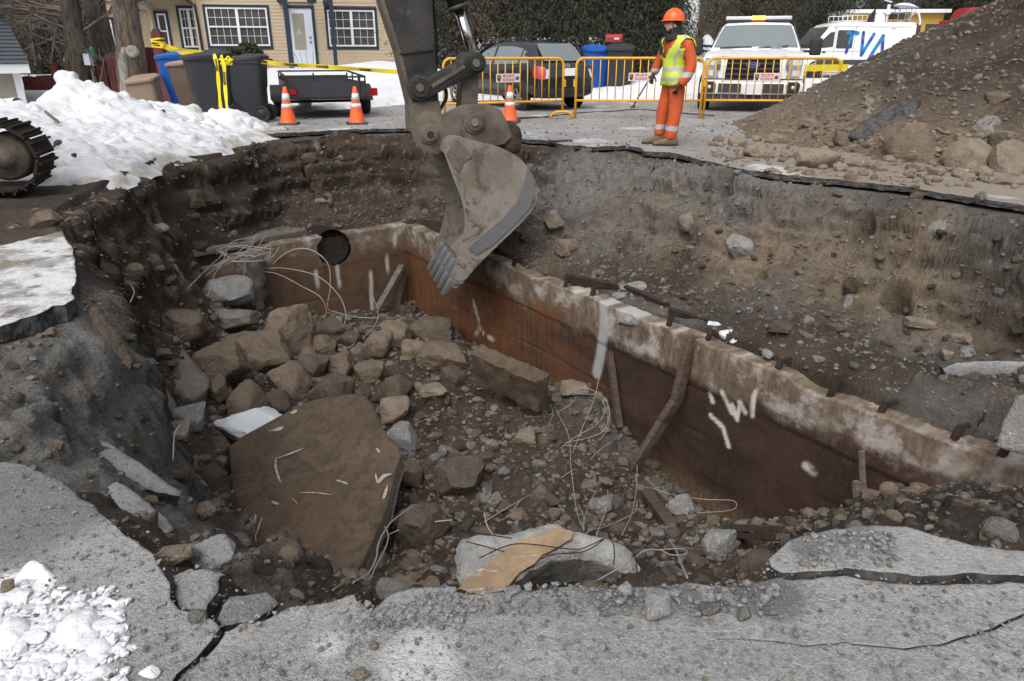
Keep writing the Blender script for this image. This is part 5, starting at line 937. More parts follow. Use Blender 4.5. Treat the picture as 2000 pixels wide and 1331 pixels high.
for(px, py, wp, hp, mt, lab)in[(1285, 1185, 62, 60, 'asphalt_chunk', 'dark lump of asphalt on the near pavement'), (1222, 1155, 36, 28, 'asphalt_chunk', 'smaller dark asphalt lump at the pavement edge'), (1390, 1190, 46, 24, 'gravel', 'flat grey chip on the near pavement at right'), (1452, 1200, 30, 36, 'gravel', 'upright grey chip beside the flat one'), (15, 1150, 30, 34, 'rock_tan', 'tan cobble in the snow at the lower left corner'), (730, 1262, 18, 18, 'rock_tan', 'yellowish pebble alone on the near pavement'), (280, 1235, 14, 10, 'rock_tan', 'orange pebble on the left pavement'), (1155, 1280, 24, 14, 'asphalt_chunk', 'small black chip in the middle of the near pavement'), (1178, 1265, 16, 20, 'asphalt_chunk', 'small black chip right of the first one'), (705, 1320, 40, 18, 'rock_tan', 'reddish flat pebble at the bottom of the frame'), (385, 1205, 40, 26, 'gravel', 'curved grey chip on the loose pavement piece'), (998, 1156, 40, 16, 'concrete', 'pale flake on the pavement edge by the front block')]:
 rock(px, py, wp, hp, mt, lab, name='pavement_chip', cat='stone', group='chips on the near pavement', at=PZ(px, py+hp*.3, 0.0), sink=.15, sub=3)
V, T=gridVT(np.arange(-2.1, -.62, .006), np.arange(.9, 1.9, .006));q=np.column_stack([V, np.zeros(len(V))])
mk=soft_mask(V[:, 0], V[:, 1], gxy((60, 1255, 0, .20, 1), (20, 1165, 0, .12, .95), (130, 1240, 0, .15, 1), (40, 1330, 0, .26, 1), (195, 1222, 0, .09, .9), (140, 1300, 0, .14, .9), (70, 1190, 0, .08, .8)))+.42*fbm(q, 6, 5, 4, .62)
h1, _=stones(q, .085, .75, 401, .4, .75);h2, _=stones(q, .04, .6, 402);z=-.006+sstep(.42, .62, mk)*(.008+.050*h1+.018*h2+.006*fbm(q, 18, 3, 6));P=np.column_stack([V, z]);T=T[(z[T]>.0005).any(1)];u_, inv=np.unique(T, return_inverse=True)
o=link('snow_crust', np_mesh('snow_crust', P[u_], inv.reshape(T.shape), {'dust':np.clip(.55*sstep(.05, .4, fbm(q, 9, 5, 8, .65)), 0, .6)[u_]}), None, None, M['snow']);o['kind']='structure'
for k, (px, py, wp, hp)in enumerate([(140, 1222, 56, 40), (200, 1215, 66, 32), (170, 1255, 56, 36), (60, 1240, 60, 34), (290, 1310, 44, 26), (20, 1160, 70, 34), (160, 1292, 66, 36), (60, 1300, 70, 40)]):
 rock(px, py, wp, hp, 'crust', ['blocky snow lump at the top of the crushed patch', 'flat snow slab at the right edge of the crushed patch', 'rounded snow lump below the flat snow slab', 'snow lump at the left middle of the crushed patch', 'lone snow lump on bare pavement right of the patch', 'wet snow lump beside the tan cobble', 'broad snow lump at the lower right of the patch', 'broad snow lump near the bottom left corner'][k], 500+k, round_=.12, rough=.09, planes=10, flat=.5, name='snow_lump', cat='snow', group='crushed snow at lower left', at=PZ(px, py+hp*.3, 0.005), sink=.35, sub=4)
pts=plate_pts(420, ((0, 250), (1150, 1335)));scatter('snow', pts, .008+.03*RNG.random(420)**2, ['crust'], 8, 1, .7)
# snow banks and the spoil heap
def field_mesh(name, pts, xr, yr, step, zfun, noise, mat, thr=3.0, attrs=None, floor=-.05, minlen=.012):
 f=RBF(pts, .02)if pts is not None else None
 def pos(V):
  z=f(V[:, 0], V[:, 1])if f else np.zeros(len(V));z=zfun(V[:, 0], V[:, 1], z);return np.column_stack([V, z])
 V, T=gridVT(np.arange(xr[0], xr[1]+.01, step), np.arange(yr[0], yr[1]+.01, step));V, T, P=dice(V, T, pos, thr, 7, minlen, 5.0, 260000)
 N=vnormals(P, T);P=P+N*noise(P)[:, None];gzv=-.095+yard(P[:, 0], P[:, 1]);keep=(P[T][:, :, 2]-gzv[T]).max(1)>floor;T=T[keep];u, inv=np.unique(T, return_inverse=True);P=P[u];T=inv.reshape(T.shape)
 at={k:g(P)for k, g in(attrs or{}).items()};return link(name, np_mesh(name, P, T, at), None, None, M[mat])
CR_=[(0, 195, 11.6), (60, 207, 12.2), (85, 195, 12.6), (108, 184, 12.9), (122, 153, 13.0), (140, 149, 13.0), (158, 163, 13.1), (180, 171, 13.2), (200, 166, 13.2), (214, 184, 13.3), (240, 199, 13.5), (300, 203, 13.7), (350, 206, 13.9), (380, 212, 14.0), (397, 238, 14.0), (412, 212, 14.0), (440, 216, 14.0), (478, 228, 14.0), (505, 249, 13.9)]
SB=[PY(*p)for p in CR_];SBP=[tuple(p)for p in SB]
foot=[PZ(*p)for p in[(512, 263, 0), (460, 272, .0), (420, 281, .02), (360, 290, .02), (310, 297, .03), (260, 318, .03), (215, 338, .02), (150, 350, .0), (60, 352, .0), (0, 360, .0)]]
for a in SB:
 nearest=min(foot, key=lambda q:(q[0]-a[0])**2+.3*(q[1]-a[1])**2)
 for t, hgt in((.33, .62), (.68, .26)):SBP.append((a[0]+(nearest[0]-a[0])*t, a[1]+(nearest[1]-a[1])*t, max(.02, a[2]*hgt)))
 SBP+=[(a[0]-.2, a[1]+.5, a[2]*.75), (a[0]-.4, a[1]+1.3, max(-.02, a[2]*.15)), (a[0]-.4, a[1]+1.9, -.15)]
SBP+=[(p[0], p[1], p[2])for p in foot]+[(p[0]+.35, p[1]-.35, -.25)for p in foot]+[(-12, 12, .6), (-14, 12.5, .6), (-12, 10, .5), (-14, 9, .4), (-9, 8.5, .3), (-8, 7.9, .15), (-7, 7.6, .05), (-10, 6.5, .2), (-13, 15, -.1), (-3.9, 13.9, -.2), (-3.6, 13.0, -.25)]
def nz_snow(P):
 h1, _=stones(P, .42, .45, 301);h2, _=stones(P, .20, .4, 302);return(.15*fbm(P, 1.3, 4, 31)+.06*fbm(P, 4.0, 4, 32, .5)+.03*fbm(P, 3, 3, 35, .5, True)+.25*h1+.09*h2+.02*fbm(P, 14, 4, 33, .65))*sstep(-.05, .18, P[:, 2]+.1)
o=field_mesh('snow_bank', SBP, (-14.5, -3.4), (6.2, 16.2), .35, lambda x, y, z:z-.4*sstep(-7.2, -6.4, x)*sstep(8.2, 7.4, y), nz_snow, 'snow', 2.4, {'dust':lambda P:np.clip(.75*sstep(.18, .46, fbm(P, 3.2, 6, 51, .68)+.28*sstep(.14, .0, P[:, 2])), 0, .75)});o['kind']='structure'
YE=[tuple(PZ(px, py)[:2])for px, py in[(515, 228), (545, 232), (575, 225), (620, 219), (680, 212), (720, 206), (760, 202), (800, 199), (870, 195), (900, 190)]]
def yfront(x):return np.interp(x, [p[0]for p in YE], [p[1]for p in YE])
def zyard(x, y, z):
 b=sstep(0, 1.2, y-yfront(x));k=yard(x, y)-.11+.22*b+.18*np.exp(-((x+8.6)**2/4+(y-25)**2/5))+.52*np.exp(-((x+4.2)**2/4+(y-25.3)**2/5))+.42*np.exp(-((x+1.6)**2/4+(y-26.)**2/5));return k-.6*sstep(1.6, 3.0, x)
o=field_mesh('snow_yard', None, (-11, 3), (14.5, 31), .6, zyard, lambda P:.08*fbm(P, .7, 4, 61)+.03*fbm(P, 3.2, 4, 62), 'snow', 3.5, {'dust':lambda P:.7*sstep(.9, .1, P[:, 1]-yfront(P[:, 0]))*sstep(-.05, .3, fbm(P, 2.4, 4, 63))});o['kind']='structure'
def zroll(x, y, z):
 k=-.15+.28*sstep(21.0, 22.3, y)*sstep(26, 23.5, y);k+=.72*np.exp(-((x-4.7)**2/1.1+(y-23.3)**2/.8))+.62*np.exp(-((x-5.9)**2/.9+(y-23.6)**2/.8))+1.75*np.exp(-((x-7.25)**2/.25+(y-29.3)**2/1.2))+1.2*np.exp(-((x-8.0)**2/.4+(y-29.6)**2/1.2))+.2*np.exp(-((x-2.8)**2/1.+(y-22.6)**2/.8));return k-.4*sstep(7.0, 7.6, x)*sstep(27, 25, y)-.5*sstep(1.7, 1.2, x)
o=field_mesh('snow_roll', None, (1.0, 11), (20.6, 31.5), .5, zroll, lambda P:.10*fbm(P, 1.2, 4, 64)+.05*fbm(P, 4, 4, 65), 'snow', 3.2, {'dust':lambda P:.75*sstep(.05, .4, fbm(P, 2.2, 5, 66, .65)+.0)});o['kind']='structure'
# spoil heap
AX, AY, AH, AR=10.25, 13.0, 3.35, 6.35
def zheap(x, y, z):
 q=np.column_stack([x, y, np.zeros(len(x))]);px_=np.clip(x, AX, AX+6);d=np.hypot(x-px_, y-AY+.08*(px_-AX));d=d*(1+.10*fbm(q, .45, 3, 70));h=AH*(1-d/AR);h=np.where(h<.25, .25*np.exp(np.minimum((h-.25)/.25, 0))*1.0-.10, h-.10+0.0);return h-.05
def nz_heap(P):
 h1, r1=stones(P, .40, .10, 311);h2, r2=stones(P, .17, .22, 312);h3, r3=stones(P, .08, .34, 313);h4, r4=stones(P, .045, .35, 314);k=sstep(-.08, .12, P[:, 2]);return(.13*fbm(P, .8, 4, 71)+.05*fbm(P, 3, 4, 72)+.22*h1+.12*h2+.065*h3+.035*h4+.015*fbm(P, 16, 3, 74))*k
def heap_attr(which):
 def f(P):
  s=np.zeros(len(P));v=np.zeros(len(P))
  for cell, pr, sd, th in((.40, .10, 311, .05), (.17, .22, 312, .05), (.08, .34, 313, .06), (.045, .35, 314, .06)):
   Q=P;h, r=stones(Q, cell, pr, sd);m=h>th*.6;s=np.where(m&(r>.2), .4+.6*r, s);v=np.where(m, r, v)
  return s if which=='s' else v
 return f
heap=field_mesh('spoil_heap', None, (2.2, 17), (5.2, 20), .5, zheap, nz_heap, 'soil', 2.6, {'stone':heap_attr('s'), 'stonev':heap_attr('v'), 'gravel':lambda P:np.clip(.30*sstep(-.1, .4, fbm(P, .7, 3, 75)), 0, 1), 'tan':lambda P:np.clip(.75*sstep(.9, .1, P[:, 2]+.5*fbm(P, 1.2, 3, 76))+.28*sstep(6.6, 5.0, P[:, 0]), 0, .85), 'wet':lambda P:.35*sstep(.0, .4, fbm(P, .6, 3, 77)+.15*(P[:, 0]-7.5))*sstep(.5, 1.3, P[:, 2])}, floor=-.0)
tag(heap, 'tall heap of dug out brown earth and stones on the road', 'earth heap')
HP=np.array([v.co[:]for v in heap.data.vertices])
def heap_hit(px, py):
 d=ray(px, py);t=np.arange(5., 22., .03);Q=CO[None]+d[None]*t[:, None];zz=np.maximum(zheap(Q[:, 0], Q[:, 1], None), 0);m=np.where(Q[:, 2]<=zz)[0]
 return Q[m[0]]if len(m)else PZ(px, py)
for(px, py, wp, hp, mt, lab, sd)in[(1480, 293, 62, 40, 'rock_tan', 'pale tan boulder first at the left foot of the spoil heap', 1), (1590, 308, 92, 52, 'rock_tan', 'long tan boulder at the front foot of the spoil heap', 2), (1675, 316, 58, 28, 'rock_tan', 'flat tan stone right of the long boulder', 3), (1785, 275, 96, 92, 'rock_brown', 'brown boulder stuck under the asphalt plate in the heap', 4), (1898, 300, 92, 76, 'rock_tan', 'largest pale boulder at the foot of the heap', 5), (1970, 306, 66, 86, 'rock_tan', 'tall pale boulder right of the largest one', 6), (1958, 270, 44, 32, 'rock_dark', 'dark stone squeezed between the two pale boulders', 7), (1918, 334, 48, 30, 'rock_tan', 'small pale wedge in front of the largest pale boulder', 8), (1972, 353, 62, 24, 'rock_tan', 'rounded slab of stone at the right end of the pit edge', 9), (1790, 326, 42, 20, 'rock_tan', 'tan stone in the row before the brown boulder', 10), (1745, 306, 40, 22, 'rock_tan', 'little pale stone under the asphalt plate', 11), (1400, 300, 26, 16, 'rock_tan', 'outlying stone nearest to the worker', 12), (1440, 278, 40, 22, 'rock_tan', 'brown tan stone on the left tip of the heap', 13), (1520, 270, 46, 28, 'rock_tan', 'tan stone above the first pale boulder', 14), (1648, 270, 32, 40, 'rock_brown', 'upright stone in the lower slope of the heap', 15), (1580, 238, 40, 26, 'rock_tan', 'flat tan stone halfway up the left slope', 16), (1830, 333, 36, 22, 'rock_tan', 'tan stone next to the brown boulder foot', 17), (1910, 150, 14, 18, 'rock_tan', 'lone white chip high on the heap', 18), (1540, 300, 30, 22, 'rock_tan', 'tan stone between the first and the long boulder', 19), (1945, 190, 46, 30, 'rock_brown', 'brown stone on the upper right slope of the heap', 20), (1700, 200, 26, 22, 'rock_tan', 'tan stone in the middle of the heap', 21)]:
 p=heap_hit(px, py+hp*.34);rock(px, py, wp, hp, mt, lab, 700+sd, group='boulders at the spoil heap', at=p, sink=.32, round_=.06, rough=.08)
p0=heap_hit(1720, 250);hn=np.array((-.36, -.62, .70));
slab('asphalt_slab', [PPL(px, py, p0+hn*.10, hn)for px, py in[(1648, 266), (1690, 235), (1740, 205), (1790, 192), (1800, 196), (1788, 220), (1770, 245), (1745, 265), (1712, 276), (1680, 272)]], .08, ['asphalt_side', 'asphalt_side'], 'curved dark asphalt plate stuck in the spoil heap', 'slab', 'broken asphalt pieces', 61, .01, .012)
hv=HP[(HP[:, 2]>-.02)];sel=RNG.choice(len(hv), 4200);scatter('rubble', hv[sel], .018+.085*RNG.random(4200)**4, ['rock_tan', 'rock_brown', 'gravel', 'rock_brown'], 11, 1)
fp=[]
while len(fp)<650:
 px, py=RNG.uniform(1390, 2000), RNG.uniform(255, 370);p=heap_hit(px, py)
 if not in_poly(np.array([p[0]]), np.array([p[1]]), RIMF)[0]and p[2]<.8:fp.append(p)
scatter('rubble', np.array(fp), .03+.13*RNG.random(650)**3, ['rock_tan', 'rock_tan', 'rock_brown'], 12, 2)
rp=[]
while len(rp)<1500:
 px, py=RNG.uniform(520, 1450), RNG.uniform(215, 330);p=PZ(px, py)
 if not in_poly(np.array([p[0]]), np.array([p[1]]), RIMF)[0]:rp.append(p)
scatter('gravel', np.array(rp), .012+.045*RNG.random(1500)**4, ['gravel', 'rock_brown', 'gravel', 'asphalt_chunk'], 13, 1)
slab('asphalt_slab', [PZ(px, py, .03)for px, py in[(1070, 268), (1090, 264), (1112, 266), (1118, 272), (1085, 274), (1072, 273)]], .05, ['asphalt_chunk', 'asphalt_side'], 'flat asphalt flake on the far edge left of the worker', 'slab', 'broken asphalt pieces', 62, .01, .01)
rock(1917, 385, 24, 26, 'gravel', 'grey clod stuck to the asphalt edge at right', 740, name='concrete_lump', cat='concrete lump', group=None, at=PZ(1917, 392, .02))
# trees
def conifer_mesh(seed, h, rad_, z0=.3, n=120, per=26, leaf=.16, droop=.35, dense=1.0):
 r=np.random.default_rng(seed);vs=[];fs=[]
 C_=[];D_=[];S_=[]
 for k in range(n):
  t=r.random()**.9;z=z0+(h-z0)*t;L=rad_*(1-t*.85)*r.uniform(.55, 1.1);a=r.uniform(0, 6.283);m=int(per*(L/rad_+.3))
  s=r.random(m)**.7;x=np.cos(a)*L*s;y=np.sin(a)*L*s;zz=z+.25*L*s-droop*L*s**2*1.6;jit=r.normal(size=(m, 3))*np.array([.16, .16, .14])*(.4+s[:, None])
  C_.append(np.column_stack([x, y, zz])+jit);d=np.column_stack([np.cos(a)+r.normal(size=m)*.6, np.sin(a)+r.normal(size=m)*.6, -.55-r.random(m)*.8]);D_.append(d/np.linalg.norm(d, axis=1, keepdims=True));S_.append(leaf*r.uniform(.6, 1.5, m))
 C_=np.concatenate(C_);D_=np.concatenate(D_);S_=np.concatenate(S_)[:, None];up=r.normal(size=C_.shape);si=np.cross(D_, up);si/=np.linalg.norm(si, axis=1, keepdims=True)
 A=C_-D_*S_*.5;B=C_+si*S_*.17;E_=C_+D_*S_*.95;F_=C_-si*S_*.17;P=np.stack([A, B, E_, F_], 1).reshape(-1, 3);k=np.arange(len(C_))*4;T=np.concatenate([np.stack([k, k+1, k+2], 1), np.stack([k, k+2, k+3], 1)]);return np_mesh('crown', P, T, None, False)
def trunk_mesh(pts, rs, n=10, seed=1, rough=.10, name='trunk', flare=0.0):
 pts=catmull(pts, 8);m=len(pts);R=np.interp(np.linspace(0, 1, m), np.linspace(0, 1, len(rs)), rs);P=[]
 for k, p in enumerate(pts):
  for j in range(n):
   a=6.283*j/n;P.append((p[0]+R[k]*math.cos(a), p[1]+R[k]*math.sin(a), p[2]))
 P=np.array(P);q=P*np.array([1, 1, .35]);c=np.repeat(np.array(pts), n, 0);d=P-c;P=c+d*(1+rough*1.6*fbm(q, 5, 3, seed)+rough*.8*fbm(q, 1.2, 3, seed+4))[:, None];F=[(k*n+j, k*n+(j+1)%n, (k+1)*n+(j+1)%n, (k+1)*n+j)for k in range(m-1)for j in range(n)]
 return np_mesh(name, P, np.array(F))
def branch_mesh(seed, roots, depth_=4, name='branches', n=4, spread=.7, shrink=.62):
 """bare twigs: roots = [(point, direction, length, radius)]"""
 r=np.random.default_rng(seed);b=MB();st=[(np.array(p, float), np.array(d, float)/np.linalg.norm(d), L, R, 0)for p, d, L, R in roots]
 while st:
  p, d, L, R, lv=st.pop();pts=[p];q=p.copy();dd=d.copy()
  for k in range(4):
   dd=dd+r.normal(size=3)*.16;dd/=np.linalg.norm(dd);q=q+dd*L/4;pts.append(q.copy())
   if lv<depth_ and k>0:
    for _ in range(1+(r.random()<.45)):
     nd=dd+r.normal(size=3)*spread;nd/=np.linalg.norm(nd);st.append((q.copy(), nd, L*shrink*r.uniform(.7, 1.15), R*.55, lv+1))
  b.tube(pts, R, n if lv<2 else 3, False, [R*(1-.14*k)for k in range(5)])
 return b
crowns=[conifer_mesh(21, 7.5, 1.9, .2, 250, 90, .085, .55), conifer_mesh(22, 7.0, 1.7, .5, 230, 90, .085, .5), conifer_mesh(23, 8.0, 2.2, .9, 230, 90, .09, .6), conifer_mesh(24, 6.0, 1.5, .1, 240, 80, .075, .3)]
for k, c in enumerate(crowns):c.materials.append(M[['needles', 'needles', 'needles_brown', 'needles_blue'][k]])
def conifer(px, y, var, sc, label, trunk=(.16, .05), group='evergreens behind the road', h=None, rz=None):
 p=PY(px, 150, y);z=float(-.1+yard(np.array([p[0]]), np.array([y]))[0]);t=empty('conifer', (p[0], y, z), rz if rz is not None else RNG.uniform(0, 6.28), label, 'tree', group);c=link('crown', crowns[var], t);c.scale=(sc, sc, sc)
 tm=trunk_mesh([(0, 0, -.2), (.05, .03, 2), (.0, .0, 4.5), (.02, .02, 6.5*sc)], [trunk[0]*sc, trunk[0]*.8*sc, trunk[1], .02], 8, int(px));link('trunk', tm, t, None, M['bark_dark']);return t
for k, (px, y, v, sc, nm)in enumerate([(835, 27.0, 0, .9, 'dark evergreen beside the yellow house and the digger arm'), (885, 29.5, 1, 1.0, 'evergreen with snow showing at its foot behind the chrome ram'), (925, 27.5, 2, .95, 'brownish evergreen above the front of the black car'), (985, 28.5, 0, 1.05, 'dark evergreen above the roof of the black car'), (1035, 27.0, 1, .95, 'evergreen above the tail of the black car'), (1085, 28.0, 0, 1.0, 'dark evergreen left of the blue bin by the car'), (1135, 26.6, 1, 1.0, 'evergreen just above the blue bin by the car'), (1185, 27.5, 0, 1.05, 'dark evergreen behind the red mailbox'), (1235, 26.8, 0, .95, 'evergreen just left of the worker helmet'), (1285, 27.2, 1, 1.0, 'evergreen behind the worker helmet'), (1318, 26.0, 3, .8, 'loose bluish evergreen right of the worker before the white box'), (1210, 31.5, 0, 1.2, 'tall evergreen in the second row behind the mailbox'), (905, 33.0, 0, 1.2, 'tall evergreen in the second row behind the ram')]):conifer(px, y, v, sc, nm)
for px, y, v, sc, nm in[(1590, 44, 3, 1.5, 'spreading evergreen between the pick-up and the pale tower'), (1545, 47, 2, 1.5, 'brown evergreen above the pick-up roof'), (1490, 50, 2, 1.6, 'brown evergreen far behind the amber lamp'), (1430, 46, 1, 1.3, 'evergreen far behind the left side of the pick-up'), (1385, 42, 2, 1.1, 'brown evergreen behind the snow heap by the white box'), (1730, 60, 0, 1.8, 'dark evergreen behind the yellow building'), (1790, 62, 0, 1.9, 'dark evergreen above the yellow building roof'), (1850, 60, 1, 1.9, 'dark evergreen above the right end of the yellow building'), (1905, 55, 0, 1.7, 'dark evergreen over the top of the heap'), (1970, 58, 0, 1.9, 'dark evergreen at the right edge over the heap'), (1680, 66, 1, 1.7, 'evergreen behind the pale tower')]:conifer(px, y, v, sc, nm, group='evergreens far behind the vehicles')
for px, y, v, sc, nm in[(20, 38, 0, 1.5, 'dark evergreen behind the garage roof'), (75, 37, 2, 1.4, 'brown evergreen right of the garage roof'), (120, 39, 0, 1.6, 'dark evergreen behind the first bare trunk'), (165, 38, 0, 1.5, 'dark evergreen between the two bare trunks'), (205, 42, 1, 1.5, 'evergreen behind the leaning trunk'), (-30, 36, 1, 1.5, 'evergreen cut off at the left edge behind the garage')]:conifer(px, y, v, sc, nm, group='evergreens behind the garage')
wd=[]
r_=np.random.default_rng(5);N_=60000;az=r_.uniform(-52, 52, N_)*math.pi/180;dist=r_.uniform(72, 100, N_);X_=np.sin(az)*dist;Y_=np.cos(az)*dist;Z_=.4+9.5*r_.random(N_)**1.1;gap=fbm(np.column_stack([az*9, np.zeros(N_), Z_*.1]), 1.0, 3, 9);ok=(gap>-.35)&~((np.degrees(az)>23.5)&(np.degrees(az)<27.5));X_, Y_, Z_=X_[ok], Y_[ok], Z_[ok]
C_=np.column_stack([X_, Y_, Z_]);D_=r_.normal(size=C_.shape);D_[:, 2]-=.6;D_/=np.linalg.norm(D_, axis=1, keepdims=True);si=np.cross(D_, r_.normal(size=C_.shape));si/=np.linalg.norm(si, axis=1, keepdims=True);s_=r_.uniform(.25, .9, len(C_))[:, None];P=np.stack([C_-D_*s_, C_+si*s_*.4, C_+D_*s_, C_-si*s_*.4], 1).reshape(-1, 3);k=np.arange(len(C_))*4
o=link('far_wood', np_mesh('far_wood', P, np.stack([k, k+1, k+2, k+3], 1), None, False), None, None, M['needles_brown']);o['kind']='stuff'
# bare trees on the left
def px_trunk(name, path, y, radii_px, mat, label, seed, branches=(), extra_top=3.5, group='bare trees by the red fence', n=14):
 pts=[PY(px, py, y)for px, py in path];D=depth(pts[0]);base=np.array([pts[0][0], y, float(-.1+yard(np.array([pts[0][0]]), np.array([y]))[0])]);t=empty(name, base, 0, label, 'tree', group);rs=[r*depth(p)/FPX for r, p in zip(radii_px, pts)]
 top=np.array(pts[-1])+(np.array(pts[-1])-np.array(pts[-2]))/max(.01, np.linalg.norm(np.array(pts[-1])-np.array(pts[-2])))*extra_top;pl=[base-base-np.array([0, 0, .2])]+[np.array(p)-base for p in pts[1:]]+[top-base];rs=[rs[0]]+rs[1:]+[rs[-1]*.6];link('trunk', trunk_mesh(pl, rs, n, seed, .07), t, None, M[mat])
 if branches:
  roots=[(np.array(PY(px, py, y))-base, d, L, R)for px, py, d, L, R in branches];branch_mesh(seed, roots).build('branches', M['twig'], t, fixn=False)
 return t, base
px_trunk('bare_tree', [(158, 215), (153, 130), (146, 70), (136, 0)], 21.5, [23, 21, 18, 17], 'bark_dark', 'upright grey trunk left of the leaning one behind the snow bank', 3, [(150, 60, (-1, .1, .5), 1.8, .05), (146, 40, (-1, -.3, .25), 2.0, .045), (150, 80, (-.9, .3, -.1), 1.5, .035), (152, 65, (.8, 0, .6), 1.3, .04), (140, 20, (-1, .2, .1), 1.8, .05), (145, 30, (-.8, -.5, .6), 1.8, .04), (155, 100, (-.7, .1, .2), 1.2, .025)])
px_trunk('bare_tree', [(225, 215), (212, 130), (196, 60), (184, 0)], 22.5, [22, 21, 19, 19], 'bark_dark', 'trunk leaning left between the other two bare trees', 4, [(190, 40, (-.8, -.3, .5), 1.2, .03), (196, 60, (.7, -.3, .4), 1.0, .025)])
t3, b3=px_trunk('bare_tree', [(260, 200), (257, 120), (251, 60), (243, 0)], 20.2, [27, 27, 24, 23], 'bark', 'thick bare trunk with a pale knot nearest the yellow house', 5, (), 3.5, 'bare trees by the red fence', 18)
k_=np.array(PY(269, 101, 20.2))-b3;R_=.34
kn=MB();kn.lathe([(.0, .03), (.05, .04), (.09, .05), (.12, .05), (.15, .02), (.16, -.12)], (k_[0], k_[1]-.30, k_[2]), (.25, -1, 0), 14);kn.build('knot', M['dead_wood'], t3, fixn=False)
dw=trunk_mesh([np.array(PY(px, py, 19.9))-b3 for px, py in[(246, 192), (244, 150), (241, 115), (243, 92)]], [.14, .13, .13, .05], 10, 8, .12, 'dead_wood');link('dead_wood', dw, t3, None, M['dead_wood'])
for k, (path, y, lab)in enumerate([([(70, 130), (62, 70), (55, 20), (58, -20)], 25, 'thin sapling right of the garage roof'), ([(98, 130), (106, 80), (112, 40), (120, 0)], 25.5, 'thin sapling leaning right before the fence post'), ([(195, 165), (202, 120), (196, 112), (192, 95)], 19, 'small leafless shoot before the fence')]):
 pts=[PY(px, py, y)for px, py in path];base=np.array([pts[0][0], y, pts[0][2]-.15]);t=empty('sapling', base, 0, lab, 'sapling', 'saplings by the red fence');pl=[np.array(p)-base for p in pts];link('trunk', trunk_mesh(pl, [.035, .03, .022, .012]if k<2 else[.02, .014, .01, .006], 6, k+9, .02), t, None, M['twig'])
 roots=[(pl[1]+(pl[2]-pl[1])*f, (s, .2*s, .45), 1.3 if k<2 else.5, .018 if k<2 else.007)for f, s in((0, -1), (.3, 1), (.6, -1), (.9, 1), (.95, -.6))];branch_mesh(40+k, roots, 3).build('branches', M['twig'], t, fixn=False)
t=empty('brush', PY(40, 150, 27), 0, 'tangle of bare twigs spreading above the garage roof', 'shrub');bl=np.array(t.location);roots=[(np.array(PY(px, py, 26.5+.3*(k%5)))-bl, (dx, .2, dz), 2.6, .035)for k, (px, py, dx, dz)in enumerate([(0, 30, 1, -.1), (-10, 50, 1, .25), (120, 40, -1, .2), (110, 70, -1, -.1), (70, 10, .3, -.8), (30, 0, .6, -.6), (90, 20, -.8, -.5), (-20, 10, 1, .0), (60, 60, .8, .5), (140, 10, -1, -.2)])];branch_mesh(77, roots, 4).build('branches', M['twig'], t, fixn=False)
def shrub(name, px0, px1, pyt, pyb, y, mat, label, seed, n=900, cat='shrub'):
 a, b_=PY(px0, pyb, y), PY(px1, pyt, y);c=(a+b_)/2;r=np.random.default_rng(seed);w_, h_=abs(b_[0]-a[0]), abs(b_[2]-a[2]);C=r.normal(size=(n, 3));C/=np.linalg.norm(C, axis=1, keepdims=True);C*=(r.random((n, 1))**.35)*(1+.25*fbm(C, 2.2, 3, seed)[:, None]);C*=np.array([w_/2, min(w_, h_)/2, h_/2]);D=C+r.normal(size=(n, 3))*.4*h_;D/=np.linalg.norm(D, axis=1, keepdims=True);si=np.cross(D, r.normal(size=(n, 3)));si/=np.linalg.norm(si, axis=1, keepdims=True);s=r.uniform(.05, .12, (n, 1))*(1+h_*.3);P=np.stack([C-D*s, C+si*s*.5, C+D*s, C-si*s*.5], 1).reshape(-1, 3);k=np.arange(n)*4
 t=empty(name, (c[0], y, a[2]), 0, label, cat);P=P+np.array([0, 0, c[2]-a[2]]);link('foliage', np_mesh('foliage', P, np.stack([k, k+1, k+2, k+3], 1), None, False), t, None, M[mat]);b=MB()
 for j in range(5):b.tube([(r.uniform(-.1, .1), 0, -.1), (r.uniform(-w_/4, w_/4), r.uniform(-.1, .1), h_*.5), (r.uniform(-w_/3, w_/3), r.uniform(-.1, .1), h_*.8)], .02, 5)
 b.build('stem', M['twig'], t, fixn=False)
shrub('shrub', 462, 510, 86, 128, 27.4, 'shrub_leaf', 'round dark bush under the left window of the yellow house', 3, 1300);shrub('shrub', 432, 468, 98, 128, 27.2, 'shrub_leaf', 'smaller bush left of the round one under the window', 4, 800)
shrub('hedge', 40, 140, 118, 160, 29, 'shrub_leaf', 'dark hedge showing over the red fence', 5, 2600, 'hedge')
for k, (px, y)in enumerate([(582, 27.2), (590, 27.2), (600, 27.3), (612, 27.1), (621, 27.2)]):
 b0=PY(px, 133, y);b=MB();b.tube([b0-np.array([0, 0, .3]), b0+np.array([.02, 0, .25]), b0+np.array([(k-2)*.04, 0, .52])], .008, 5);tag(b.build('dry_stalk', M['twig'], None, b0, fixn=False), ['leftmost dry stalk', 'second dry stalk from the left', 'middle dry stalk', 'second dry stalk from the right', 'rightmost dry stalk'][k]+' in the snow before the white door', 'stalk', 'dry stalks before the white door')
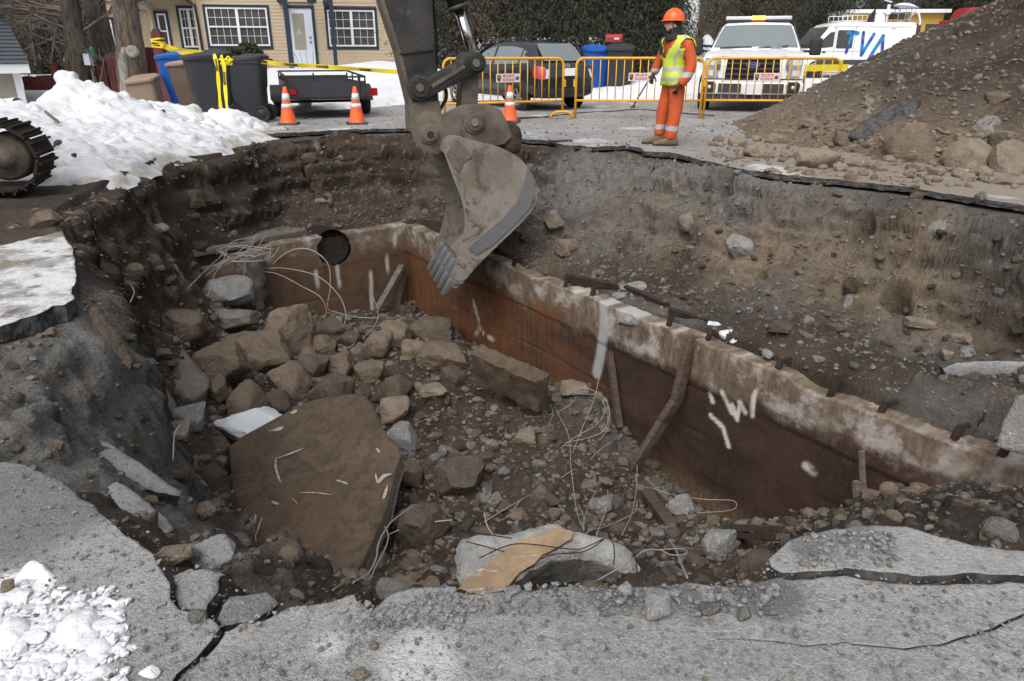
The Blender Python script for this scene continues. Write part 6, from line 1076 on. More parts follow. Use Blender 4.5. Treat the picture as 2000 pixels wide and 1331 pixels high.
 # the yellow house
HA=PY(394, 90, 27.8);HANG=rad(13);HX=Vector((math.cos(HANG), math.sin(HANG), 0));HN=Vector((math.sin(HANG), -math.cos(HANG), 0))
house=empty('yellow_house', (HA[0], HA[1], .75), HANG, 'yellow clapboard house with dark blue window trim and a white door', 'house')
def hp(px, py, off=0.0):
 """house coordinates (along the front, height) of a photo point on its front"""
 o=Vector((HA[0], HA[1], 0))+HN*off;p=PPL(px, py, tuple(o), tuple(HN));d=Vector(p)-house.location;return d.dot(HX), d.z
def siding(b, x0, x1, z0, z1, y, openings=(), pitch=.115):
 """lapped boards, each with its own edge, cut around the openings"""
 z=z0
 while z<z1:
  zt=min(z+pitch, z1);segs=[(x0, x1)]
  for(a, c, lo, hi)in openings:
   if lo<zt and hi>z:
    ns=[]
    for(s, e)in segs:
     if c<=s or a>=e:ns.append((s, e));continue
     if a>s:ns.append((s, a))
     if c<e:ns.append((c, e))
    segs=ns
  for(s, e)in segs:b.add([(s, y-.022, z), (e, y-.022, z), (e, y-.004, zt), (s, y-.004, zt), (s, y, z), (e, y, z)], [(0, 1, 2, 3), (4, 5, 1, 0)])
  z+=pitch
def window(parent, x0, x1, z0, z1, y, halves, cols, rows, name='window'):
 fw=.085;w_=MB();w_.box(((x0+x1)/2, y-.02, z0+fw/2), (x1-x0, .06, fw));w_.box(((x0+x1)/2, y-.02, z1-fw/2), (x1-x0, .06, fw));w_.box((x0+fw/2, y-.02, (z0+z1)/2), (fw, .06, z1-z0-2*fw));w_.box((x1-fw/2, y-.02, (z0+z1)/2), (fw, .06, z1-z0-2*fw));win=w_.build(name, M['navy_trim'], parent)
 a, b_, c, d=x0+fw, x1-fw, z0+fw, z1-fw;f=MB();t=.055
 f.box(((a+b_)/2, y-.012, c+t/2), (b_-a, .05, t));f.box(((a+b_)/2, y-.012, d-t/2), (b_-a, .05, t));step=(b_-a)/halves
 for k in range(halves+1):
  tw=t if k in(0, halves)else t*1.7;xx=a+k*step+(tw/2 if k==0 else-tw/2 if k==halves else 0);f.box((xx, y-.012, (c+d)/2), (tw, .05, d-c-2*t))
 for k in range(halves):
  s0, s1=a+k*step+t*(1 if k==0 else.85), a+(k+1)*step-t*(1 if k==halves-1 else.85);f.box(((s0+s1)/2, y-.013, (c+d)/2), (s1-s0, .05, .05))
 f.build('frame', M['white_matt'], win)
 g=MB();mz=(c+d)/2
 for k in range(halves):
  s0, s1=a+k*step+t*(1 if k==0 else.85), a+(k+1)*step-t*(1 if k==halves-1 else.85)
  for(lo, hi)in((c+t, mz-.025), (mz+.025, d-t)):
   for j in range(1, cols):g.box((s0+(s1-s0)*j/cols, y+.004, (lo+hi)/2), (.014, .012, hi-lo))
   for j in range(1, rows):g.box(((s0+s1)/2, y+.004, lo+(hi-lo)*j/rows), (s1-s0, .0125, .014))
 if cols>1:g.build('muntin', M['white_matt'], win)
 p=MB();p.box(((a+b_)/2, y+.022, (c+d)/2), (b_-a-.02, .012, d-c-.02));p.build('pane', M['dark_glass'], win);return win
wl=[hp(407, 95)[0], hp(534, 94)[0], hp(410, 95)[1], hp(410, 9)[1]];wr=[hp(640, 96)[0], hp(740, 96)[0], hp(690, 96)[1], hp(690, 15)[1]];dr=[hp(562, 60)[0], hp(617, 60)[0], hp(590, 130)[1]-.55, hp(590, 11)[1]]
xr=hp(769, 100)[0];zt=4.2
b=MB();siding(b, 0, xr, -.75, zt, 0, [tuple(wl), tuple(wr), tuple(dr)]);b.box((xr/2, .18, zt/2-.3), (xr, .30, zt+.8));b.box((-.05, -.03, zt/2), (.10, .08, zt+.2));b.box((xr+.04, -.03, zt/2), (.09, .08, zt+.2));b.box((xr/2, 4, zt/2), (xr-.1, 7.0, zt));b.build('wall', M['siding'], house)
window(house, *wl, 0, 2, 4, 2);window(house, *wr, 0, 2, 3, 2)
d_=MB();fw=.10;d_.box((dr[0]+fw/2, -.02, (dr[2]+dr[3])/2), (fw, .07, dr[3]-dr[2]));d_.box((dr[1]-fw/2, -.02, (dr[2]+dr[3])/2), (fw, .07, dr[3]-dr[2]));d_.box(((dr[0]+dr[1])/2, -.02, dr[3]-fw/2), (dr[1]-dr[0]-2*fw, .068, fw));d_.build('door_frame', M['navy_trim'], house)
x0, x1=dr[0]+fw, dr[1]-fw;gx0, gx1, gz0, gz1=x0+.10, x1-.28, hp(590, 98)[1], hp(590, 27)[1];dd=MB();zb, ztp=dr[2], dr[3]-fw
dd.box(((x0+gx0)/2, 0, (zb+ztp)/2), (gx0-x0, .05, ztp-zb));dd.box(((x1+gx1)/2, 0, (zb+ztp)/2), (x1-gx1, .05, ztp-zb));dd.box(((gx0+gx1)/2, 0, (zb+gz0)/2), (gx1-gx0, .05, gz0-zb));dd.box(((gx0+gx1)/2, 0, (ztp+gz1)/2), (gx1-gx0, .05, ztp-gz1));door=dd.build('door', M['door_white'], house)
g=MB();g.box(((gx0+gx1)/2, .0, (gz0+gz1)/2), (gx1-gx0, .02, gz1-gz0));g.build('glass', M['frosted'], door)
k=MB()
for zz in(hp(603, 74)[1], hp(603, 83)[1]):k.lathe([(.035, 0), (.035, .02), (.02, .05), (.0, .055)], (x1-.12, -.03, zz), (0, -1, 0), 10)
k.build('handle', M['plastic_dark'], door);st=MB();cx, cz=(gx0+gx1)/2, (gz0+gz1)/2+.02
st.add([(cx-.11, -.014, cz-.12), (cx-.02, -.014, cz-.10), (cx+.10, -.014, cz-.13), (cx+.07, -.014, cz-.02), (cx+.03, -.014, cz+.02), (cx+.02, -.014, cz+.10), (cx-.03, -.014, cz+.13), (cx-.04, -.014, cz+.04), (cx-.09, -.014, cz-.01)], [(0, 1, 2, 3, 4, 5, 6, 7, 8)]);st.build('sticker', M['birdhouse_blue'], door)
for px, w_ in((563.5, .16), (651.5, .14)):
 xx, _=hp(px, 70, 1.2);b=MB();b.box((xx, -1.2, 1.4), (w_, w_, 4.0));b.build('porch_post', M['navy_trim'], house)
b=MB();xa=hp(548, 5, 1.2)[0];xb=hp(655, 5, 1.2)[0];zz=hp(548, 4, 1.2)[1]
b.box(((xa+xb)/2, -1.2, zz+.35), (xb-xa+.5, .16, .22));b.box((hp(550, 3, .6)[0], -.6, zz+.06), (.26, 1.1, .12));b.box((hp(638, 3, .6)[0], -.6, zz+.02), (.26, 1.1, .12));b.build('porch_beam', M['navy_trim'], house)
nx, nz_=hp(608, -4);b=MB();b.prism([(-.16, -.12), (-.12, -.16), (.12, -.16), (.16, -.12), (.16, .20), (-.16, .20)], (nx, -.03, nz_), (1, 0, 0), (0, 0, 1), .02, (0, -1, 0));pl=b.build('number_plate', M['navy_trim'], house);place_text('30', .24, (nx, -.055, nz_+.01), (1, 0, 0), (0, 0, 1), M['white_matt'], pl, 'lettering', .004)
def wing(name, x0, x1, y0, z1, wins, parent):
 ops=[w_ for w_ in wins];b=MB();siding(b, x0, x1, -.75, z1, y0, ops);b.box(((x0+x1)/2, y0+.18, z1/2-.3), (x1-x0, .30, z1+.8));b.build('wall', M['siding'], parent)
 for w_ in ops:window(parent, *w_, y0, 2 if w_[1]-w_[0]>.55 else 1, 2 if w_[1]-w_[0]>.55 else 1, 2)
wa=[hp(349, 50, -.9)[0], hp(393, 50, -.9)[0], hp(370, 98, -.9)[1], hp(370, 12, -.9)[1]];wb=[hp(304, 50, -.9)[0], hp(332, 50, -.9)[0], hp(318, 100, -.9)[1], hp(318, 22, -.9)[1]]
wing('wing', hp(296, 50, -.9)[0], 0, .9, 4.0, [wa, wb], house);xc=hp(296, 50, -.9)[0]
wc=[hp(208, 60, -2.2)[0], hp(226, 60, -2.2)[0], hp(215, 102, -2.2)[1], hp(212, 34, -2.2)[1]];wing('wing', hp(185, 50, -2.2)[0], xc+.05, 2.2, 4.2, [wc], house)
b=MB();b.box((xc+.02, 1.5, 2), (.10, 1.3, 4.2));b.build('wall', M['siding'], house)
b=MB();zs=hp(330, 6, -.3)[1];b.add([(xc-.3, 2.4, zs+.05), (-.02, .85, zs+.45), (-.02, -.55, zs+.55), (xc+.15, -.30, zs+.02), (xc-.7, .9, zs-.05)], [(0, 1, 2, 3, 4)]);b.add([(xc-.3, 2.4, zs+.25), (-.02, .85, zs+.65), (-.02, -.55, zs+.75), (xc+.15, -.30, zs+.22), (xc-.7, .9, zs+.15)], [(0, 1, 2, 3, 4)]);b.build('soffit', M['soffit'], house)
b=MB();b.add([(xc-.7, .85, zs-.07), (xc+.13, -.33, zs), (-.02, -.58, zs+.53), (-.02, -.58, zs+.68), (xc+.13, -.33, zs+.16), (xc-.7, .85, zs+.1)], [(0, 1, 4, 5), (1, 2, 3, 4)]);b.build('gutter', M['navy_trim'], house)
b=MB();b.tube([(hp(365, 2, .1)[0], -.25, hp(365, 0, .1)[1]), (-.02, -.10, hp(385, 11)[1]), (.0, -.07, 1.5), (.02, -.07, .2)], .045, 8);b.build('downspout', M['navy_trim'], house)
b=MB();b.add([(xc-1.5, -.6, zt), (xr+.5, -.6, zt), (xr+.5, 3.5, zt+2.4), (xc-1.5, 3.5, zt+2.4)], [(0, 1, 2, 3)]);b.add([(xc-1.5, 7.8, zt), (xr+.5, 7.8, zt), (xr+.5, 3.5, zt+2.4), (xc-1.5, 3.5, zt+2.4)], [(0, 1, 2, 3)]);b.add([(xr, -.0, zt), (xr, 7.5, zt), (xr, 3.5, zt+2.3)], [(0, 1, 2)]);b.build('roof', M['shingles'], house)
# the garage at the far left
gp=PY(36, 150, 19.5);gar=empty('garage', (gp[0], 19.5, .1), rad(40), 'beige garage with dark shingle roof cut off at the left edge', 'garage');gx=lambda px, py:(PY(px, py, 19.5)[0]-gp[0], PY(px, py, 19.5)[2]-.1)
b=MB();x0, z0=-5.0, 0;x1, z1=gx(36, 140);zz=z1;b.box(((x0+x1)/2, 2.5, zz/2), (x1-x0, 5, zz));b.build('wall', M['garage_beige'], gar)
b=MB();b.box((x1-.07, -.03, zz/2), (.16, .08, zz));b.build('corner_board', M['white_matt'], gar)
b=MB();xe, ze=gx(50, 134);b.box(((x0+xe)/2, -.32, ze), (xe-x0, .10, .22));b.box(((x0+xe)/2, -.17, ze-.09), (xe-x0-.02, .28, .03));b.build('fascia', M['white_matt'], gar)
b=MB();xt, zt_=gx(14, 46);pitch_n=14
for k in range(pitch_n):
 t0, t1=k/pitch_n, (k+1)/pitch_n;ya, yb=-.38+2.6*t0, -.38+2.6*t1;za, zb=ze+.12+(zt_-ze+.25)*t0, ze+.12+(zt_-ze+.25)*t1;b.add([(x0-.3, ya-.03, za+.02), (xe+.02, ya-.03, za+.02), (xe+.02, yb, zb), (x0-.3, yb, zb), (x0-.3, ya-.03, za), (xe+.02, ya-.03, za)], [(0, 1, 2, 3), (0, 4, 5, 1)])
b.add([(x0-.3, 2.22, zb), (xe+.02, 2.22, zb), (xe+.02, 5.3, ze+.1), (x0-.3, 5.3, ze+.1)], [(0, 1, 2, 3)]);b.add([(xe, -.35, ze+.1), (xe, 2.22, zb-.01), (xe, 5.3, ze+.1)], [(0, 1, 2)]);b.build('roof', M['shingles'], gar)
p=PY(2, 110, 19.9);P, T=rock_geo(5, (.30, .2, .30), 6, 3, .1, .5);tag(link('snow_lump', np_mesh('snow_lump', P, T), None, (p[0], p[1], p[2]), M['snow']), 'round lump of snow clinging to the garage roof', 'snow')
# fences: every board its own piece
def fence(px0, px1, pyt0, pyt1, y0, y1, nb, label, mat, zb, gapf=.90, post=None):
 a, c=PY(px0, pyt0, y0), PY(px1, pyt1, y1);d=Vector((c[0]-a[0], c[1]-a[1], 0));L=d.length;d.normalize();t=empty('board_fence', (a[0], a[1], zb), math.atan2(d.y, d.x), label, 'fence');w_=L/nb
 for k in range(nb):
  f=(k+.5)/nb;zt_=a[2]+(c[2]-a[2])*f-zb+RNG.uniform(-.03, .03);bb=MB();bb.box(((k+.5)*w_, RNG.uniform(-.006, .006), zt_/2), (w_*gapf, .025, zt_));bb.build('board', M[mat], t)
 bb=MB()
 for fz in(.25, .8):bb.box((L/2, .04, (a[2]-zb)*fz), (L, .04, .09))
 bb.build('rail', M[mat], t)
 for(f, hgt, wd)in(post or[]):
  bb=MB();bb.box((L*f, -.02, hgt/2), (wd, wd, hgt));bb.box((L*f, -.02, hgt+.02), (wd+.04, wd+.04, .04));bb.build('post', M['post_red'], t)
 return t
fence(42, 106, 150, 146, 23.5, 23.5, 9, 'dark red board fence between the garage and the first trunk', 'fence_red', .0, .92, [(1.05, PY(110, 126, 23.5)[2]+.0, .16)])
fence(165, 205, 132, 126, 22.0, 21.6, 7, 'tilted dark red slatted gate between the trunks', 'fence_red', .0, .7)
fence(205, 240, 106, 104, 21.4, 21.4, 6, 'tall dark red fence left of the thick trunk', 'fence_red', .0, .9)
fence(277, 305, 92, 92, 20.8, 20.8, 4, 'dark red fence panel between the thick trunk and the tall post', 'fence_red', .0, .95)
pp_=PZ(331, 212, .0);post=empty('fence_post', (pp_[0], pp_[1], 0), rad(4), 'tall red wooden post wrapped in yellow warning tape', 'post');D_=depth(pp_);hgt=PY(306, 62, pp_[1])[2]
b=MB();b.box((0, 0, hgt/2), (.22, .22, hgt));b.build('shaft', M['post_red'], post, None, .01);b=MB();b.box((0, 0, hgt+.03), (.16, .16, .08), None, (.7, .7));b.build('cap', M['bark_dark'], post)
p=PY(172, 116, 21.0);bh=empty('birdhouse', tuple(p), 0, 'pale blue birdhouse with a dark roof by the slatted gate', 'birdhouse');b=MB();b.box((0, 0, 0), (.16, .16, .30));b.build('box', M['birdhouse_blue'], bh);b=MB();b.beam((-.14, 0, .12), (.02, 0, .26), .24, .02);b.beam((.0, 0, .26), (.14, 0, .14), .24, .02);b.build('roof', M['plastic_dark'], bh);b=MB();b.cyl((0, .08, -1.3), (0, .08, -.12), .03, 6);b.build('pole', M['timber_grey'], bh)
p=PY(180, 102, 20.9);fd=empty('bird_feeder', tuple(p), 0, 'small green bird feeder hanging beside the birdhouse', 'bird feeder');b=MB();b.lathe([(.001, -.1), (.06, -.1), (.06, .08), (.07, .09), (.001, .14)], (0, 0, 0), (0, 0, 1), 10);b.build('tube', M['green_plastic'], fd, fixn=False);b=MB();b.cyl((0, 0, .13), (0, .2, .3), .006, 4);b.build('hanger', M['plastic_dark'], fd)
p=PY(38, 213, 11.9);tu=empty('plastic_tub', tuple(p), rad(20), 'white plastic tub lying on its side on the snow', 'tub');b=MB();b.lathe([(.17, 0), (.175, .02), (.15, .42), (.001, .42)], (0, 0, 0), (-.9, .42, -.05), 18);b.build('shell', M['tub_white'], tu, fixn=False);b=MB();b.lathe([(.155, .005), (.14, .40), (.001, .40)], (0, 0, 0), (-.9, .42, -.05), 18);b.build('inside', M['tub_inside'], tu, fixn=False)
for(a, c, y, w_, h_, mt, lab)in[((88, 218), (115, 240), 10.9, .035, .03, 'rock_tan', 'tan lath lying on the snow bank below the tub'), ((80, 196), (112, 192), 12.4, .10, .03, 'timber_grey', 'grey board poking from the snow beside the tub'), ((232, 194), (250, 202), 12.9, .08, .05, 'rock_tan', 'orange scrap of wood on the snow crest'), ((218, 188), (242, 190), 13.0, .03, .03, 'timber_grey', 'thin stick on the snow crest by the tan bin')]:
 beam_obj('board', PY(*a, y), PY(*c, y-.1), w_, h_, mt, lab, 'board', 5, 8, .004, .2, 'scrap wood on the snow bank')
for k, (px, py, wp, hp_)in enumerate([(113, 282, 16, 12), (145, 306, 12, 10), (318, 223, 12, 12), (415, 240, 10, 12), (462, 245, 10, 14), (280, 282, 26, 12), (228, 207, 8, 8), (375, 283, 16, 10)]):
 p=PD(px, py, {0:9.1, 1:8.6, 2:12.3, 3:13.2, 4:13.2, 5:10.9, 6:12.6, 7:11.3}[k]);rock(px, py, wp, hp_, 'rock_dark', ['dark clod on the snow nearest the digger track', 'reddish stone on the foot of the snow bank', 'dark clod high on the middle of the snow bank', 'small dark clod on the snow under the hanging tape', 'dark clod on the right end of the snow bank', 'flat clod of earth at the foot of the snow bank', 'tiny clod below the snow crest', 'clod of earth at the pit edge of the snow'][k], 800+k, name='clod', cat='clod', group='clods on the snow bank', at=p, sub=2)
 # far things behind the vehicles
wb_=PY(1345, 125, 30);bx=empty('box_trailer', (wb_[0], 30, 0), rad(-8), 'tall white box trailer seen behind the evergreens right of the worker', 'trailer');b=MB();w0=PY(1322, 60, 30)[0]-wb_[0];w1=PY(1362, 60, 30)[0]-wb_[0];b.box(((w0+w1)/2, 1.6, 1.95), (w1-w0, 3.2, 2.9));b.build('body', M['white_paint'], bx, None, .03);b=MB();b.box((w1-.02, -.03, 1.95), (.05, .06, 2.9));b.box((w0+.02, -.03, 1.95), (.05, .06, 2.9));b.box(((w0+w1)/2, -.035, .55), (w1-w0, .07, .12));b.build('edge_trim', M['galv'], bx);b=MB();b.box((w1-.02, -.06, 2.3), (.06, .05, .16));b.build('marker_lamp', M['lamp_red'], bx);b=MB()
for s_ in(w0+.2, w1-.2):b.cyl((s_-.1, 1.4, .38), (s_+.1, 1.4, .38), .38, 14)
b.build('wheel', M['rubber'], bx)
yb=PY(1760, 40, 58);ybld=empty('yellow_building', (yb[0], 58, 0), rad(-6), 'long low yellow building with a white roof edge far behind the van', 'building');zt_=PY(1760, 26, 58)[2];x0=PY(1664, 40, 58)[0]-yb[0];x1=PY(1838, 40, 58)[0]-yb[0];b=MB();b.box(((x0+x1)/2, 3, zt_/2), (x1-x0, 6, zt_));b.build('wall', M['building_yellow'], ybld);b=MB();b.box(((x0+x1)/2, 2.8, zt_+.12), (x1-x0+.5, 6.6, .24));b.build('roof', M['white_matt'], ybld)
for k in range(5):
 b=MB();xx=x0+(x1-x0)*(k+.5)/5;b.box((xx, -.02, zt_-1.2), (1.0, .06, .9));b.build('window', M['dark_glass'], ybld)
pt=PY(1655, 30, 92);tw=empty('pale_tower', (pt[0], 92, 0), 0, 'pale glassy house front far away right of the evergreen', 'building');b=MB();w_=PY(1684, 30, 92)[0]-PY(1630, 30, 92)[0];b.box((0, 3, 4.5), (w_, 6, 9.0));b.build('wall', M['building_pale'], tw);b=MB()
for k in range(4):b.box((-w_/2+w_*k/3, -.05, 4.5), (.22, .12, 9))
for zz in(3.6, 5.3, 7):b.box((0, -.06, zz), (w_, .1, .2))
b.build('mullion', M['white_matt'], tw)
pc=PY(1900, 14, 52);rc=empty('red_roof_car', (pc[0], 52, pc[2]-1.5), 0, 'red car roof just showing over the top of the heap', 'car');b=MB();b.prism([(-.95, .75), (-.75, 1.3), (-.45, 1.45), (.6, 1.45), (1.0, 1.1), (1.5, .75), (1.6, .0), (-1.6, .0), (-1.6, .7)], (0, -.8, 0), (1, 0, 0), (0, 0, 1), 1.6, (0, 1, 0));b.build('body', M['red_paint'], rc, None, .08);b=MB();b.prism([(-.72, .8), (-.6, 1.22), (.55, 1.22), (.9, .8)], (0, -.815, 0), (1, 0, 0), (0, 0, 1), .02, (0, -1, 0));b.build('window', M['dark_glass'], rc)
# wheelie bins
def wheelie_bin(px, y, rz, sc, bodym, lidm, label, zb=0.0, roll=0.0, group='wheelie bins by the snow bank', wheels=True, name='wheelie_bin', h=1.0):
 p=PY(px, 200, y);t=empty(name, (p[0], y, zb), rz, label, 'bin', group);t.rotation_euler=(0, roll, rz);t.scale=(sc, sc, sc*h)
 b=MB();rows=[]
 for z, w_, d in((.06, .40, .46), (.10, .43, .50), (.55, .50, .60), (.60, .53, .63), (.98, .58, .70), (.985, .62, .74), (1.03, .62, .74)):
  r=[]
  for k in range(24):
   a=6.283*(k+.5)/24;c_, s_=math.cos(a), math.sin(a);e=.28;r.append((w_/2*math.copysign(abs(c_)**e, c_), d/2*math.copysign(abs(s_)**e, s_)+(.04 if z<.2 else 0), z))
  rows.append(r)
 b.grid(rows, True, True);b.add(rows[0], [tuple(range(24))]);o=b.build('body', M[bodym], t);set_sharp(o.data, .6)
 l=MB();rows=[]
 for z, w_, d in((1.02, .645, .78), (1.065, .65, .785), (1.075, .63, .76), (1.105, .50, .62), (1.11, .001, .001)):
  r=[]
  for k in range(24):
   a=6.283*(k+.5)/24;c_, s_=math.cos(a), math.sin(a);e=.3;r.append((w_/2*math.copysign(abs(c_)**e, c_), d/2*math.copysign(abs(s_)**e, s_), z+.035*math.copysign(abs(s_)**e, s_)))
  rows.append(r)
 l.grid(rows, True, True);l.add(rows[0], [tuple(range(24))]);l.box((0, -.385, 1.0), (.16, .03, .03));o=l.build('lid', M[lidm], t);set_sharp(o.data, .5)
 hb=MB();hb.tube([(-.25, .36, 1.03), (-.24, .43, 1.04), (.24, .43, 1.04), (.25, .36, 1.03)], .018, 6);hb.build('handle', M[bodym], t)
 if wheels:
  for s_ in(-1, 1):
   w_=MB();w_.lathe([(.001, .03), (.06, .035), (.07, .02), (.115, .02), (.125, .03), (.14, .025), (.145, .0), (.14, -.035), (.06, -.04), (.001, -.03)], (s_*.28, .27, .145), (s_, 0, 0), 20);w_.build('wheel', M['plastic_black'], t, fixn=False)
  ax=MB();ax.cyl((-.27, .27, .145), (.27, .27, .145), .014, 6);ax.build('axle', M['galv'], t)
 return t
wheelie_bin(487, 15.45, rad(-86), 1.14, 'bin_grey', 'bin_grey', 'dark grey wheelie bin with its wheels to the right, beside the trailer')
wheelie_bin(415, 15.2, rad(-62), 1.20, 'bin_grey', 'bin_grey', 'dark grey wheelie bin with yellow tape hanging over it')
wheelie_bin(382, 16.3, rad(-100), 1.06, 'bin_brown', 'bin_tan', 'brown bin squeezed between the blue bin and the dark bin')
wheelie_bin(362, 17.4, rad(-75), 1.20, 'bin_blue', 'bin_blue', 'blue recycling bin behind the brown bin and the red post')
wheelie_bin(298, 16.6, rad(12), 1.02, 'bin_tan', 'bin_tan', 'tan bin tipped sideways against the dead trunk', -.28, rad(-7))
wheelie_bin(1162, 23.6, rad(8), 1.25, 'bin_blue', 'bin_blue', 'blue recycling bin standing behind the black car', .1, 0, 'bins behind the car');wheelie_bin(1206, 23.0, rad(-8), 1.28, 'bin_grey', 'bin_grey', 'dark grey bin right of the blue one behind the barrier', .1, 0, 'bins behind the car')
p=PY(1199, 100, 24.4);mb=empty('mailbox', (p[0], 24.4, .1), rad(-20), 'dark red mailbox on a post above the grey bin', 'mailbox');z=PY(1199, 76, 24.4)[2]-.1;b=MB();rows=[]
for yy in(-.26, .26):rows.append([(.13*math.cos(a)*1.0, yy, z+.02+(.12*math.sin(a)if a<=math.pi else-.10))for a in[k*math.pi/8 for k in range(9)]]+[(-.13, yy, z-.1), (.13, yy, z-.1)])
b=MB();R_=[[(y_, x_, zz)for(x_, y_, zz)in r]for r in rows];b.grid(R_, False, True);n_=len(R_[0]);b.add(R_[0], [tuple(range(n_))]);b.add(R_[1], [tuple(range(n_))]);b.build('box', M['red_paint'], mb);b=MB();b.box((0, 0, (z-.1)/2-.1), (.09, .09, z));b.build('post', M['timber_dark'], mb);b=MB();b.box((.1, -.14, z+.0), (.16, .006, .05));b.build('plate', M['plate_white'], mb)
# utility trailer
TY=rad(20);tp=PY(637, 153, 15.9);tr=empty('utility_trailer', (tp[0], 15.9, 0), TY, 'small black open utility trailer with a railing on the snowy drive', 'trailer');hw=.80;Lt=2.7;z0, z1=PY(637, 193, 15.9)[2], PY(637, 153, 15.9)[2]+.02;zr=z1
b=MB()
b.box((0, .012, (z0+z1)/2-.02), (hw*2, .025, z1-z0-.12));b.build('tailgate', M['plastic_dark'], tr)
for s_ in(-1, 1):b=MB();b.box((s_*hw, Lt/2, z0+.16), (.025, Lt, .30));b.build('side_panel', M['plastic_dark'], tr)
b=MB();b.box((0, Lt, z0+.2), (hw*2, .025, .38));b.build('front_panel', M['plastic_dark'], tr);b=MB();b.box((0, Lt/2, z0+.0), (hw*2, Lt, .03));b.build('bed', M['timber_dark'], tr)
b=MB();q=[(-hw, 0, zr), (hw, 0, zr), (hw, Lt, zr+.06), (-hw, Lt, zr+.06)]
for k in range(4):b.beam(q[k], q[(k+1)%4], .035, .035)
b.build('rail', M['plastic_black'], tr)
for(x, y)in[(-hw, 0), (hw, 0), (-hw, Lt), (hw, Lt), (0, Lt), (-hw, Lt*.33), (hw, Lt*.33), (hw, Lt*.66), (-hw, Lt*.66), (hw*.86, .0)]:b=MB();b.box((x, y, (z0+zr)/2+.02), (.032, .032, zr-z0));b.build('stake', M['plastic_black'], tr)
for s_ in(-1, 1):
 w_=MB();w_.lathe([(.001, .06), (.15, .06), (.17, .09), (.26, .09), (.295, .06), (.30, 0), (.295, -.06), (.26, -.09), (.001, -.07)], (s_*(hw+.16), Lt*.45, .30), (s_, 0, 0), 24);wh=w_.build('wheel', M['rubber'], tr, fixn=False);r_=MB();r_.lathe([(.001, .075), (.05, .08), (.06, .065), (.15, .07), (.16, .085)], (s_*(hw+.16), Lt*.45, .30), (s_, 0, 0), 18);r_.build('rim', M['galv'], wh, fixn=False)
 f=MB();f.grid([[(s_*(hw+.03+dx), Lt*.45+.36*math.cos(a), .32+.34*math.sin(a))for a in[math.pi*k/8 for k in range(9)]]for dx in(0, .26)]);f.grid([[(s_*(hw+.29), Lt*.45+.36*math.cos(a), .32+.34*math.sin(a))for a in[math.pi*k/8 for k in range(9)]], [(s_*(hw+.29), Lt*.45+.36*math.cos(a), .24+.26*math.sin(a))for a in[math.pi*k/8 for k in range(9)]]]);f.build('mudguard', M['plastic_black'], tr)
b=MB();b.beam((-hw-.1, Lt*.45, .30), (hw+.1, Lt*.45, .30), .06, .06);b.build('axle', M['plastic_black'], tr);b=MB();b.beam((-.45, Lt, z0), (0, Lt+1.1, .32), .06, .07);b.beam((.45, Lt, z0), (0, Lt+1.1, .32), .06, .07);b.build('tongue', M['plastic_black'], tr)
b=MB();b.box((hw+.22, .35, z0+.10), (.18, .04, .16));b.build('tail_lamp', M['lamp_red'], tr);b=MB();b.box((-hw+.10, -.015, z0+.14), (.14, .03, .10));b.build('tail_lamp', M['lamp_red'], tr);b=MB();b.beam((-hw+.02, -.03, zr), (-hw+.28, -.05, z0+.1), .035, .008);b.build('strap', M['red_paint'], tr)
p=PY(597, 215, 18.3);bk=empty('bucket', (p[0], 18.3, .02), 0, 'white plastic bucket standing in the snow under the trailer', 'bucket');b=MB();b.lathe([(.001, 0), (.15, 0), (.17, .36), (.18, .36), (.18, .40), (.16, .40), (.14, .05), (.001, .04)], (0, 0, 0), (0, 0, 1), 16);b.build('shell', M['white_matt'], bk, fixn=False)
# traffic cones
def cone(px, py, label, tilt=0):
 p=PZ(px, py);t=empty('traffic_cone', (p[0], p[1], 0), rad(8)+tilt, label, 'cone', 'traffic cones along the pit edge');b=MB();b.box((0, 0, .022), (.40, .40, .044), None, (.92, .92));b.build('base', M['cone_base'], t, None, .008)
 rr=lambda z:.155+(.035-.155)*(z-.04)/.66
 b=MB();b.lathe([(.165, .04), (rr(.06), .06), (rr(.30), .30), (rr(.50), .50), (rr(.70), .70), (.02, .71), (.001, .705)], (0, 0, 0), (0, 0, 1), 22);b.build('body', M['cone_orange'], t, fixn=False)
 for z0, z1 in((.315, .395), (.45, .585)):b=MB();b.lathe([(rr(z0)+.001, z0), (rr(z0)+.004, z0), (rr(z1)+.004, z1), (rr(z1)+.001, z1)], (0, 0, 0), (0, 0, 1), 22);b.build('collar', M['reflect_white'], t, fixn=False)
cone(564, 244, 'traffic cone with a worn pale tip in front of the trailer wheel');cone(698, 243, 'clean traffic cone in front of the right trailer wheel', .2);cone(996, 239, 'traffic cone just right of the digger bucket linkage', -.3)
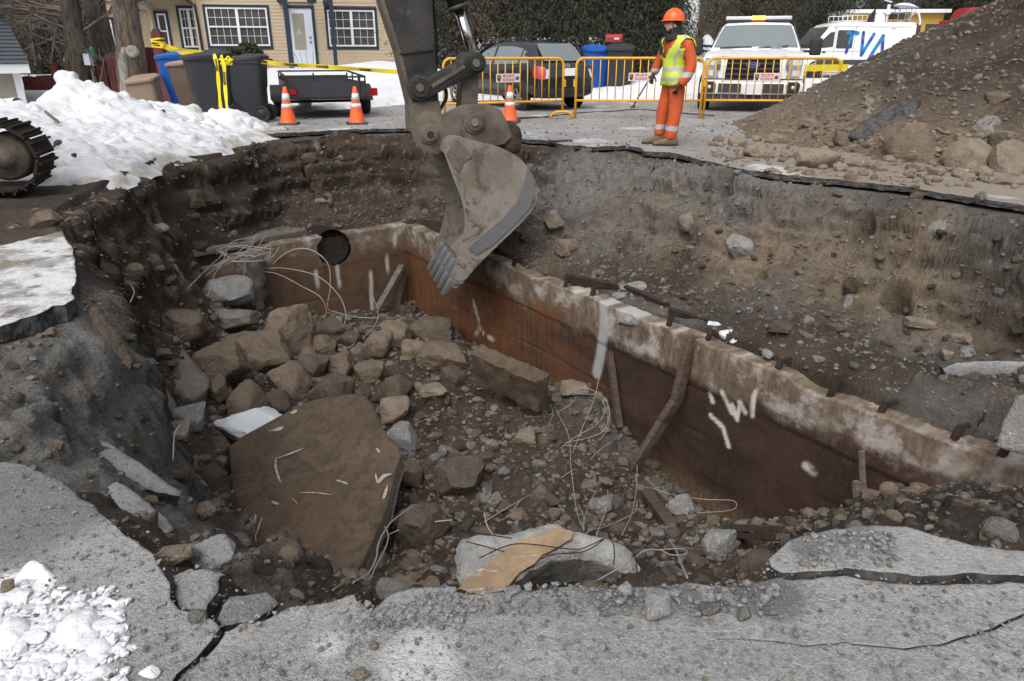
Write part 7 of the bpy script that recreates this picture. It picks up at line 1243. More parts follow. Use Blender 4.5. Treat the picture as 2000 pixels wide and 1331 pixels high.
# yellow crowd barriers
def barrier(a, c, label, feet, sign_f):
 a, c=np.array(a), np.array(c);d=c-a;L=float(np.hypot(d[0], d[1]));t=empty('crowd_barrier', (a[0], a[1], 0), math.atan2(d[1], d[0]), label, 'barrier', 'yellow crowd barriers across the road');H_=1.21;zb_=.37;rr=.15
 arc0=[(rr-rr*math.cos(k*math.pi/12), 0, H_-rr+rr*math.sin(k*math.pi/12))for k in range(7)];arc1=[(L-p[0], 0, p[2])for p in arc0][::-1]
 b=MB();b.tube([(0, 0, .0 if not feet[0]else.14), (0, 0, H_-rr-.05)]+arc0+arc1+[(L, 0, H_-rr-.05), (L, 0, .0 if not feet[1]else.14)], .027, 8);b.build('frame', M['yellow_paint'], t, fixn=False)
 b=MB();b.cyl((0.0, 0, zb_), (L, 0, zb_), .024, 8);b.build('lower_rail', M['yellow_paint'], t)
 n=16;bm_=None
 for k in range(1, n):
  if bm_ is None:b=MB();b.cyl((0, 0, zb_), (0, 0, H_-.01), .011, 6);o=b.build('bar', M['yellow_paint'], t);bm_=o.data
  else:o=link('bar', bm_, t)
  o.location=(L*k/n, 0, 0)
 for k in(0, 1):
  x=L*k
  b=MB();b.box((x-.04*(1-2*k), 0, .72), (.035, .03, .14));b.build('hook', M['yellow_paint'], t)
  if feet[k]:b=MB();b.tube([(x+.22, -.10, .0), (x+.17, -.09, .11), (x+.08, -.05, .15), (x-.10, .04, .15), (x-.20, .09, .10), (x-.25, .10, .0)], .026, 8);b.build('foot', M['yellow_paint'], t, fixn=False)
 x0=L*sign_f;sw, sh=.52, .165;zc=.84;s=MB();s.box((x0+sw/2, -.022, zc), (sw, .012, sh));sg=s.build('sign', M['sign_white'], t)
 y=-.030;place_text('S\u00c9CURIT\u00c9', .068, (x0+.265, y, zc+.032), (1, 0, 0), (0, 0, 1), M['print_red'], sg, 'lettering', .002, .86);place_text('INCENDIE', .068, (x0+.265, y, zc-.038), (1, 0, 0), (0, 0, 1), M['print_red'], sg, 'lettering', .002, .86)
 b=MB();b.prism([(-.036, .06), (0, .052), (.036, .06), (.042, .0), (.022, -.055), (0, -.066), (-.022, -.055), (-.042, .0)], (x0+.06, y, zc), (1, 0, 0), (0, 0, 1), .003, (0, -1, 0));b.build('crest', M['print_brown'], sg)
 b=MB();b.lathe([(.001, .005), (.022, .005), (.022, .0)], (x0+.06, y, zc+.012), (0, -1, 0), 12);b.build('crest_centre', M['print_gold'], sg)
 b=MB();b.lathe([(.001, .003), (.042, .003), (.042, 0)], (x0+.455, y, zc), (0, -1, 0), 16);b.build('roundel', M['print_gold'], sg);b=MB();b.lathe([(.001, .006), (.031, .006), (.031, 0)], (x0+.455, y, zc), (0, -1, 0), 16);b.build('roundel_centre', M['print_blue'], sg);b=MB();b.add([(x0+.437, y-.008, zc-.012), (x0+.473, y-.008, zc-.012), (x0+.455, y-.008, zc+.02)], [(0, 1, 2)]);b.build('roundel_mark', M['print_red'], sg)
 return t
pa=lambda px, y:PY(px, 200, y)[:2]
barrier(pa(868, 15.0), pa(1099, 16.0), 'crowd barrier behind the digger linkage, before the black car', (0, 1), .42)
barrier(pa(1124, 16.1), pa(1369, 16.1), 'middle crowd barrier behind the worker', (0, 0), .41);barrier(pa(1376, 16.2), pa(1630, 15.9), 'crowd barrier in front of the white pick-up', (0, 0), .36)
p, q=PY(1566, 132, 21.5), PY(1655, 132, 22.5);yb_=empty('road_board', (p[0], p[1], 0), math.atan2(q[1]-p[1], q[0]-p[0]), 'yellow barrier board on stands in front of the van', 'barrier');L=float(np.hypot(*(q-p)[:2]));b=MB();b.box((L/2, 0, p[2]-.02), (L, .05, .17));b.build('board', M['yellow_tape'], yb_);b=MB();b.box((L*.83, -.02, p[2]/2+.08), (.06, .06, p[2]+.2));b.build('stand', M['yellow_tape'], yb_);b=MB();b.box((L*.1, .04, p[2]/2), (.06, .06, p[2]));b.build('stand', M['yellow_tape'], yb_)
# warning tape: printed bands running from post to bins to digger
def tape(name, path, wd, label, words, seed=1, vert=False, parent=None):
 P_=[np.array(p, float)for p in path];pts=catmull(P_, 10);o=Vector(pts[0]);t=empty(name, tuple(o), 0, label, 'tape', 'warning tape round the pit');rows=[];fr=[]
 for k, p in enumerate(pts):
  d=np.array(pts[min(k+1, len(pts)-1)])-np.array(pts[max(k-1, 0)]);d=d/np.linalg.norm(d);up=np.array([0, -.35, 1.])if not vert else np.array([1., -.25, 0]);up=up+.30*math.sin(k*.5+seed)*np.array([0, -1, .0]);up-=d*(up@d);up/=np.linalg.norm(up);rows.append([tuple(np.array(p)-np.array(o)+up*wd/2), tuple(np.array(p)-np.array(o)-up*wd/2)]);fr.append((np.array(p)-np.array(o), d, up))
 b=MB();b.grid(rows);b.grid([[tuple(np.array(x)+np.cross(fr[k][1], fr[k][2])*.0015)for x in r]for k, r in enumerate(rows)]);b.build('band', M['yellow_tape'], t, fixn=False)
 for f in words:
  k=int(f*(len(fr)-1));c, d, up=fr[k];k2=min(k+1, len(fr)-1);n=np.cross(d, up);sgn=1 if n@(CO-pts[k])>0 else-1
  dd=d if(d@CR)>0 or vert else-d;uu=up if not vert else np.cross(np.array(CO-pts[k])/np.linalg.norm(CO-pts[k]), dd);uu=uu/np.linalg.norm(uu)
  me=text_mesh('DANGER', wd*.78, 'lettering', .003);V_=[]
  for v in me.vertices:
   s_=v.co.x;off=c+dd*s_*1.05+uu*v.co.y;kk=np.argmin([np.linalg.norm(off-q[0])for q in fr]);base=fr[kk][0]+fr[kk][1]*((off-fr[kk][0])@fr[kk][1]);v.co=Vector(base+fr[kk][2]*(v.co.y*(1 if fr[kk][2]@uu>0 else-1))+np.cross(fr[kk][1], fr[kk][2])*(.012 if(np.cross(fr[kk][1], fr[kk][2])@(CO-pts[kk]))>0 else-.012))
  link('lettering', me, t, None, M['black_print'])
 return t
pt0=PY(312, 84, pp_[1]-.15);tape('warning_tape', [pt0, PY(345, 96, 17.6), PY(395, 103, 16.2), PY(425, 110, 15.2), PY(480, 117, 15.2), PY(560, 126, 15.2), PY(650, 132, 15.2), PY(775, 141, 14.6), PY(830, 146, 13.6)], .078, 'long yellow tape strung from the red post past the trailer to the digger', (.05, .33, .46, .55, .64, .73, .82, .91), 1)
tape('warning_tape', [PY(312, 88, pp_[1]-.16), PY(345, 102, 17.2), PY(385, 105, 16.0), PY(412, 106, 15.2)], .085, 'second slack strand of tape between the red post and the bins', (.12, .68), 4)
tape('warning_tape', [PY(418, 106, 14.5), PY(424, 130, 14.42), PY(427, 165, 14.45), PY(431, 212, 14.5)], .07, 'left tail of tape hanging down the dark bin', (.30, ), 2, True);tape('warning_tape', [PY(432, 108, 14.55), PY(438, 135, 14.5), PY(440, 175, 14.45), PY(444, 218, 14.4)], .07, 'right tail of tape hanging down the dark bin', (.52, ), 7, True)
b=MB()
for k in range(4):b.box((0, -.005*k, -.05+k*.06), (.24, .24, .035), Matrix.Rotation(.12*(-1)**k, 3, 'Y'))
tw_=b.build('warning_tape', M['yellow_tape'], None);tw_.location=(pp_[0], pp_[1], hgt-.30);tag(tw_, 'tape wound round the top of the red post', 'tape', 'warning tape round the pit')
place_text('DAN', .07, (0, -.16, .02), (1, 0, .2), (0, 0, 1), M['black_print'], tw_, 'lettering', .003)
b=MB();pk=PY(440, 118, 14.7)
for k in range(5):b.tube(catmull([(0, 0, 0), (.12*math.cos(k*1.3), .05, .06*math.sin(k*2)), (.05*k-.1, .02, -.08), (.16*math.sin(k), 0, .02)], 5), .018, 4)
tag(b.build('warning_tape', M['yellow_tape'], None), 'crumpled knot of tape on the bin lid', 'tape', 'warning tape round the pit').location=tuple(pk)
pts=catmull([PZ(1010, 233, .012), PZ(1060, 229, .012), PZ(1130, 221, .012), PZ(1190, 218, .012), PZ(1240, 214, .012), PZ(1290, 217, .012), PZ(1340, 222, .012), PZ(1395, 226, .012)], 6);tag(MB().tube(pts, .012, 5).build('power_cable', M['rubber'], None, pts[0], fixn=False), 'black cable lying across the road behind the worker', 'cable')
pts=catmull([PZ(905, 238, .012), PZ(960, 234, .012), PZ(1020, 230, .012), PZ(1075, 229, .012)], 6);tag(MB().tube(pts, .012, 5).build('power_cable', M['rubber'], None, pts[0], fixn=False), 'short run of black cable near the right hand cone', 'cable')
a=PZ(1236, 211);c=PY(1266, 158, a[1]-.9);t=empty('pole', tuple(a), 0, 'thin black pole with a red tip leaning behind the middle barrier', 'pole');b=MB();b.cyl((0, 0, .03), tuple(c-a), .017, 7);b.build('shaft', M['plastic_black'], t);b=MB();b.cyl((-.06, -.03, .012), (.05, .02, .03), .03, 7);b.build('tip', M['red_paint'], t)
p=PY(1321, 219, 16.2);b=MB();b.lathe([(.001, -.02), (.05, -.02), (.05, .02), (.001, .02)], (0, 0, 0), (.3, -1, 0), 10);tag(b.build('cable_plug', M['rubber'], None), 'black plug hanging behind the worker knee', 'plug').location=(p[0], 16.2, .06)
# vehicles
def wheel(parent, x, y, r, wd, side, spokes=5, rimm='galv', name='wheel'):
 t=MB();t.lathe([(r*.62, wd*.45), (r*.80, wd*.5), (r*.95, wd*.46), (r, wd*.3), (r, -wd*.3), (r*.95, -wd*.46), (r*.62, -wd*.5)], (x, y, r), (side, 0, 0), 28);w_=t.build(name, M['rubber'], parent, fixn=False)
 m=MB();m.lathe([(r*.64, wd*.44), (r*.60, wd*.40), (r*.56, wd*.25)], (x, y, r), (side, 0, 0), 24);m.lathe([(.001, wd*.36), (r*.13, wd*.35), (r*.15, wd*.28)], (x, y, r), (side, 0, 0), 14)
 for k in range(spokes):
  a=6.283*k/spokes+.3;m.beam((x+side*wd*.30, y+r*.1*math.cos(a), r+r*.1*math.sin(a)), (x+side*wd*.36, y+r*.58*math.cos(a), r+r*.58*math.sin(a)), r*.14, wd*.12, (side, 0, 0))
 m.build('rim', M[rimm], w_, fixn=False);d=MB();d.lathe([(.001, wd*.15), (r*.6, wd*.15)], (x, y, r), (side, 0, 0), 20);d.build('hub_shadow', M['plastic_black'], w_, fixn=False);return w_
 # black hatchback: stations along its length
CS=1.06;car=empty('hatchback', (.88, 19.0, 0), rad(37), 'black hatchback parked behind the crowd barriers', 'car');car.scale=(CS, CS, CS)
ST=[(-.80, .40, .60, .70, .60, .73, .45), (-.765, .31, .77, .80, .755, .86, .66), (-.70, .28, .825, .90, .79, .97, .70), (-.60, .26, .845, .95, .805, 1.02, .70), (-.42, .26, .85, .97, .81, 1.20, .64), (-.18, .25, .855, .97, .815, 1.43, .565), (.05, .25, .855, .96, .82, 1.475, .57), (.5, .25, .855, .945, .82, 1.505, .585), (1.1, .25, .855, .93, .82, 1.50, .595), (1.55, .25, .855, .92, .815, 1.445, .585), (2.05, .25, .85, .91, .81, 1.17, .64), (2.42, .26, .85, .90, .80, .975, .69), (2.9, .27, .84, .86, .79, .90, .66), (3.3, .30, .80, .78, .74, .80, .60), (3.46, .36, .66, .66, .60, .68, .48)]
def car_sec(s):
 y, zb, wl, zl, wb, zt_, wt=s;k=zt_-zl
 h=[(0, zb), (wl*.55, zb), (wl*.93, zb+.03), (wl*.995, zb+.12), (wl, .52 if zl>.62 else zb+.2), (wl*.99, zl-.12 if zl>.75 else zl-.05), (wb, zl), (wb+(wt-wb)*.5, zl+k*.52), (wt+.01, zt_-.10*min(1, k*3)), (wt-.05, zt_-.03*min(1, k*3)), (wt*.6, zt_), (0, zt_+.015)]
 return[(x, y, z)for x, z in h]+[(-x, y, z)for x, z in h[-2:0:-1]]
b=MB();R_=[car_sec(s)for s in ST];b.grid(R_, True, True);b.add(R_[0], [tuple(range(len(R_[0])))]);b.add(R_[-1], [tuple(range(len(R_[0])))]);body=b.build('body', M['car_black'], car);set_sharp(body.data, .75)
sub_=body.modifiers.new('s', 'SUBSURF');sub_.levels=1;sub_.render_levels=1
def car_pt(y, f, side, out=.012):
 """point on the side glass: f 0 at the belt, 1 at the roof edge"""
 ys=[s[0]for s in ST];g=lambda k:float(np.interp(y, ys, [s[k]for s in ST]));zl, wb, zt_, wt=g(3), g(4), g(5), g(6);k=zt_-zl;x=np.interp(f, [0, .52, 1], [wb, wb+(wt-wb)*.5, wt+.01]);z=zl+(k-.10*min(1, k*3))*f;return(side*(x+out), y, z+out*.3)
for side in(-1, 1):
 for(ys, fl, fh)in[((1.12, 1.3, 1.6, 1.85, 2.1), (.10, )*5, (.93, .93, .90, .74, .45)), ((.10, .4, .7, 1.04), (.10, )*4, (.86, .92, .94, .93)), ((-.22, -.08, .05), (.12, )*3, (.52, .70, .82))]:
  g=MB();g.grid([[car_pt(y, lo, side)for y, lo in zip(ys, fl)], [car_pt(y, (lo+hi)/2, side, .016)for y, lo, hi in zip(ys, fl, fh)], [car_pt(y, hi, side)for y, hi in zip(ys, fh)]]);g.build('side_window', M['car_glass'], car, fixn=False)
def car_top(y, x, out=.012):
 ys=[s[0]for s in ST];g=lambda k:float(np.interp(y, ys, [s[k]for s in ST]));return(x, y, g(5)+out)
g=MB();g.grid([[(x*1.0, y-.028, z+.014)for x, y, z in[car_top(yy, xx*wd-0)for xx in(-1, -.5, 0, .5, 1)]]for yy, wd in((-.58, .60), (-.42, .57), (-.3, .55), (-.205, .50))]);g.build('rear_window', M['car_glass'], car, fixn=False)
g=MB();g.grid([[(x, y+.02, z+.012)for x, y, z in[car_top(yy, xx*wd)for xx in(-1, -.5, 0, .5, 1)]]for yy, wd in((1.62, .52), (2.0, .58), (2.38, .62))]);g.build('windscreen', M['car_glass'], car, fixn=False)
b=MB();b.beam((-.02, -.60, 1.03), (.30, -.56, 1.06), .03, .02);b.build('wiper', M['plastic_black'], car);b=MB();b.box((0, -.785, .83), (.36, .02, .17), Matrix.Rotation(-.35, 3, 'X'));b.build('number_plate', M['plate_white'], car);b=MB();b.prism([(.075*math.cos(a), .042*math.sin(a))for a in[k*.3927 for k in range(16)]], (0, -.70, .965), (1, 0, 0), (0, .35, .94), .012, (0, -1, .3));em=b.build('emblem', M['chrome'], car);place_text('KIA', .05, (0, -.716, .97), (1, 0, 0), (0, .35, .94), M['plastic_black'], em, 'lettering', .001)
for s_ in(-1, 1):
 b=MB();b.grid([[(s_*.842, -.52, .98), (s_*.80, -.66, .96), (s_*.66, -.745, .93)], [(s_*.868, -.52, .84), (s_*.835, -.69, .82), (s_*.70, -.782, .80)], [(s_*.868, -.56, .72), (s_*.83, -.73, .69), (s_*.72, -.792, .68)]]);b.build('tail_lamp', M['lamp_red'], car, fixn=False);b=MB();b.grid([[(s_*.66, -.750, .90), (s_*.58, -.765, .89)], [(s_*.71, -.795, .70), (s_*.64, -.80, .70)]]);b.build('reverse_lamp', M['lamp_clear'], car, fixn=False)
 for yy in(0, 2.55):
  wheel(car, s_*.805, yy, .30, .19, s_, 6);b=MB();b.lathe([(.30, .012), (.345, .016), (.365, .0)], (s_*.855, yy, .30), (s_, 0, 0), 26);b.build('wheel_arch', M['plastic_black'], car, fixn=False)
  b=MB();b.lathe([(.001, .004), (.33, .004)], (s_*.858, yy, .30), (s_, 0, 0), 26);b.build('wheel_well', M['void'], car, fixn=False)
 b=MB();b.lathe([(.001, .11), (.07, .10), (.10, .02), (.08, -.04), (.001, -.05)], (s_*.95, 1.95, 1.0), (0, 1, 0), 10);b.build('mirror', M['car_black'], car, fixn=False)
 for yy in(.28, 1.22):b=MB();b.box((s_*.868, yy, .80), (.03, .16, .03));b.build('door_handle', M['car_black'], car, None, .008)
b=MB();b.box((0, -.80, .42), (1.3, .05, .14));b.build('bumper', M['plastic_black'], car, None, .02)
# white pick-up facing the camera
tk=empty('pickup_truck', (5.62, 17.9, 0), rad(-17.5), 'white pick-up with an amber roof light behind the third barrier', 'truck');W=1.14
b=MB();b.grid([[(-W*.97, .02, .72), (-W, .02, 1.0), (-W*.95, .03, 1.20)], [(-W*.97, 2.6, .72), (-W, 2.6, 1.0), (-W*.95, 2.6, 1.28)]]);b.M=None
def side_prof(b, prof, w0, w1=None):b.prism(prof, (-w0, 0, 0), (0, 1, 0), (0, 0, 1), 2*w0, (1, 0, 0));return b
b=MB();side_prof(b, [(.02, .45), (-.02, .80), (.0, 1.08), (.05, 1.20), (.30, 1.27), (1.35, 1.36), (1.40, 1.30), (3.6, 1.30), (3.6, .62), (2.0, .45)], W);b.box((0, 4.7, .98), (2*W, 2.2, .72));body=b.build('body', M['white_paint'], tk, None, .045, 3)
b=MB();b.grid([[(-.98, .10, 1.215), (-.60, .04, 1.235), (-.5, .03, 1.26), (.5, .03, 1.26), (.60, .04, 1.235), (.98, .10, 1.215)], [(-1.0, .75, 1.32), (-.62, .75, 1.355), (-.5, .75, 1.335), (.5, .75, 1.335), (.62, .75, 1.355), (1.0, .75, 1.32)], [(-1.0, 1.38, 1.36), (-.62, 1.38, 1.405), (-.5, 1.38, 1.385), (.5, 1.38, 1.385), (.62, 1.38, 1.405), (1.0, 1.38, 1.36)]]);b.build('hood', M['white_paint'], tk, fixn=False)
cab=MB();R_=[]
for(y, z, w_)in((1.30, 1.33, 1.10), (1.42, 1.40, 1.08), (2.12, 1.96, .86), (2.22, 2.005, .83), (2.7, 2.03, .84), (3.4, 2.01, .84), (3.58, 1.40, 1.0)):R_.append([(-w_-(.10 if z>1.9 else.02), y+(.0), min(z, 1.36)), (-w_-.02*0, y, z-.05), (-w_+.08, y, z), (0, y, z+.025), (w_-.08, y, z), (w_, y, z-.05), (w_+(.10 if z>1.9 else.02), y, min(z, 1.36))])
cab.grid(R_);o=cab.build('cab', M['white_paint'], tk, fixn=False);set_sharp(o.data, .7)
g=MB();g.grid([[(x*w_, y-.018, z+.018+.02*(1-x*x))for x in(-1, -.5, 0, .5, 1)]for(y, z, w_)in((1.46, 1.42, 1.0), (1.8, 1.69, .91), (2.10, 1.93, .80))]);g.build('windscreen', M['car_glass'], tk, fixn=False)
for s_ in(-1, 1):g=MB();g.add([(s_*1.10, 1.75, 1.42), (s_*1.10, 3.3, 1.42), (s_*.90, 3.2, 1.93), (s_*.90, 2.25, 1.93)], [(0, 1, 2, 3)]);g.build('side_window', M['dark_glass'], tk, fixn=False)
for s_ in(-1, 1):b=MB();b.beam((s_*.15-.08 if s_>0 else-.85, 1.40, 1.42), (s_*.15+.62 if s_>0 else-.08, 1.42, 1.45 if s_<0 else 1.47), .03, .02);b.build('wiper', M['plastic_black'], tk)
b=MB();b.prism([(-.62, -.27), (.62, -.27), (.66, -.1), (.60, .27), (-.60, .27), (-.66, -.1)], (0, -.035, .96), (1, 0, 0), (0, 0, 1), .02, (0, -1, 0));gr=b.build('grille', M['void'], tk)
for z in(-.235, -.12, .0, .12):b=MB();b.box((0, -.065, .96+z), (1.20, .03, .045));b.build('bar', M['plastic_dark'], gr)
for a_, c_, th in(((-.60, .27), (.60, .27), .06), ((-.63, -.27), (.63, -.27), .04), ((-.63, -.27), (-.64, -.1), .06), ((-.64, -.1), (-.60, .27), .06), ((.63, -.27), (.64, -.1), .06), ((.64, -.1), (.60, .27), .06)):b=MB();b.beam((a_[0], -.06, .96+a_[1]), (c_[0], -.06, .96+c_[1]), .06, th, (0, 0, 1)if a_[1]==c_[1]else(1, 0, 0));b.build('surround', M['white_paint'], gr)
el=lambda rx, rz:[(rx*math.cos(k*6.283/24), rz*math.sin(k*6.283/24))for k in range(24)]
b=MB();b.prism(el(.155, .066), (0, -.085, 1.05), (1, 0, 0), (0, 0, 1), .02, (0, -1, 0));bd=b.build('badge', M['chrome'], gr);b=MB();b.prism(el(.140, .054), (0, -.105, 1.05), (1, 0, 0), (0, 0, 1), .004, (0, -1, 0));b.build('badge_field', M['print_blue'], gr);place_text('Ford', .085, (0, -.112, 1.052), (1, 0, 0), (.15, 0, 1), M['chrome'], gr, 'lettering', .001)
for s_ in(-1, 1):
 b=MB();b.prism([(-.17, -.20), (.13, -.20), (.17, .22), (-.20, .18), (-.20, .02), (-.12, -.02)]if s_>0 else[(.17, -.20), (-.13, -.20), (-.17, .22), (.20, .18), (.20, .02), (.12, -.02)], (s_*.92, -.02, .98), (1, 0, 0), (0, 0, 1), .04, (0, -1, 0));hl=b.build('headlight', M['galv'], tk);b=MB();b.box((s_*.96, -.062, 1.10), (.20, .012, .12));b.build('lens', M['lamp_clear'], hl);b=MB();b.box((s_*.96, -.062, .87), (.16, .012, .12));b.build('lens', M['lamp_clear'], hl);b=MB();b.box((s_*.78, -.062, 1.0), (.10, .012, .12));b.build('reflector', M['chrome'], hl)
b=MB();b.box((0, -.10, .535), (2*W+.02, .24, .27));b.build('bumper', M['white_paint'], tk, None, .05, 3);b=MB();b.box((0, -.06, .345), (2*W-.10, .22, .15));b.build('valance', M['plastic_dark'], tk, None, .03);b=MB();b.box((-.47, -.228, .545), (.52, .02, .20));b.box((.47, -.228, .545), (.52, .02, .20));b.box((0, -.20, .74), (2*W-.06, .04, .03));b.build('air_intake', M['plastic_dark'], tk)
b=MB();b.box((.06, -.245, .525), (.42, .02, .24));pl=b.build('number_plate', M['plate_white'], tk)
for s_ in(-1, 1):
 b=MB();b.prism([(-.13, -.12), (.13, -.12), (.15, .08), (.10, .13), (-.10, .13), (-.15, .08)], (s_*.93, -.222, .555), (1, 0, 0), (0, 0, 1), .02, (0, -1, 0));fl=b.build('fog_lamp', M['plastic_black'], tk);b=MB();b.lathe([(.001, .008), (.035, .008), (.04, 0)], (s_*.93, -.242, .565), (0, -1, 0), 14);b.build('lens', M['lamp_clear'], fl, fixn=False)
 b=MB();b.box((s_*1.42, 1.66, 1.45), (.27, .13, .40));mr=b.build('mirror', M['plastic_black'], tk, None, .05, 3);b=MB();b.beam((s_*1.05, 1.75, 1.46), (s_*1.35, 1.70, 1.47), .05, .06);b.beam((s_*1.05, 1.75, 1.34), (s_*1.35, 1.70, 1.34), .05, .06);b.build('mirror_arm', M['plastic_black'], mr)
 for yy in(.75, 4.4):wheel(tk, s_*(W-.06), yy, .41, .28, s_, 6)
 b=MB();b.lathe([(.41, .01), (.47, .03), (.49, 0)], (s_*(W-.005), .75, .42), (s_, 0, 0), 26);b.build('wheel_arch', M['plastic_black'], tk, fixn=False);b=MB();b.lathe([(.001, .004), (.45, .004)], (s_*W, .75, .42), (s_, 0, 0), 24);b.build('wheel_well', M['void'], tk, fixn=False)
b=MB();b.box((0, 2.45, 2.135), (1.62, .28, .085));lb=b.build('light_bar', M['lamp_clear'], tk, None, .03);b=MB();b.box((0, 2.45, 2.075), (1.50, .24, .04));b.box((-.6, 2.45, 2.05), (.06, .2, .08));b.box((.6, 2.45, 2.05), (.06, .2, .08));b.build('mount', M['plastic_dark'], lb);b=MB();b.box((.0, 2.45, 2.135), (.34, .295, .098));b.build('amber_lamp', M['amber_light'], lb, None, .02);b=MB();b.box((.5, 1.40, 1.44), (.25, .1, .01));b.build('dash_paper', M['white_matt'], tk)
# white television van, side on
vp=PY(1556, 120, 38.0);vn=empty('broadcast_van', (vp[0], 38.0, 0), rad(4), 'white broadcast van with blue TVA letters and roof gear behind the heap', 'van')
vn.scale=(.93, 1, 1.06)
prof=[(0, .35), (-.02, .75), (.05, 1.02), (.30, 1.22), (.78, 1.42), (1.55, 2.28), (1.80, 2.42), (2.2, 2.50), (6.2, 2.50), (6.3, 2.35), (6.35, .45), (6.2, .35)]
b=MB();b.prism(prof, (0, 0, 0), (1, 0, 0), (0, 0, 1), 2.0, (0, 1, 0));b.build('body', M['white_paint'], vn, None, .09, 3)
b=MB();b.prism([(.98, 1.50), (1.60, 2.05), (1.86, 2.10), (1.86, 1.45), (1.30, 1.40)], (0, -.006, 0), (1, 0, 0), (0, 0, 1), .012, (0, -1, 0));b.build('cab_window', M['dark_glass'], vn);b=MB();b.prism([(2.02, 1.42), (2.02, 2.12), (2.08, 2.16), (2.9, 2.16), (2.9, 1.38), (2.08, 1.38)], (0, -.006, 0), (1, 0, 0), (0, 0, 1), .012, (0, -1, 0));b.build('side_window', M['dark_glass'], vn)
b=MB();b.prism([(.66, 1.40), (.74, 1.44), (1.50, 2.26), (1.46, 2.30)], (0, .1, 0), (1, 0, 0), (0, 0, 1), 1.8, (0, 1, 0));b.build('windscreen', M['dark_glass'], vn);b=MB();b.box((3.4, -.02, .78), (4.8, .05, .22));b.build('rub_strip', M['plastic_dark'], vn, None, .02);b=MB();b.box((1.93, -.003, 1.6), (.012, .012, 1.6));b.box((3.0, -.003, 1.6), (.012, .012, 1.6));b.box((2.4, -.003, 1.26), (2.4, .010, .014));b.box((3.5, -.003, 2.30), (5, .010, .014));b.build('door_seam', M['plastic_dark'], vn)
for x in(1.88, 5.0):b=MB();b.box((x, -.02, 2.26), (.22, .04, .07));b.build('side_lamp', M['lamp_clear'], vn)
b=MB();b.box((1.4, -.02, 1.22), (.18, .04, .05));b.build('door_handle', M['plastic_black'], vn)
def stroke(parent, p, q, w_):
 b=MB();d=Vector((q[0]-p[0], 0, q[1]-p[1])).normalized();n=Vector((-d.z, 0, d.x));pl=[]
 for k in range(9):a=math.pi/2+math.pi*k/8;pl.append((p[0]+(d.x*math.cos(a)+n.x*math.sin(a))*w_/2, p[1]+(d.z*math.cos(a)+n.z*math.sin(a))*w_/2))
 for k in range(9):a=-math.pi/2+math.pi*k/8;pl.append((q[0]+(d.x*math.cos(a)+n.x*math.sin(a))*w_/2, q[1]+(d.z*math.cos(a)+n.z*math.sin(a))*w_/2))
 b.prism(pl, (0, -.022-.0015*stroke.k, 0), (1, 0, 0), (0, 0, 1), .004, (0, -1, 0));stroke.k+=1;return b.build('letter_stroke', M['logo_blue'], parent)
stroke.k=0
for p, q in(((2.55, 2.08), (3.10, 2.03)), ((2.83, 2.05), (2.62, 1.22)), ((3.40, 2.05), (3.48, 1.10)), ((3.48, 1.10), (3.98, 1.98)), ((3.98, 1.02), (4.50, 1.92)), ((4.50, 1.92), (4.62, 1.05))):stroke(vn, p, q, .17)
for x in(1.05, 5.1):
 t=MB();t.lathe([(.001, .08), (.2, .09), (.22, .12), (.34, .12), (.37, .05), (.37, -.1)], (x, .10, .37), (0, -1, 0), 22);t.build('wheel', M['rubber'], vn, fixn=False);b=MB();b.lathe([(.37, .0), (.45, .03), (.47, 0)], (x, -.004, .38), (0, -1, 0), 22);b.build('wheel_arch', M['plastic_black'], vn, fixn=False)
b=MB()
for y in(.3, 1.7):
 for x0, x1, z in((2.3, 3.65, 2.56), (2.3, 3.65, 2.80)):b.cyl((x0, y, z), (x1, y, z), .018, 6)
 for k in range(6):b.cyl((2.3+.27*k, y, 2.48), (2.3+.27*k, y, 2.80), .014, 5)
for x in(2.3, 2.95, 3.65):b.cyl((x, .3, 2.56), (x, 1.7, 2.56), .014, 5)
b.build('roof_rack', M['white_matt'], vn);b=MB();b.prism([(3.85, 2.5), (4.35, 2.5), (4.35, 3.15)], (0, .8, 0), (1, 0, 0), (0, 0, 1), .06, (0, 1, 0));b.build('folded_panel', M['plastic_black'], vn);b=MB();b.lathe([(.30, 0), (.30, .16), (.26, .32), (.14, .42), (.001, .45)], (4.72, 1.0, 2.5), (0, 0, 1), 18);b.build('antenna_dome', M['white_matt'], vn, fixn=False)
b=MB();b.cyl((5.15, 1, 2.5), (5.15, 1, 2.9), .05, 8);b.lathe([(.001, 0), (.14, .02), (.15, .12), (.09, .16), (.08, .38), (.10, .42), (.001, .45)], (5.15, 1, 2.85), (0, 0, 1), 14);b.build('mast_head', M['white_matt'], vn, fixn=False)
b=MB()
for x in(5.45, 5.85, 6.15):
 for y in(.5, 1.5):b.cyl((x, y, 2.5), (x, y, 3.12), .02, 6)
for z in(2.55, 2.95, 3.12):
 for y in(.5, 1.5):b.cyl((5.45, y, z), (6.15, y, z), .016, 6)
for x in(5.45, 6.15):b.cyl((x, .5, 2.95), (x, 1.5, 2.95), .016, 6)
b.build('dish_cradle', M['galv'], vn);b=MB();b.box((5.75, 1.0, 2.78), (.55, .7, .22));b.build('equipment_box', M['plastic_dark'], vn);b=MB();rows=[]
for k in range(7):rr=.62*k/6;rows.append([(6.1+rr*math.cos(a)*1.0, 1.0+rr*math.sin(a), 3.36-.16*(k/6)**2*1.0-.12*(rr*math.cos(a)))for a in[6.283*j/24 for j in range(24)]])
b.grid(rows, True, True);b.build('satellite_dish', M['white_matt'], vn, fixn=False);b=MB();b.tube(catmull([(6.35, .9, 2.5), (6.45, .9, 2.85), (6.75, .9, 2.95), (6.95, .9, 2.65), (7.0, .9, 2.4)], 5), .05, 7);b.build('dish_arm', M['white_matt'], vn, fixn=False)
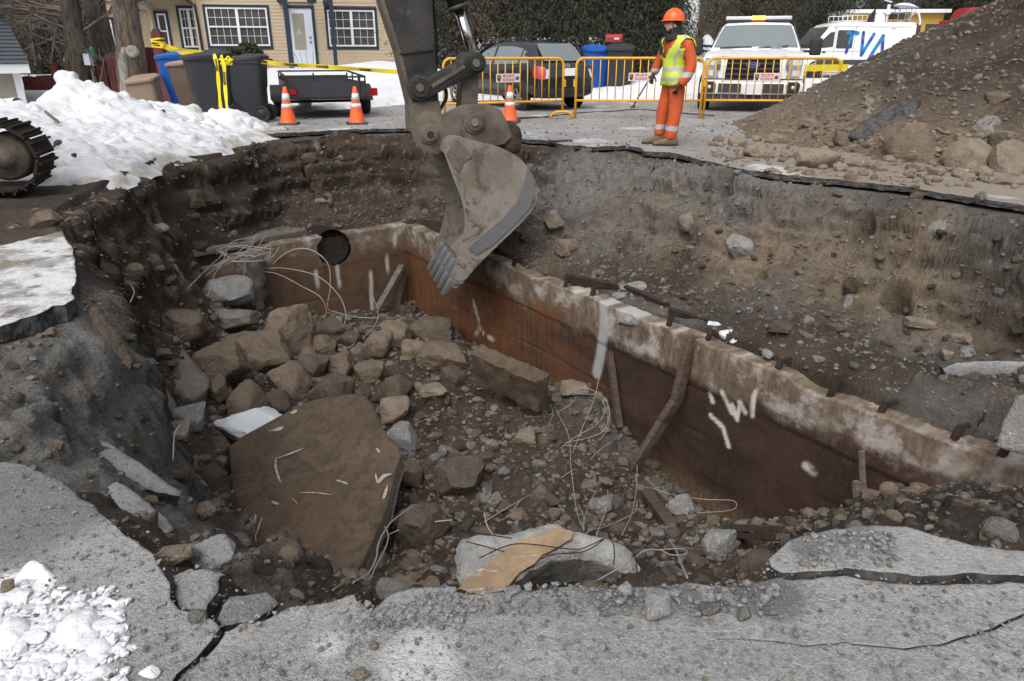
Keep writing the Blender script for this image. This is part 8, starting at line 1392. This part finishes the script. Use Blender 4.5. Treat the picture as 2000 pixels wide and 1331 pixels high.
b=MB();b.tube(catmull([(4.35, 1.0, 3.9), (4.6, 1.0, 3.6), (5.0, 1.0, 3.45), (5.3, 1.0, 3.4)], 4), .03, 5);b.build('boom_arm', M['white_matt'], vn, fixn=False)
# the excavator
EO=np.array([-.83, 8.5, 0.]);EE=np.array([.9645, .2640, 0]);EW=np.array([-.2640, .9645, 0])
ex=empty('excavator', (-7.4, 6.6, 0), 0, 'muddy black excavator reaching into the pit with its toothed bucket', 'excavator');EXO=ex.location
def EP(px, py, off):return PPL(px, py, tuple(EO+EW*off), tuple(EW))
def eplate(b, pxs, off, t):
 """plate whose near face lies at this offset across the arm; thickness away from the camera"""
 return pix_prism(b, [EP(px, py, off)for px, py in pxs], t, tuple(EW))
BW=1.28
prof=catmull([EP(px, py, 0)for px, py in[(868, 300), (874, 282), (893, 270), (930, 278), (975, 290), (1008, 304), (1032, 328), (1047, 358), (1050, 385), (1042, 408), (1018, 436), (970, 482), (930, 522), (897, 560), (884, 562)]], 4)
front=catmull([EP(px, py, 0)for px, py in[(880, 548), (893, 505), (906, 462), (908, 432), (903, 395), (886, 350), (868, 300)]], 4)
def eb(name, b, mat, parent=ex, bevel=0):return b.build(name, M[mat], parent, EXO if parent is ex else EXO, bevel)
b=MB();poly=[Vector(p)for p in prof]+[Vector(p)for p in front[1:-1]];pix_prism(b, poly, .035, tuple(EW));bucket=eb('bucket', b, 'bucket_steel');bucket.name='bucket'
b=MB();pix_prism(b, [p+Vector(EW)*(BW-.035)for p in poly], .035, tuple(EW));eb('side_plate', b, 'bucket_steel', bucket)
b=MB();n_=len(prof);inn=[]
for k, p in enumerate(prof):
 d=np.array(prof[min(k+1, n_-1)])-np.array(prof[max(k-1, 0)]);d/=np.linalg.norm(d);inn.append(np.array(p)+np.cross(EW, d)*.04)
ws=np.linspace(.03, BW-.03, 9)
b.grid([[np.array(p)+EW*w_ for p in prof]for w_ in ws]);b.grid([[p+EW*w_ for p in inn]for w_ in ws]);eb('shell', b, 'bucket_steel', bucket)
b=MB();pix_prism(b, [Vector(EP(px, py, -.018))for px, py in[(1031, 326), (1041, 352), (1044, 384), (1035, 406), (1004, 440), (962, 480), (930, 498), (916, 484), (942, 460), (982, 428), (1011, 393), (1025, 360)]], .016, tuple(EW));eb('wear_plate', b, 'worn_steel', bucket)
b=MB();pix_prism(b, [Vector(EP(px, py, -.014))for px, py in[(872, 300), (893, 273), (910, 290), (922, 306), (905, 318), (898, 340), (884, 326)]], .013, tuple(EW));eb('ear_plate', b, 'digger_mud', bucket)
b=MB();lip0, lip1=np.array(EP(889, 545, 0)), np.array(EP(900, 556, 0));b.grid([[lip0-EW*.03, lip0+EW*(BW+.03)], [lip1-EW*.03, lip1+EW*(BW+.03)]]);b.beam(tuple((lip0+lip1)/2-EW*.03), tuple((lip0+lip1)/2+EW*(BW+.03)), .12, .05);eb('cutting_edge', b, 'worn_steel', bucket)
root=np.array(EP(894, 536, 0));tip=np.array(EP(868, 577, 0));td=(tip-root)/np.linalg.norm(tip-root);tl=np.linalg.norm(tip-root)
for k in range(5):
 o=EW*(.07+(BW-.14)*k/4);b=MB();b.beam(tuple(root-td*.12+o), tuple(root+td*.08+o), .135, .13, tuple(EW)[:2]+(0.01, ), .115, .12);ad=eb('tooth_adapter', b, 'worn_steel', bucket, .02);b=MB();b.beam(tuple(root+td*.07+o), tuple(root+td*(tl+.02)+o), .085, .10, tuple(EW)[:2]+(0.01, ), .065, .035);eb('tooth', b, 'worn_steel', bucket, .012)
P, T=rock_geo(61, (.75, .95, .55), 8, 4, .12, .6);c_=np.array(EP(960, 430, .64));me=np_mesh('caked_mud', P+c_-np.array(EXO), T);link('caked_mud', me, bucket, None, M['soil'])
cp=[(801, 252), (812, 228), (834, 217), (866, 224), (900, 206), (950, 203), (978, 214), (992, 240), (990, 268), (962, 277), (930, 277), (905, 266), (884, 280), (874, 298), (852, 303), (826, 296), (808, 276)]
b=MB();eplate(b, cp, .36, .06);coup=eb('coupler', b, 'digger_mud', ex, .012);b=MB();eplate(b, cp, .86, .06);eb('plate', b, 'digger_mud', coup, .012)
b=MB();eplate(b, [(920, 222), (940, 218), (965, 224), (992, 240), (1000, 268), (985, 282), (948, 288), (915, 280), (903, 262), (905, 240)], .34, .04);eb('latch', b, 'digger_mud', coup, .01)
b=MB();eplate(b, [(882, 282), (905, 268), (965, 276), (1000, 262), (1012, 285), (998, 300), (930, 284), (892, 275)], .42, .46);eb('crossmember', b, 'digger_mud', coup, .02)
def epin(px, py, r, off, ln, mat, parent, name='pin'):
 c=np.array(EP(px, py, off));b=MB();ew=Vector(EW);b.lathe([(.001, -.0), (r*.72, -.0), (r*.75, .025), (r, .03), (r*1.02, .06), (r, ln)], c, ew, 24);b.lathe([(.001, ln), (r, ln)], c, ew, 24);o=b.build(name, M[mat], parent, EXO);set_sharp(o.data, .5);return o
epin(840, 262, .115, .30, .70, 'digger_mud', coup);epin(928, 240, .13, .28, .74, 'digger_mud', coup);epin(841, 263, .055, .285, .1, 'digger_paint', coup, 'pin_head');epin(928, 240, .06, .262, .1, 'worn_steel', coup, 'pin_head')
P, T=rock_geo(63, (.36, .30, .42), 9, 4, .14, .3);c_=np.array(EP(992, 268, .5));link('caked_mud', np_mesh('caked_mud', P+c_-np.array(EXO), T), coup, None, M['soil'])
sp=[(660, -420), (700, -180), (742, 0), (776, 100), (800, 205), (802, 258), (820, 286), (850, 288), (866, 262), (860, 225), (856, 180), (850, 95), (845, 0), (842, -180), (815, -420), (740, -460)]
b=MB();eplate(b, sp, .43, .42);stick=eb('stick', b, 'digger_paint', ex, .02)
b=MB();eplate(b, [(742, 0), (750, -1), (786, 108), (808, 205), (812, 255), (802, 258), (800, 205), (776, 102)], .415, .45);eb('flange', b, 'digger_mud', stick);b=MB();eplate(b, [(802, 200), (859, 198), (862, 225), (866, 262), (850, 288), (820, 286), (802, 258)], .419, .012);eb('nose_plate', b, 'digger_mud', stick);b=MB();eplate(b, [(780, 103), (846, 95), (846, 99), (781, 107)], .405, .03);eb('hose_strap', b, 'rubber', stick)
epin(821, 172, .145, .33, .62, 'digger_paint', stick);epin(821, 172, .06, .31, .05, 'digger_mud', stick, 'pin_head')
for off in(.34, .87):b=MB();eplate(b, [(812, 160), (822, 150), (835, 152), (905, 112), (925, 103), (942, 108), (949, 124), (943, 142), (925, 146), (845, 188), (825, 195), (812, 186)], off, .075);ra=eb('rocker_arm', b, 'digger_paint', ex, .015);b=MB();eplate(b, [(842, 166), (905, 127), (909, 133), (846, 172)], off-.012, .012);eb('rib', b, 'digger_mud', ra)
epin(931, 124, .12, .30, .70, 'digger_paint', ex, 'rocker_pin');epin(931, 124, .06, .285, .1, 'digger_mud', ex, 'pin_head')
b=MB();eplate(b, [(903, 140), (936, 136), (934, 200), (932, 240), (915, 244), (900, 236)], .47, .34);eb('bucket_link', b, 'digger_mud', ex, .02)
a0, a1, a2=np.array(EP(928, 122, .64)), np.array(EP(894, 12, .64)), np.array(EP(848, -150, .64));a3=a1+(a1-a0)/np.linalg.norm(a1-a0)*.02
b=MB();b.cyl(tuple(a0), tuple(a1), .058, 18);cyl_=eb('cylinder_rod', b, 'chrome');b=MB();b.cyl(tuple(a1-(a1-a0)*.06), tuple(a1+(a1-a0)*.02), .125, 20);b.cyl(tuple(a1+(a1-a0)*.02), tuple(a1+(a1-a0)*1.6), .115, 20);eb('cylinder_barrel', b, 'digger_paint');b=MB();b.cyl(tuple(a0-(a1-a0)*.06), tuple(a0+(a1-a0)*.18), .09, 14);eb('rod_eye', b, 'digger_mud')
for k, path in enumerate([[(846, 60), (852, 110), (850, 150), (848, 190), (852, 215)], [(858, 160), (868, 168), (872, 190), (862, 210), (852, 226)], [(842, -20), (850, 40), (853, 90), (851, 120)]]):b=MB();b.tube(catmull([EP(px, py, .62 if k!=1 else.5)for px, py in path], 6), .022, 7);eb('hose', b, 'rubber')
top=np.array(EP(740, -400, .64));pk=np.array([-4.4, 7.3, 5.4]);ft=np.array([-6.6, 6.7, 1.9]);b=MB();b.beam(tuple(top), tuple(pk), .5, .6, (0, 0, 1), .5, .8);b.beam(tuple(pk), tuple(ft), .5, .8, (0, 0, 1), .5, .6);eb('boom', b, 'digger_paint', ex, .03)
Rz=Matrix.Rotation(math.atan2(EE[1], EE[0]), 3, 'Z');b=MB();b.box((-8.6, 6.1, 1.75), (3.6, 2.5, 1.3), Rz);eb('engine_house', b, 'digger_paint', ex, .08);b=MB();b.box((-7.4, 7.2, 2.0), (1.5, .95, 1.7), Rz);cabn=eb('cab', b, 'digger_paint', ex, .06);b=MB();b.box((-7.4, 7.2, 2.3), (1.54, .7, .8), Rz);eb('cab_window', b, 'dark_glass', cabn)
def track(off, s_end, ln=3.7, hgt=.62, wd=.56):
 o=EO+EW*off;tb=bpy.data.objects.new('track', None);
 fr=MB();c=o+EE*(s_end-ln/2)+EW*wd/2;fr.beam(tuple(c-EE*(ln/2-.42)+np.array([0, 0, .34])), tuple(c+EE*(ln/2-.42)+np.array([0, 0, .34])), wd*.55, .26);tr=eb('track', fr, 'digger_mud', ex, .02)
 R_=hgt/2;per=2*(ln-hgt)+2*math.pi*R_;n=int(per/.19);w0=wd
 sh=MB();sh.box((0, 0, 0), (.178, w0, .03));sh.box((-.05, 0, .028), (.022, w0, .045));sh.box((.05, 0, .028), (.018, w0, .03));sme=None
 for k in range(n):
  t=per*k/n;st=ln-hgt
  if t<st:x, z, a=-st/2+t, hgt, 0
  elif t<st+math.pi*R_:g=(t-st)/R_;x, z, a=st/2+R_*math.sin(g), R_+R_*math.cos(g), g
  elif t<2*st+math.pi*R_:x, z, a=st/2-(t-st-math.pi*R_), 0, math.pi
  else:g=(t-2*st-math.pi*R_)/R_;x, z, a=-st/2-R_*math.sin(g), R_-R_*math.cos(g), math.pi+g
  if sme is None:ob=sh.build('track_shoe', M['rust_iron'], tr);sme=ob.data
  else:ob=link('track_shoe', sme, tr)
  p=c+EE*x+np.array([0, 0, z+.04])-np.array(EXO);ob.location=tuple(p);ob.rotation_euler=(0, a, math.atan2(EE[1], EE[0]))
 for xe in(-(ln-hgt)/2, (ln-hgt)/2):w_=MB();p=c+EE*xe+np.array([0, 0, R_+.04]);w_.lathe([(.001, -.20), (.09, -.20), (.10, -.16), (.20, -.15), (.235, -.11), (.24, .11), (.20, .15), (.001, .2)], p, tuple(EW), 26);eb('idler', w_, 'digger_mud', tr)
 for k in range(5):w_=MB();p=c+EE*(-1.05+.52*k)+np.array([0, 0, .19]);w_.lathe([(.001, -.19), (.13, -.18), (.13, .18), (.001, .19)], p, tuple(EW), 16);eb('roller', w_, 'digger_mud', tr)
track(-.06, -4.12);track(-2.6, -4.9)
# the worker
PXM=128.0;wp_=PZ(1300, 283);per=empty('person', (wp_[0], wp_[1], 0), 0, 'person in orange coveralls, lime vest and orange hard hat at the pit edge', 'person')
def L(px, py, y=0.0):return((px-1300)/PXM, y, (283-py)/PXM*1.0)
J={'pel':(L(1309, 163), .155), 'wst':(L(1307, 145), .150), 'chs':(L(1307, 118), .172), 'upc':(L(1310, 98), .150), 'nek':(L(1303, 85), .075), 'hd0':(L(1299, 76), .07), 'nhp':(L(1313, 172, -.11), .118), 'nkn':(L(1310, 222, -.12), .098), 'nan':(L(1305, 262, -.12), .088), 'nhm':(L(1304, 273, -.12), .085), 'fhp':(L(1301, 172, .11), .115), 'fkn':(L(1293, 222, .12), .092), 'fan':(L(1290, 258, .13), .082), 'fhm':(L(1288, 268, .13), .078), 'nsh':(L(1322, 100, -.19), .092), 'nel':(L(1331, 138, -.27), .074), 'nfa':(L(1320, 158, -.30), .066), 'nwr':(L(1310, 170, -.30), .056), 'fsh':(L(1294, 100, .19), .088), 'fel':(L(1279, 136, .25), .068), 'fwr':(L(1272, 152, .24), .052)}
names=list(J);idx={n:k for k, n in enumerate(names)};E_=[('pel', 'wst'), ('wst', 'chs'), ('chs', 'upc'), ('upc', 'nek'), ('nek', 'hd0'), ('pel', 'nhp'), ('nhp', 'nkn'), ('nkn', 'nan'), ('nan', 'nhm'), ('pel', 'fhp'), ('fhp', 'fkn'), ('fkn', 'fan'), ('fan', 'fhm'), ('upc', 'nsh'), ('nsh', 'nel'), ('nel', 'nfa'), ('nfa', 'nwr'), ('upc', 'fsh'), ('fsh', 'fel'), ('fel', 'fwr')]
def skin_mesh(verts, radii, edges, root, sub=2, name='body'):
 me=bpy.data.meshes.new('sk');me.from_pydata(verts, edges, []);o=bpy.data.objects.new('sk', me);col.objects.link(o);m=o.modifiers.new('s', 'SKIN');m.use_smooth_shade=True;sm=o.modifiers.new('u', 'SUBSURF');sm.levels=sub;sm.render_levels=sub
 for k, v in enumerate(me.skin_vertices[0].data):r=radii[k];v.radius=r if isinstance(r, tuple)else(r, r);v.use_root=(k==root)
 bpy.context.view_layer.update();r=bpy.data.meshes.new_from_object(o.evaluated_get(bpy.context.evaluated_depsgraph_get()));bpy.data.objects.remove(o);r.name=name;return r
bm_=skin_mesh([J[n][0]for n in names], [J[n][1]for n in names], [(idx[a], idx[b_])for a, b_ in E_], 0, 3)
V=np.array([v.co[:]for v in bm_.vertices]);q=V+3.1;N=np.array([v.normal[:]for v in bm_.vertices])
wr=.013*fbm(q*np.array([1, 1, .75]), 4.5, 2, 3, .5, True)+.006*fbm(q, 9, 2, 5);V2=V+N*wr[:, None]
for k, v in enumerate(bm_.vertices):v.co=V2[k]
bm=bmesh.new();bm.from_mesh(bm_);nf=len(bm.faces);bm.faces.ensure_lookup_table()
mats_=['coverall', 'silver_tape', 'skin', 'glove', 'boot', 'hood', 'beard']
for f in bm.faces:
 c=f.calc_center_median();f.smooth=True;k=0;arm=(c.x>(1319-1300)/PXM and c.y<-.17 or c.y<-.235)and.80<c.z<1.45
 if c.z<1.0 and.225<c.z<.295:k=1
 if arm and.99<c.z<1.06:k=1
 if c.y>.17 and 1.04<c.z<1.10:k=1
 if c.z>(283-90)/PXM and abs(c.y)<.1:k=5
 f.material_index=k
hc=Vector(L(1297, 66));hv=[];hf=[];nr, ns=17, 24
for i in range(nr):
 t=i/(nr-1);z=-.115+.23*t;prof_=math.sin(math.pi*min(max((t*.93+.05), 0), 1))**.55
 for j in range(ns):
  a=6.283*j/ns;cx, cy=math.cos(a), math.sin(a);rx=.098*prof_;ry=.074*prof_;x=cx*rx;y=cy*ry
  fr=max(0, -cx)**6*max(0, 1-abs(cy)*2.4)
  nose=.032*math.exp(-((z+.005)/.020)**2)*math.exp(-(cy/.22)**2)*(cx<0)+.016*math.exp(-((z-.025)/.03)**2)*math.exp(-(cy/.2)**2)*(cx<0)
  brow=.008*math.exp(-((z-.052)/.012)**2)*(cx<-.3);eye=-.012*math.exp(-((z-.030)/.012)**2)*math.exp(-((abs(cy)-.42)/.2)**2)*(cx<0);lips=.007*math.exp(-((z+.052)/.012)**2)*math.exp(-(cy/.4)**2)*(cx<0);chin=.014*math.exp(-((z+.095)/.022)**2)*math.exp(-(cy/.5)**2)*(cx<0)
  x-=nose+brow+eye+lips+chin;hv.append((hc.x+x-.012*(t<.4)*(cx<0)*.5, hc.y+y, hc.z+z))
vs=[bm.verts.new(v)for v in hv]
for i in range(nr-1):
 for j in range(ns):
  f=bm.faces.new((vs[i*ns+j], vs[i*ns+(j+1)%ns], vs[(i+1)*ns+(j+1)%ns], vs[(i+1)*ns+j]));c=f.calc_center_median()-hc;f.smooth=True;ang=math.atan2(abs(c.y), -c.x)
  f.material_index=2 if(ang<1.45 or c.z>.5)else 5
  if c.z<-.045 and.55<ang<1.25 or c.z<-.072 and ang<1.2:f.material_index=6
  if.044<c.z<.062 and.25<ang<.75:f.material_index=6
bm.to_mesh(bm_);bm.free();body=link('body', bm_, per, None, [M[m]for m in mats_])
b=MB();b.lathe([(.012, 0), (.028, .004), (.030, .012), (.016, .016), (.001, .012)], (hc.x+.012, hc.y-.074, hc.z-.002), (.2, -1, .1), 10);b.build('ear', M['skin'], per, fixn=False)
b=MB()
for s_ in(-1, 1):b.lathe([(.001, .011), (.007, .009), (.010, .0)], (hc.x-.086, hc.y+s_*.032, hc.z+.030), (-1, s_*.25, 0), 8)
b.build('eye', M['black_print'], per, fixn=False)
b=MB();b.grid([[(hc.x+.012+r*math.cos(a)*1.1+dx, hc.y+r*math.sin(a), hc.z+z+.02*math.cos(a))for a in[6.283*j/20 for j in range(20)]]for r, z, dx in((.13, -.185, .01), (.125, -.14, .012), (.105, -.10, .02))], True, True);b.build('collar', M['hood'], per, fixn=False);b=MB();b.grid([[(hc.x+.010+.108*math.cos(a)*k, hc.y+.088*math.sin(a), hc.z+z)for a in[-1.9+3.8*j/16 for j in range(17)]]for z, k in((-.13, 1.05), (-.06, 1.03), (.02, 1.0), (.075, .97))]);b.build('hood', M['hood'], per, fixn=False)
hz=hc.z+.066;hx=hc.x+.004;b=MB();rows=[]
for k in range(9):
 t=k/8;a_=t*math.pi/2;r=math.cos(a_)**.75;z=.150*math.sin(a_);rows.append([(hx+.150*r*math.cos(a), hc.y+.122*r*math.sin(a), hz+z)for a in[6.283*j/28 for j in range(28)]])
b.grid(rows, True, True);b.grid([[(hx-.004+(.150+e*(1.3 if math.cos(a)<-.3 else.9))*math.cos(a), hc.y+(.122+e*.8)*math.sin(a), hz+z)for a in[6.283*j/28 for j in range(28)]]for e, z in((0, .012), (.022, .004), (.026, -.004), (.0, -.008))], True, True);b.tube([(hx-.145*math.cos(a), hc.y, hz+.002+.156*math.sin(a))for a in[math.pi*j/12 for j in range(13)]], .014, 6);b.build('hard_hat', M['helmet'], per, fixn=False)
V=np.array([v.co[:]for v in bm_.vertices]);bm=bmesh.new();bm.from_mesh(bm_);bm.faces.ensure_lookup_table();bm.normal_update()
zz=lambda py:(283-py)/PXM;xx=lambda px:(px-1300)/PXM
def keep(c):
 if not(zz(171)<c.z<zz(86)):return False
 if c.y<-.225:return False
 if c.y<-.165 and c.z<zz(108)and c.x>xx(1322):return False
 if c.y>.20 or(c.y>.145 and c.x<xx(1290)and c.z<zz(98)):return False
 fl=np.interp(c.z, [zz(171), zz(150), zz(110), zz(88)], [xx(1279), xx(1281), xx(1291), xx(1304)])
 if c.y<.10 and c.x<fl:return False
 if c.y<-.15 and c.z<zz(105)and c.x>xx(1316)and c.z>zz(150):return False
 return True
kill=[f for k, f in enumerate(bm.faces)if k>=nf or not keep(f.calc_center_median())];bmesh.ops.delete(bm, geom=kill, context='FACES');bm.normal_update()
for v in bm.verts:v.co+=v.normal*.030+Vector((0, 0, 0))
for f in bm.faces:
 c=f.calc_center_median();k=0
 if zz(147.5)<c.z<zz(140.5)or zz(163.5)<c.z<zz(157.5):k=1
 sx=np.interp(c.z, [zz(142), zz(118), zz(88)], [xx(1299), xx(1303), xx(1316)])
 if c.z>zz(143)and abs(c.x-sx)<.021 and c.y<0:k=1
 f.material_index=k;f.smooth=True
vm=bpy.data.meshes.new('vest');bm.to_mesh(vm);bm.free();vo=link('vest', vm, per, None, [M['vest'], M['silver_tape']]);so_=vo.modifiers.new('t', 'SOLIDIFY');so_.thickness=.012;so_.offset=-1
def hand(wr_, dirv, side, name='hand', curl=.5):
 w_=Vector(wr_);d=Vector(dirv).normalized();s=Vector((0, side, 0));s=(s-d*s.dot(d)).normalized();n=d.cross(s);vs=[tuple(w_-d*.03), tuple(w_+d*.045), tuple(w_+d*.075)];rs=[.034, (.040, .024), (.038, .020)];es=[(0, 1), (1, 2)]
 for k in range(4):
  f0=w_+d*.080+n*(.027-.018*k);ln=(.062, .070, .066, .052)[k];b0=len(vs);p=f0;dd=d.copy();vs.append(tuple(p));rs.append(.0105);es.append((2, b0))
  for j in range(3):dd=(dd*math.cos(curl)+s*-math.sin(curl)).normalized();p=p+dd*ln*(.42, .33, .25)[j];vs.append(tuple(p));rs.append((.0098, .0092, .0078)[j]);es.append((b0+j, b0+j+1))
 b0=len(vs);p=w_+d*.02+n*.038;vs.append(tuple(p));rs.append(.013);es.append((1, b0));dd=(d*.75+n*.6).normalized()
 for j in range(2):p=p+dd*.034;vs.append(tuple(p));rs.append((.0115, .010)[j]);es.append((b0+j, b0+j+1));dd=(dd+d*.5-s*.3).normalized()
 me=skin_mesh(vs, rs, es, 1, 1, name);return link(name, me, per, None, M['glove'])
hand(L(1308, 172, -.30), (-.45, .1, -1), -1);hand(L(1271, 155, .24), (-.25, -.1, -1), 1)
for(px, py, y)in((1304, 274, -.12), (1288, 270, .13)):
 p=Vector(L(px, py, y));zs=p.z-.0;b=MB();rows=[]
 for k, (dx, w_, h_, lo)in enumerate([(.12, .040, .10, .0), (.10, .056, .15, 0), (.04, .060, .17, 0), (-.03, .058, .145, 0), (-.10, .056, .10, 0), (-.17, .058, .082, 0), (-.225, .050, .066, 0), (-.25, .028, .045, .008)]):
  r=[]
  for j in range(14):a=6.283*j/14;ca, sa=math.cos(a), math.sin(a);r.append((p.x+dx, p.y+w_*math.copysign(abs(ca)**.7, ca), lo+.002+h_/2+(h_/2)*math.copysign(abs(sa)**.7, sa)))
  rows.append(r)
 b.grid(rows, True, True);b.add(rows[0], [tuple(range(14))]);b.add(rows[-1], [tuple(range(14))]);bo=b.build('boot', M['boot'], per);b=MB();b.prism([(.13, -.05), (.13, .05), (.0, .06), (-.12, .064), (-.22, .055), (-.262, .0), (-.22, -.055), (-.12, -.064), (.0, -.06)], (p.x, p.y, .0), (1, 0, 0), (0, 1, 0), .028, (0, 0, 1));b.build('sole', M['rubber'], bo)
b=MB();c=Vector(L(1277, 110, -.03));b.box(c, (.04, .06, .12));b.cyl(c+Vector((0, .02, .06)), c+Vector((-.01, .02, .16)), .008, 6);b.build('radio', M['black_print'], per)
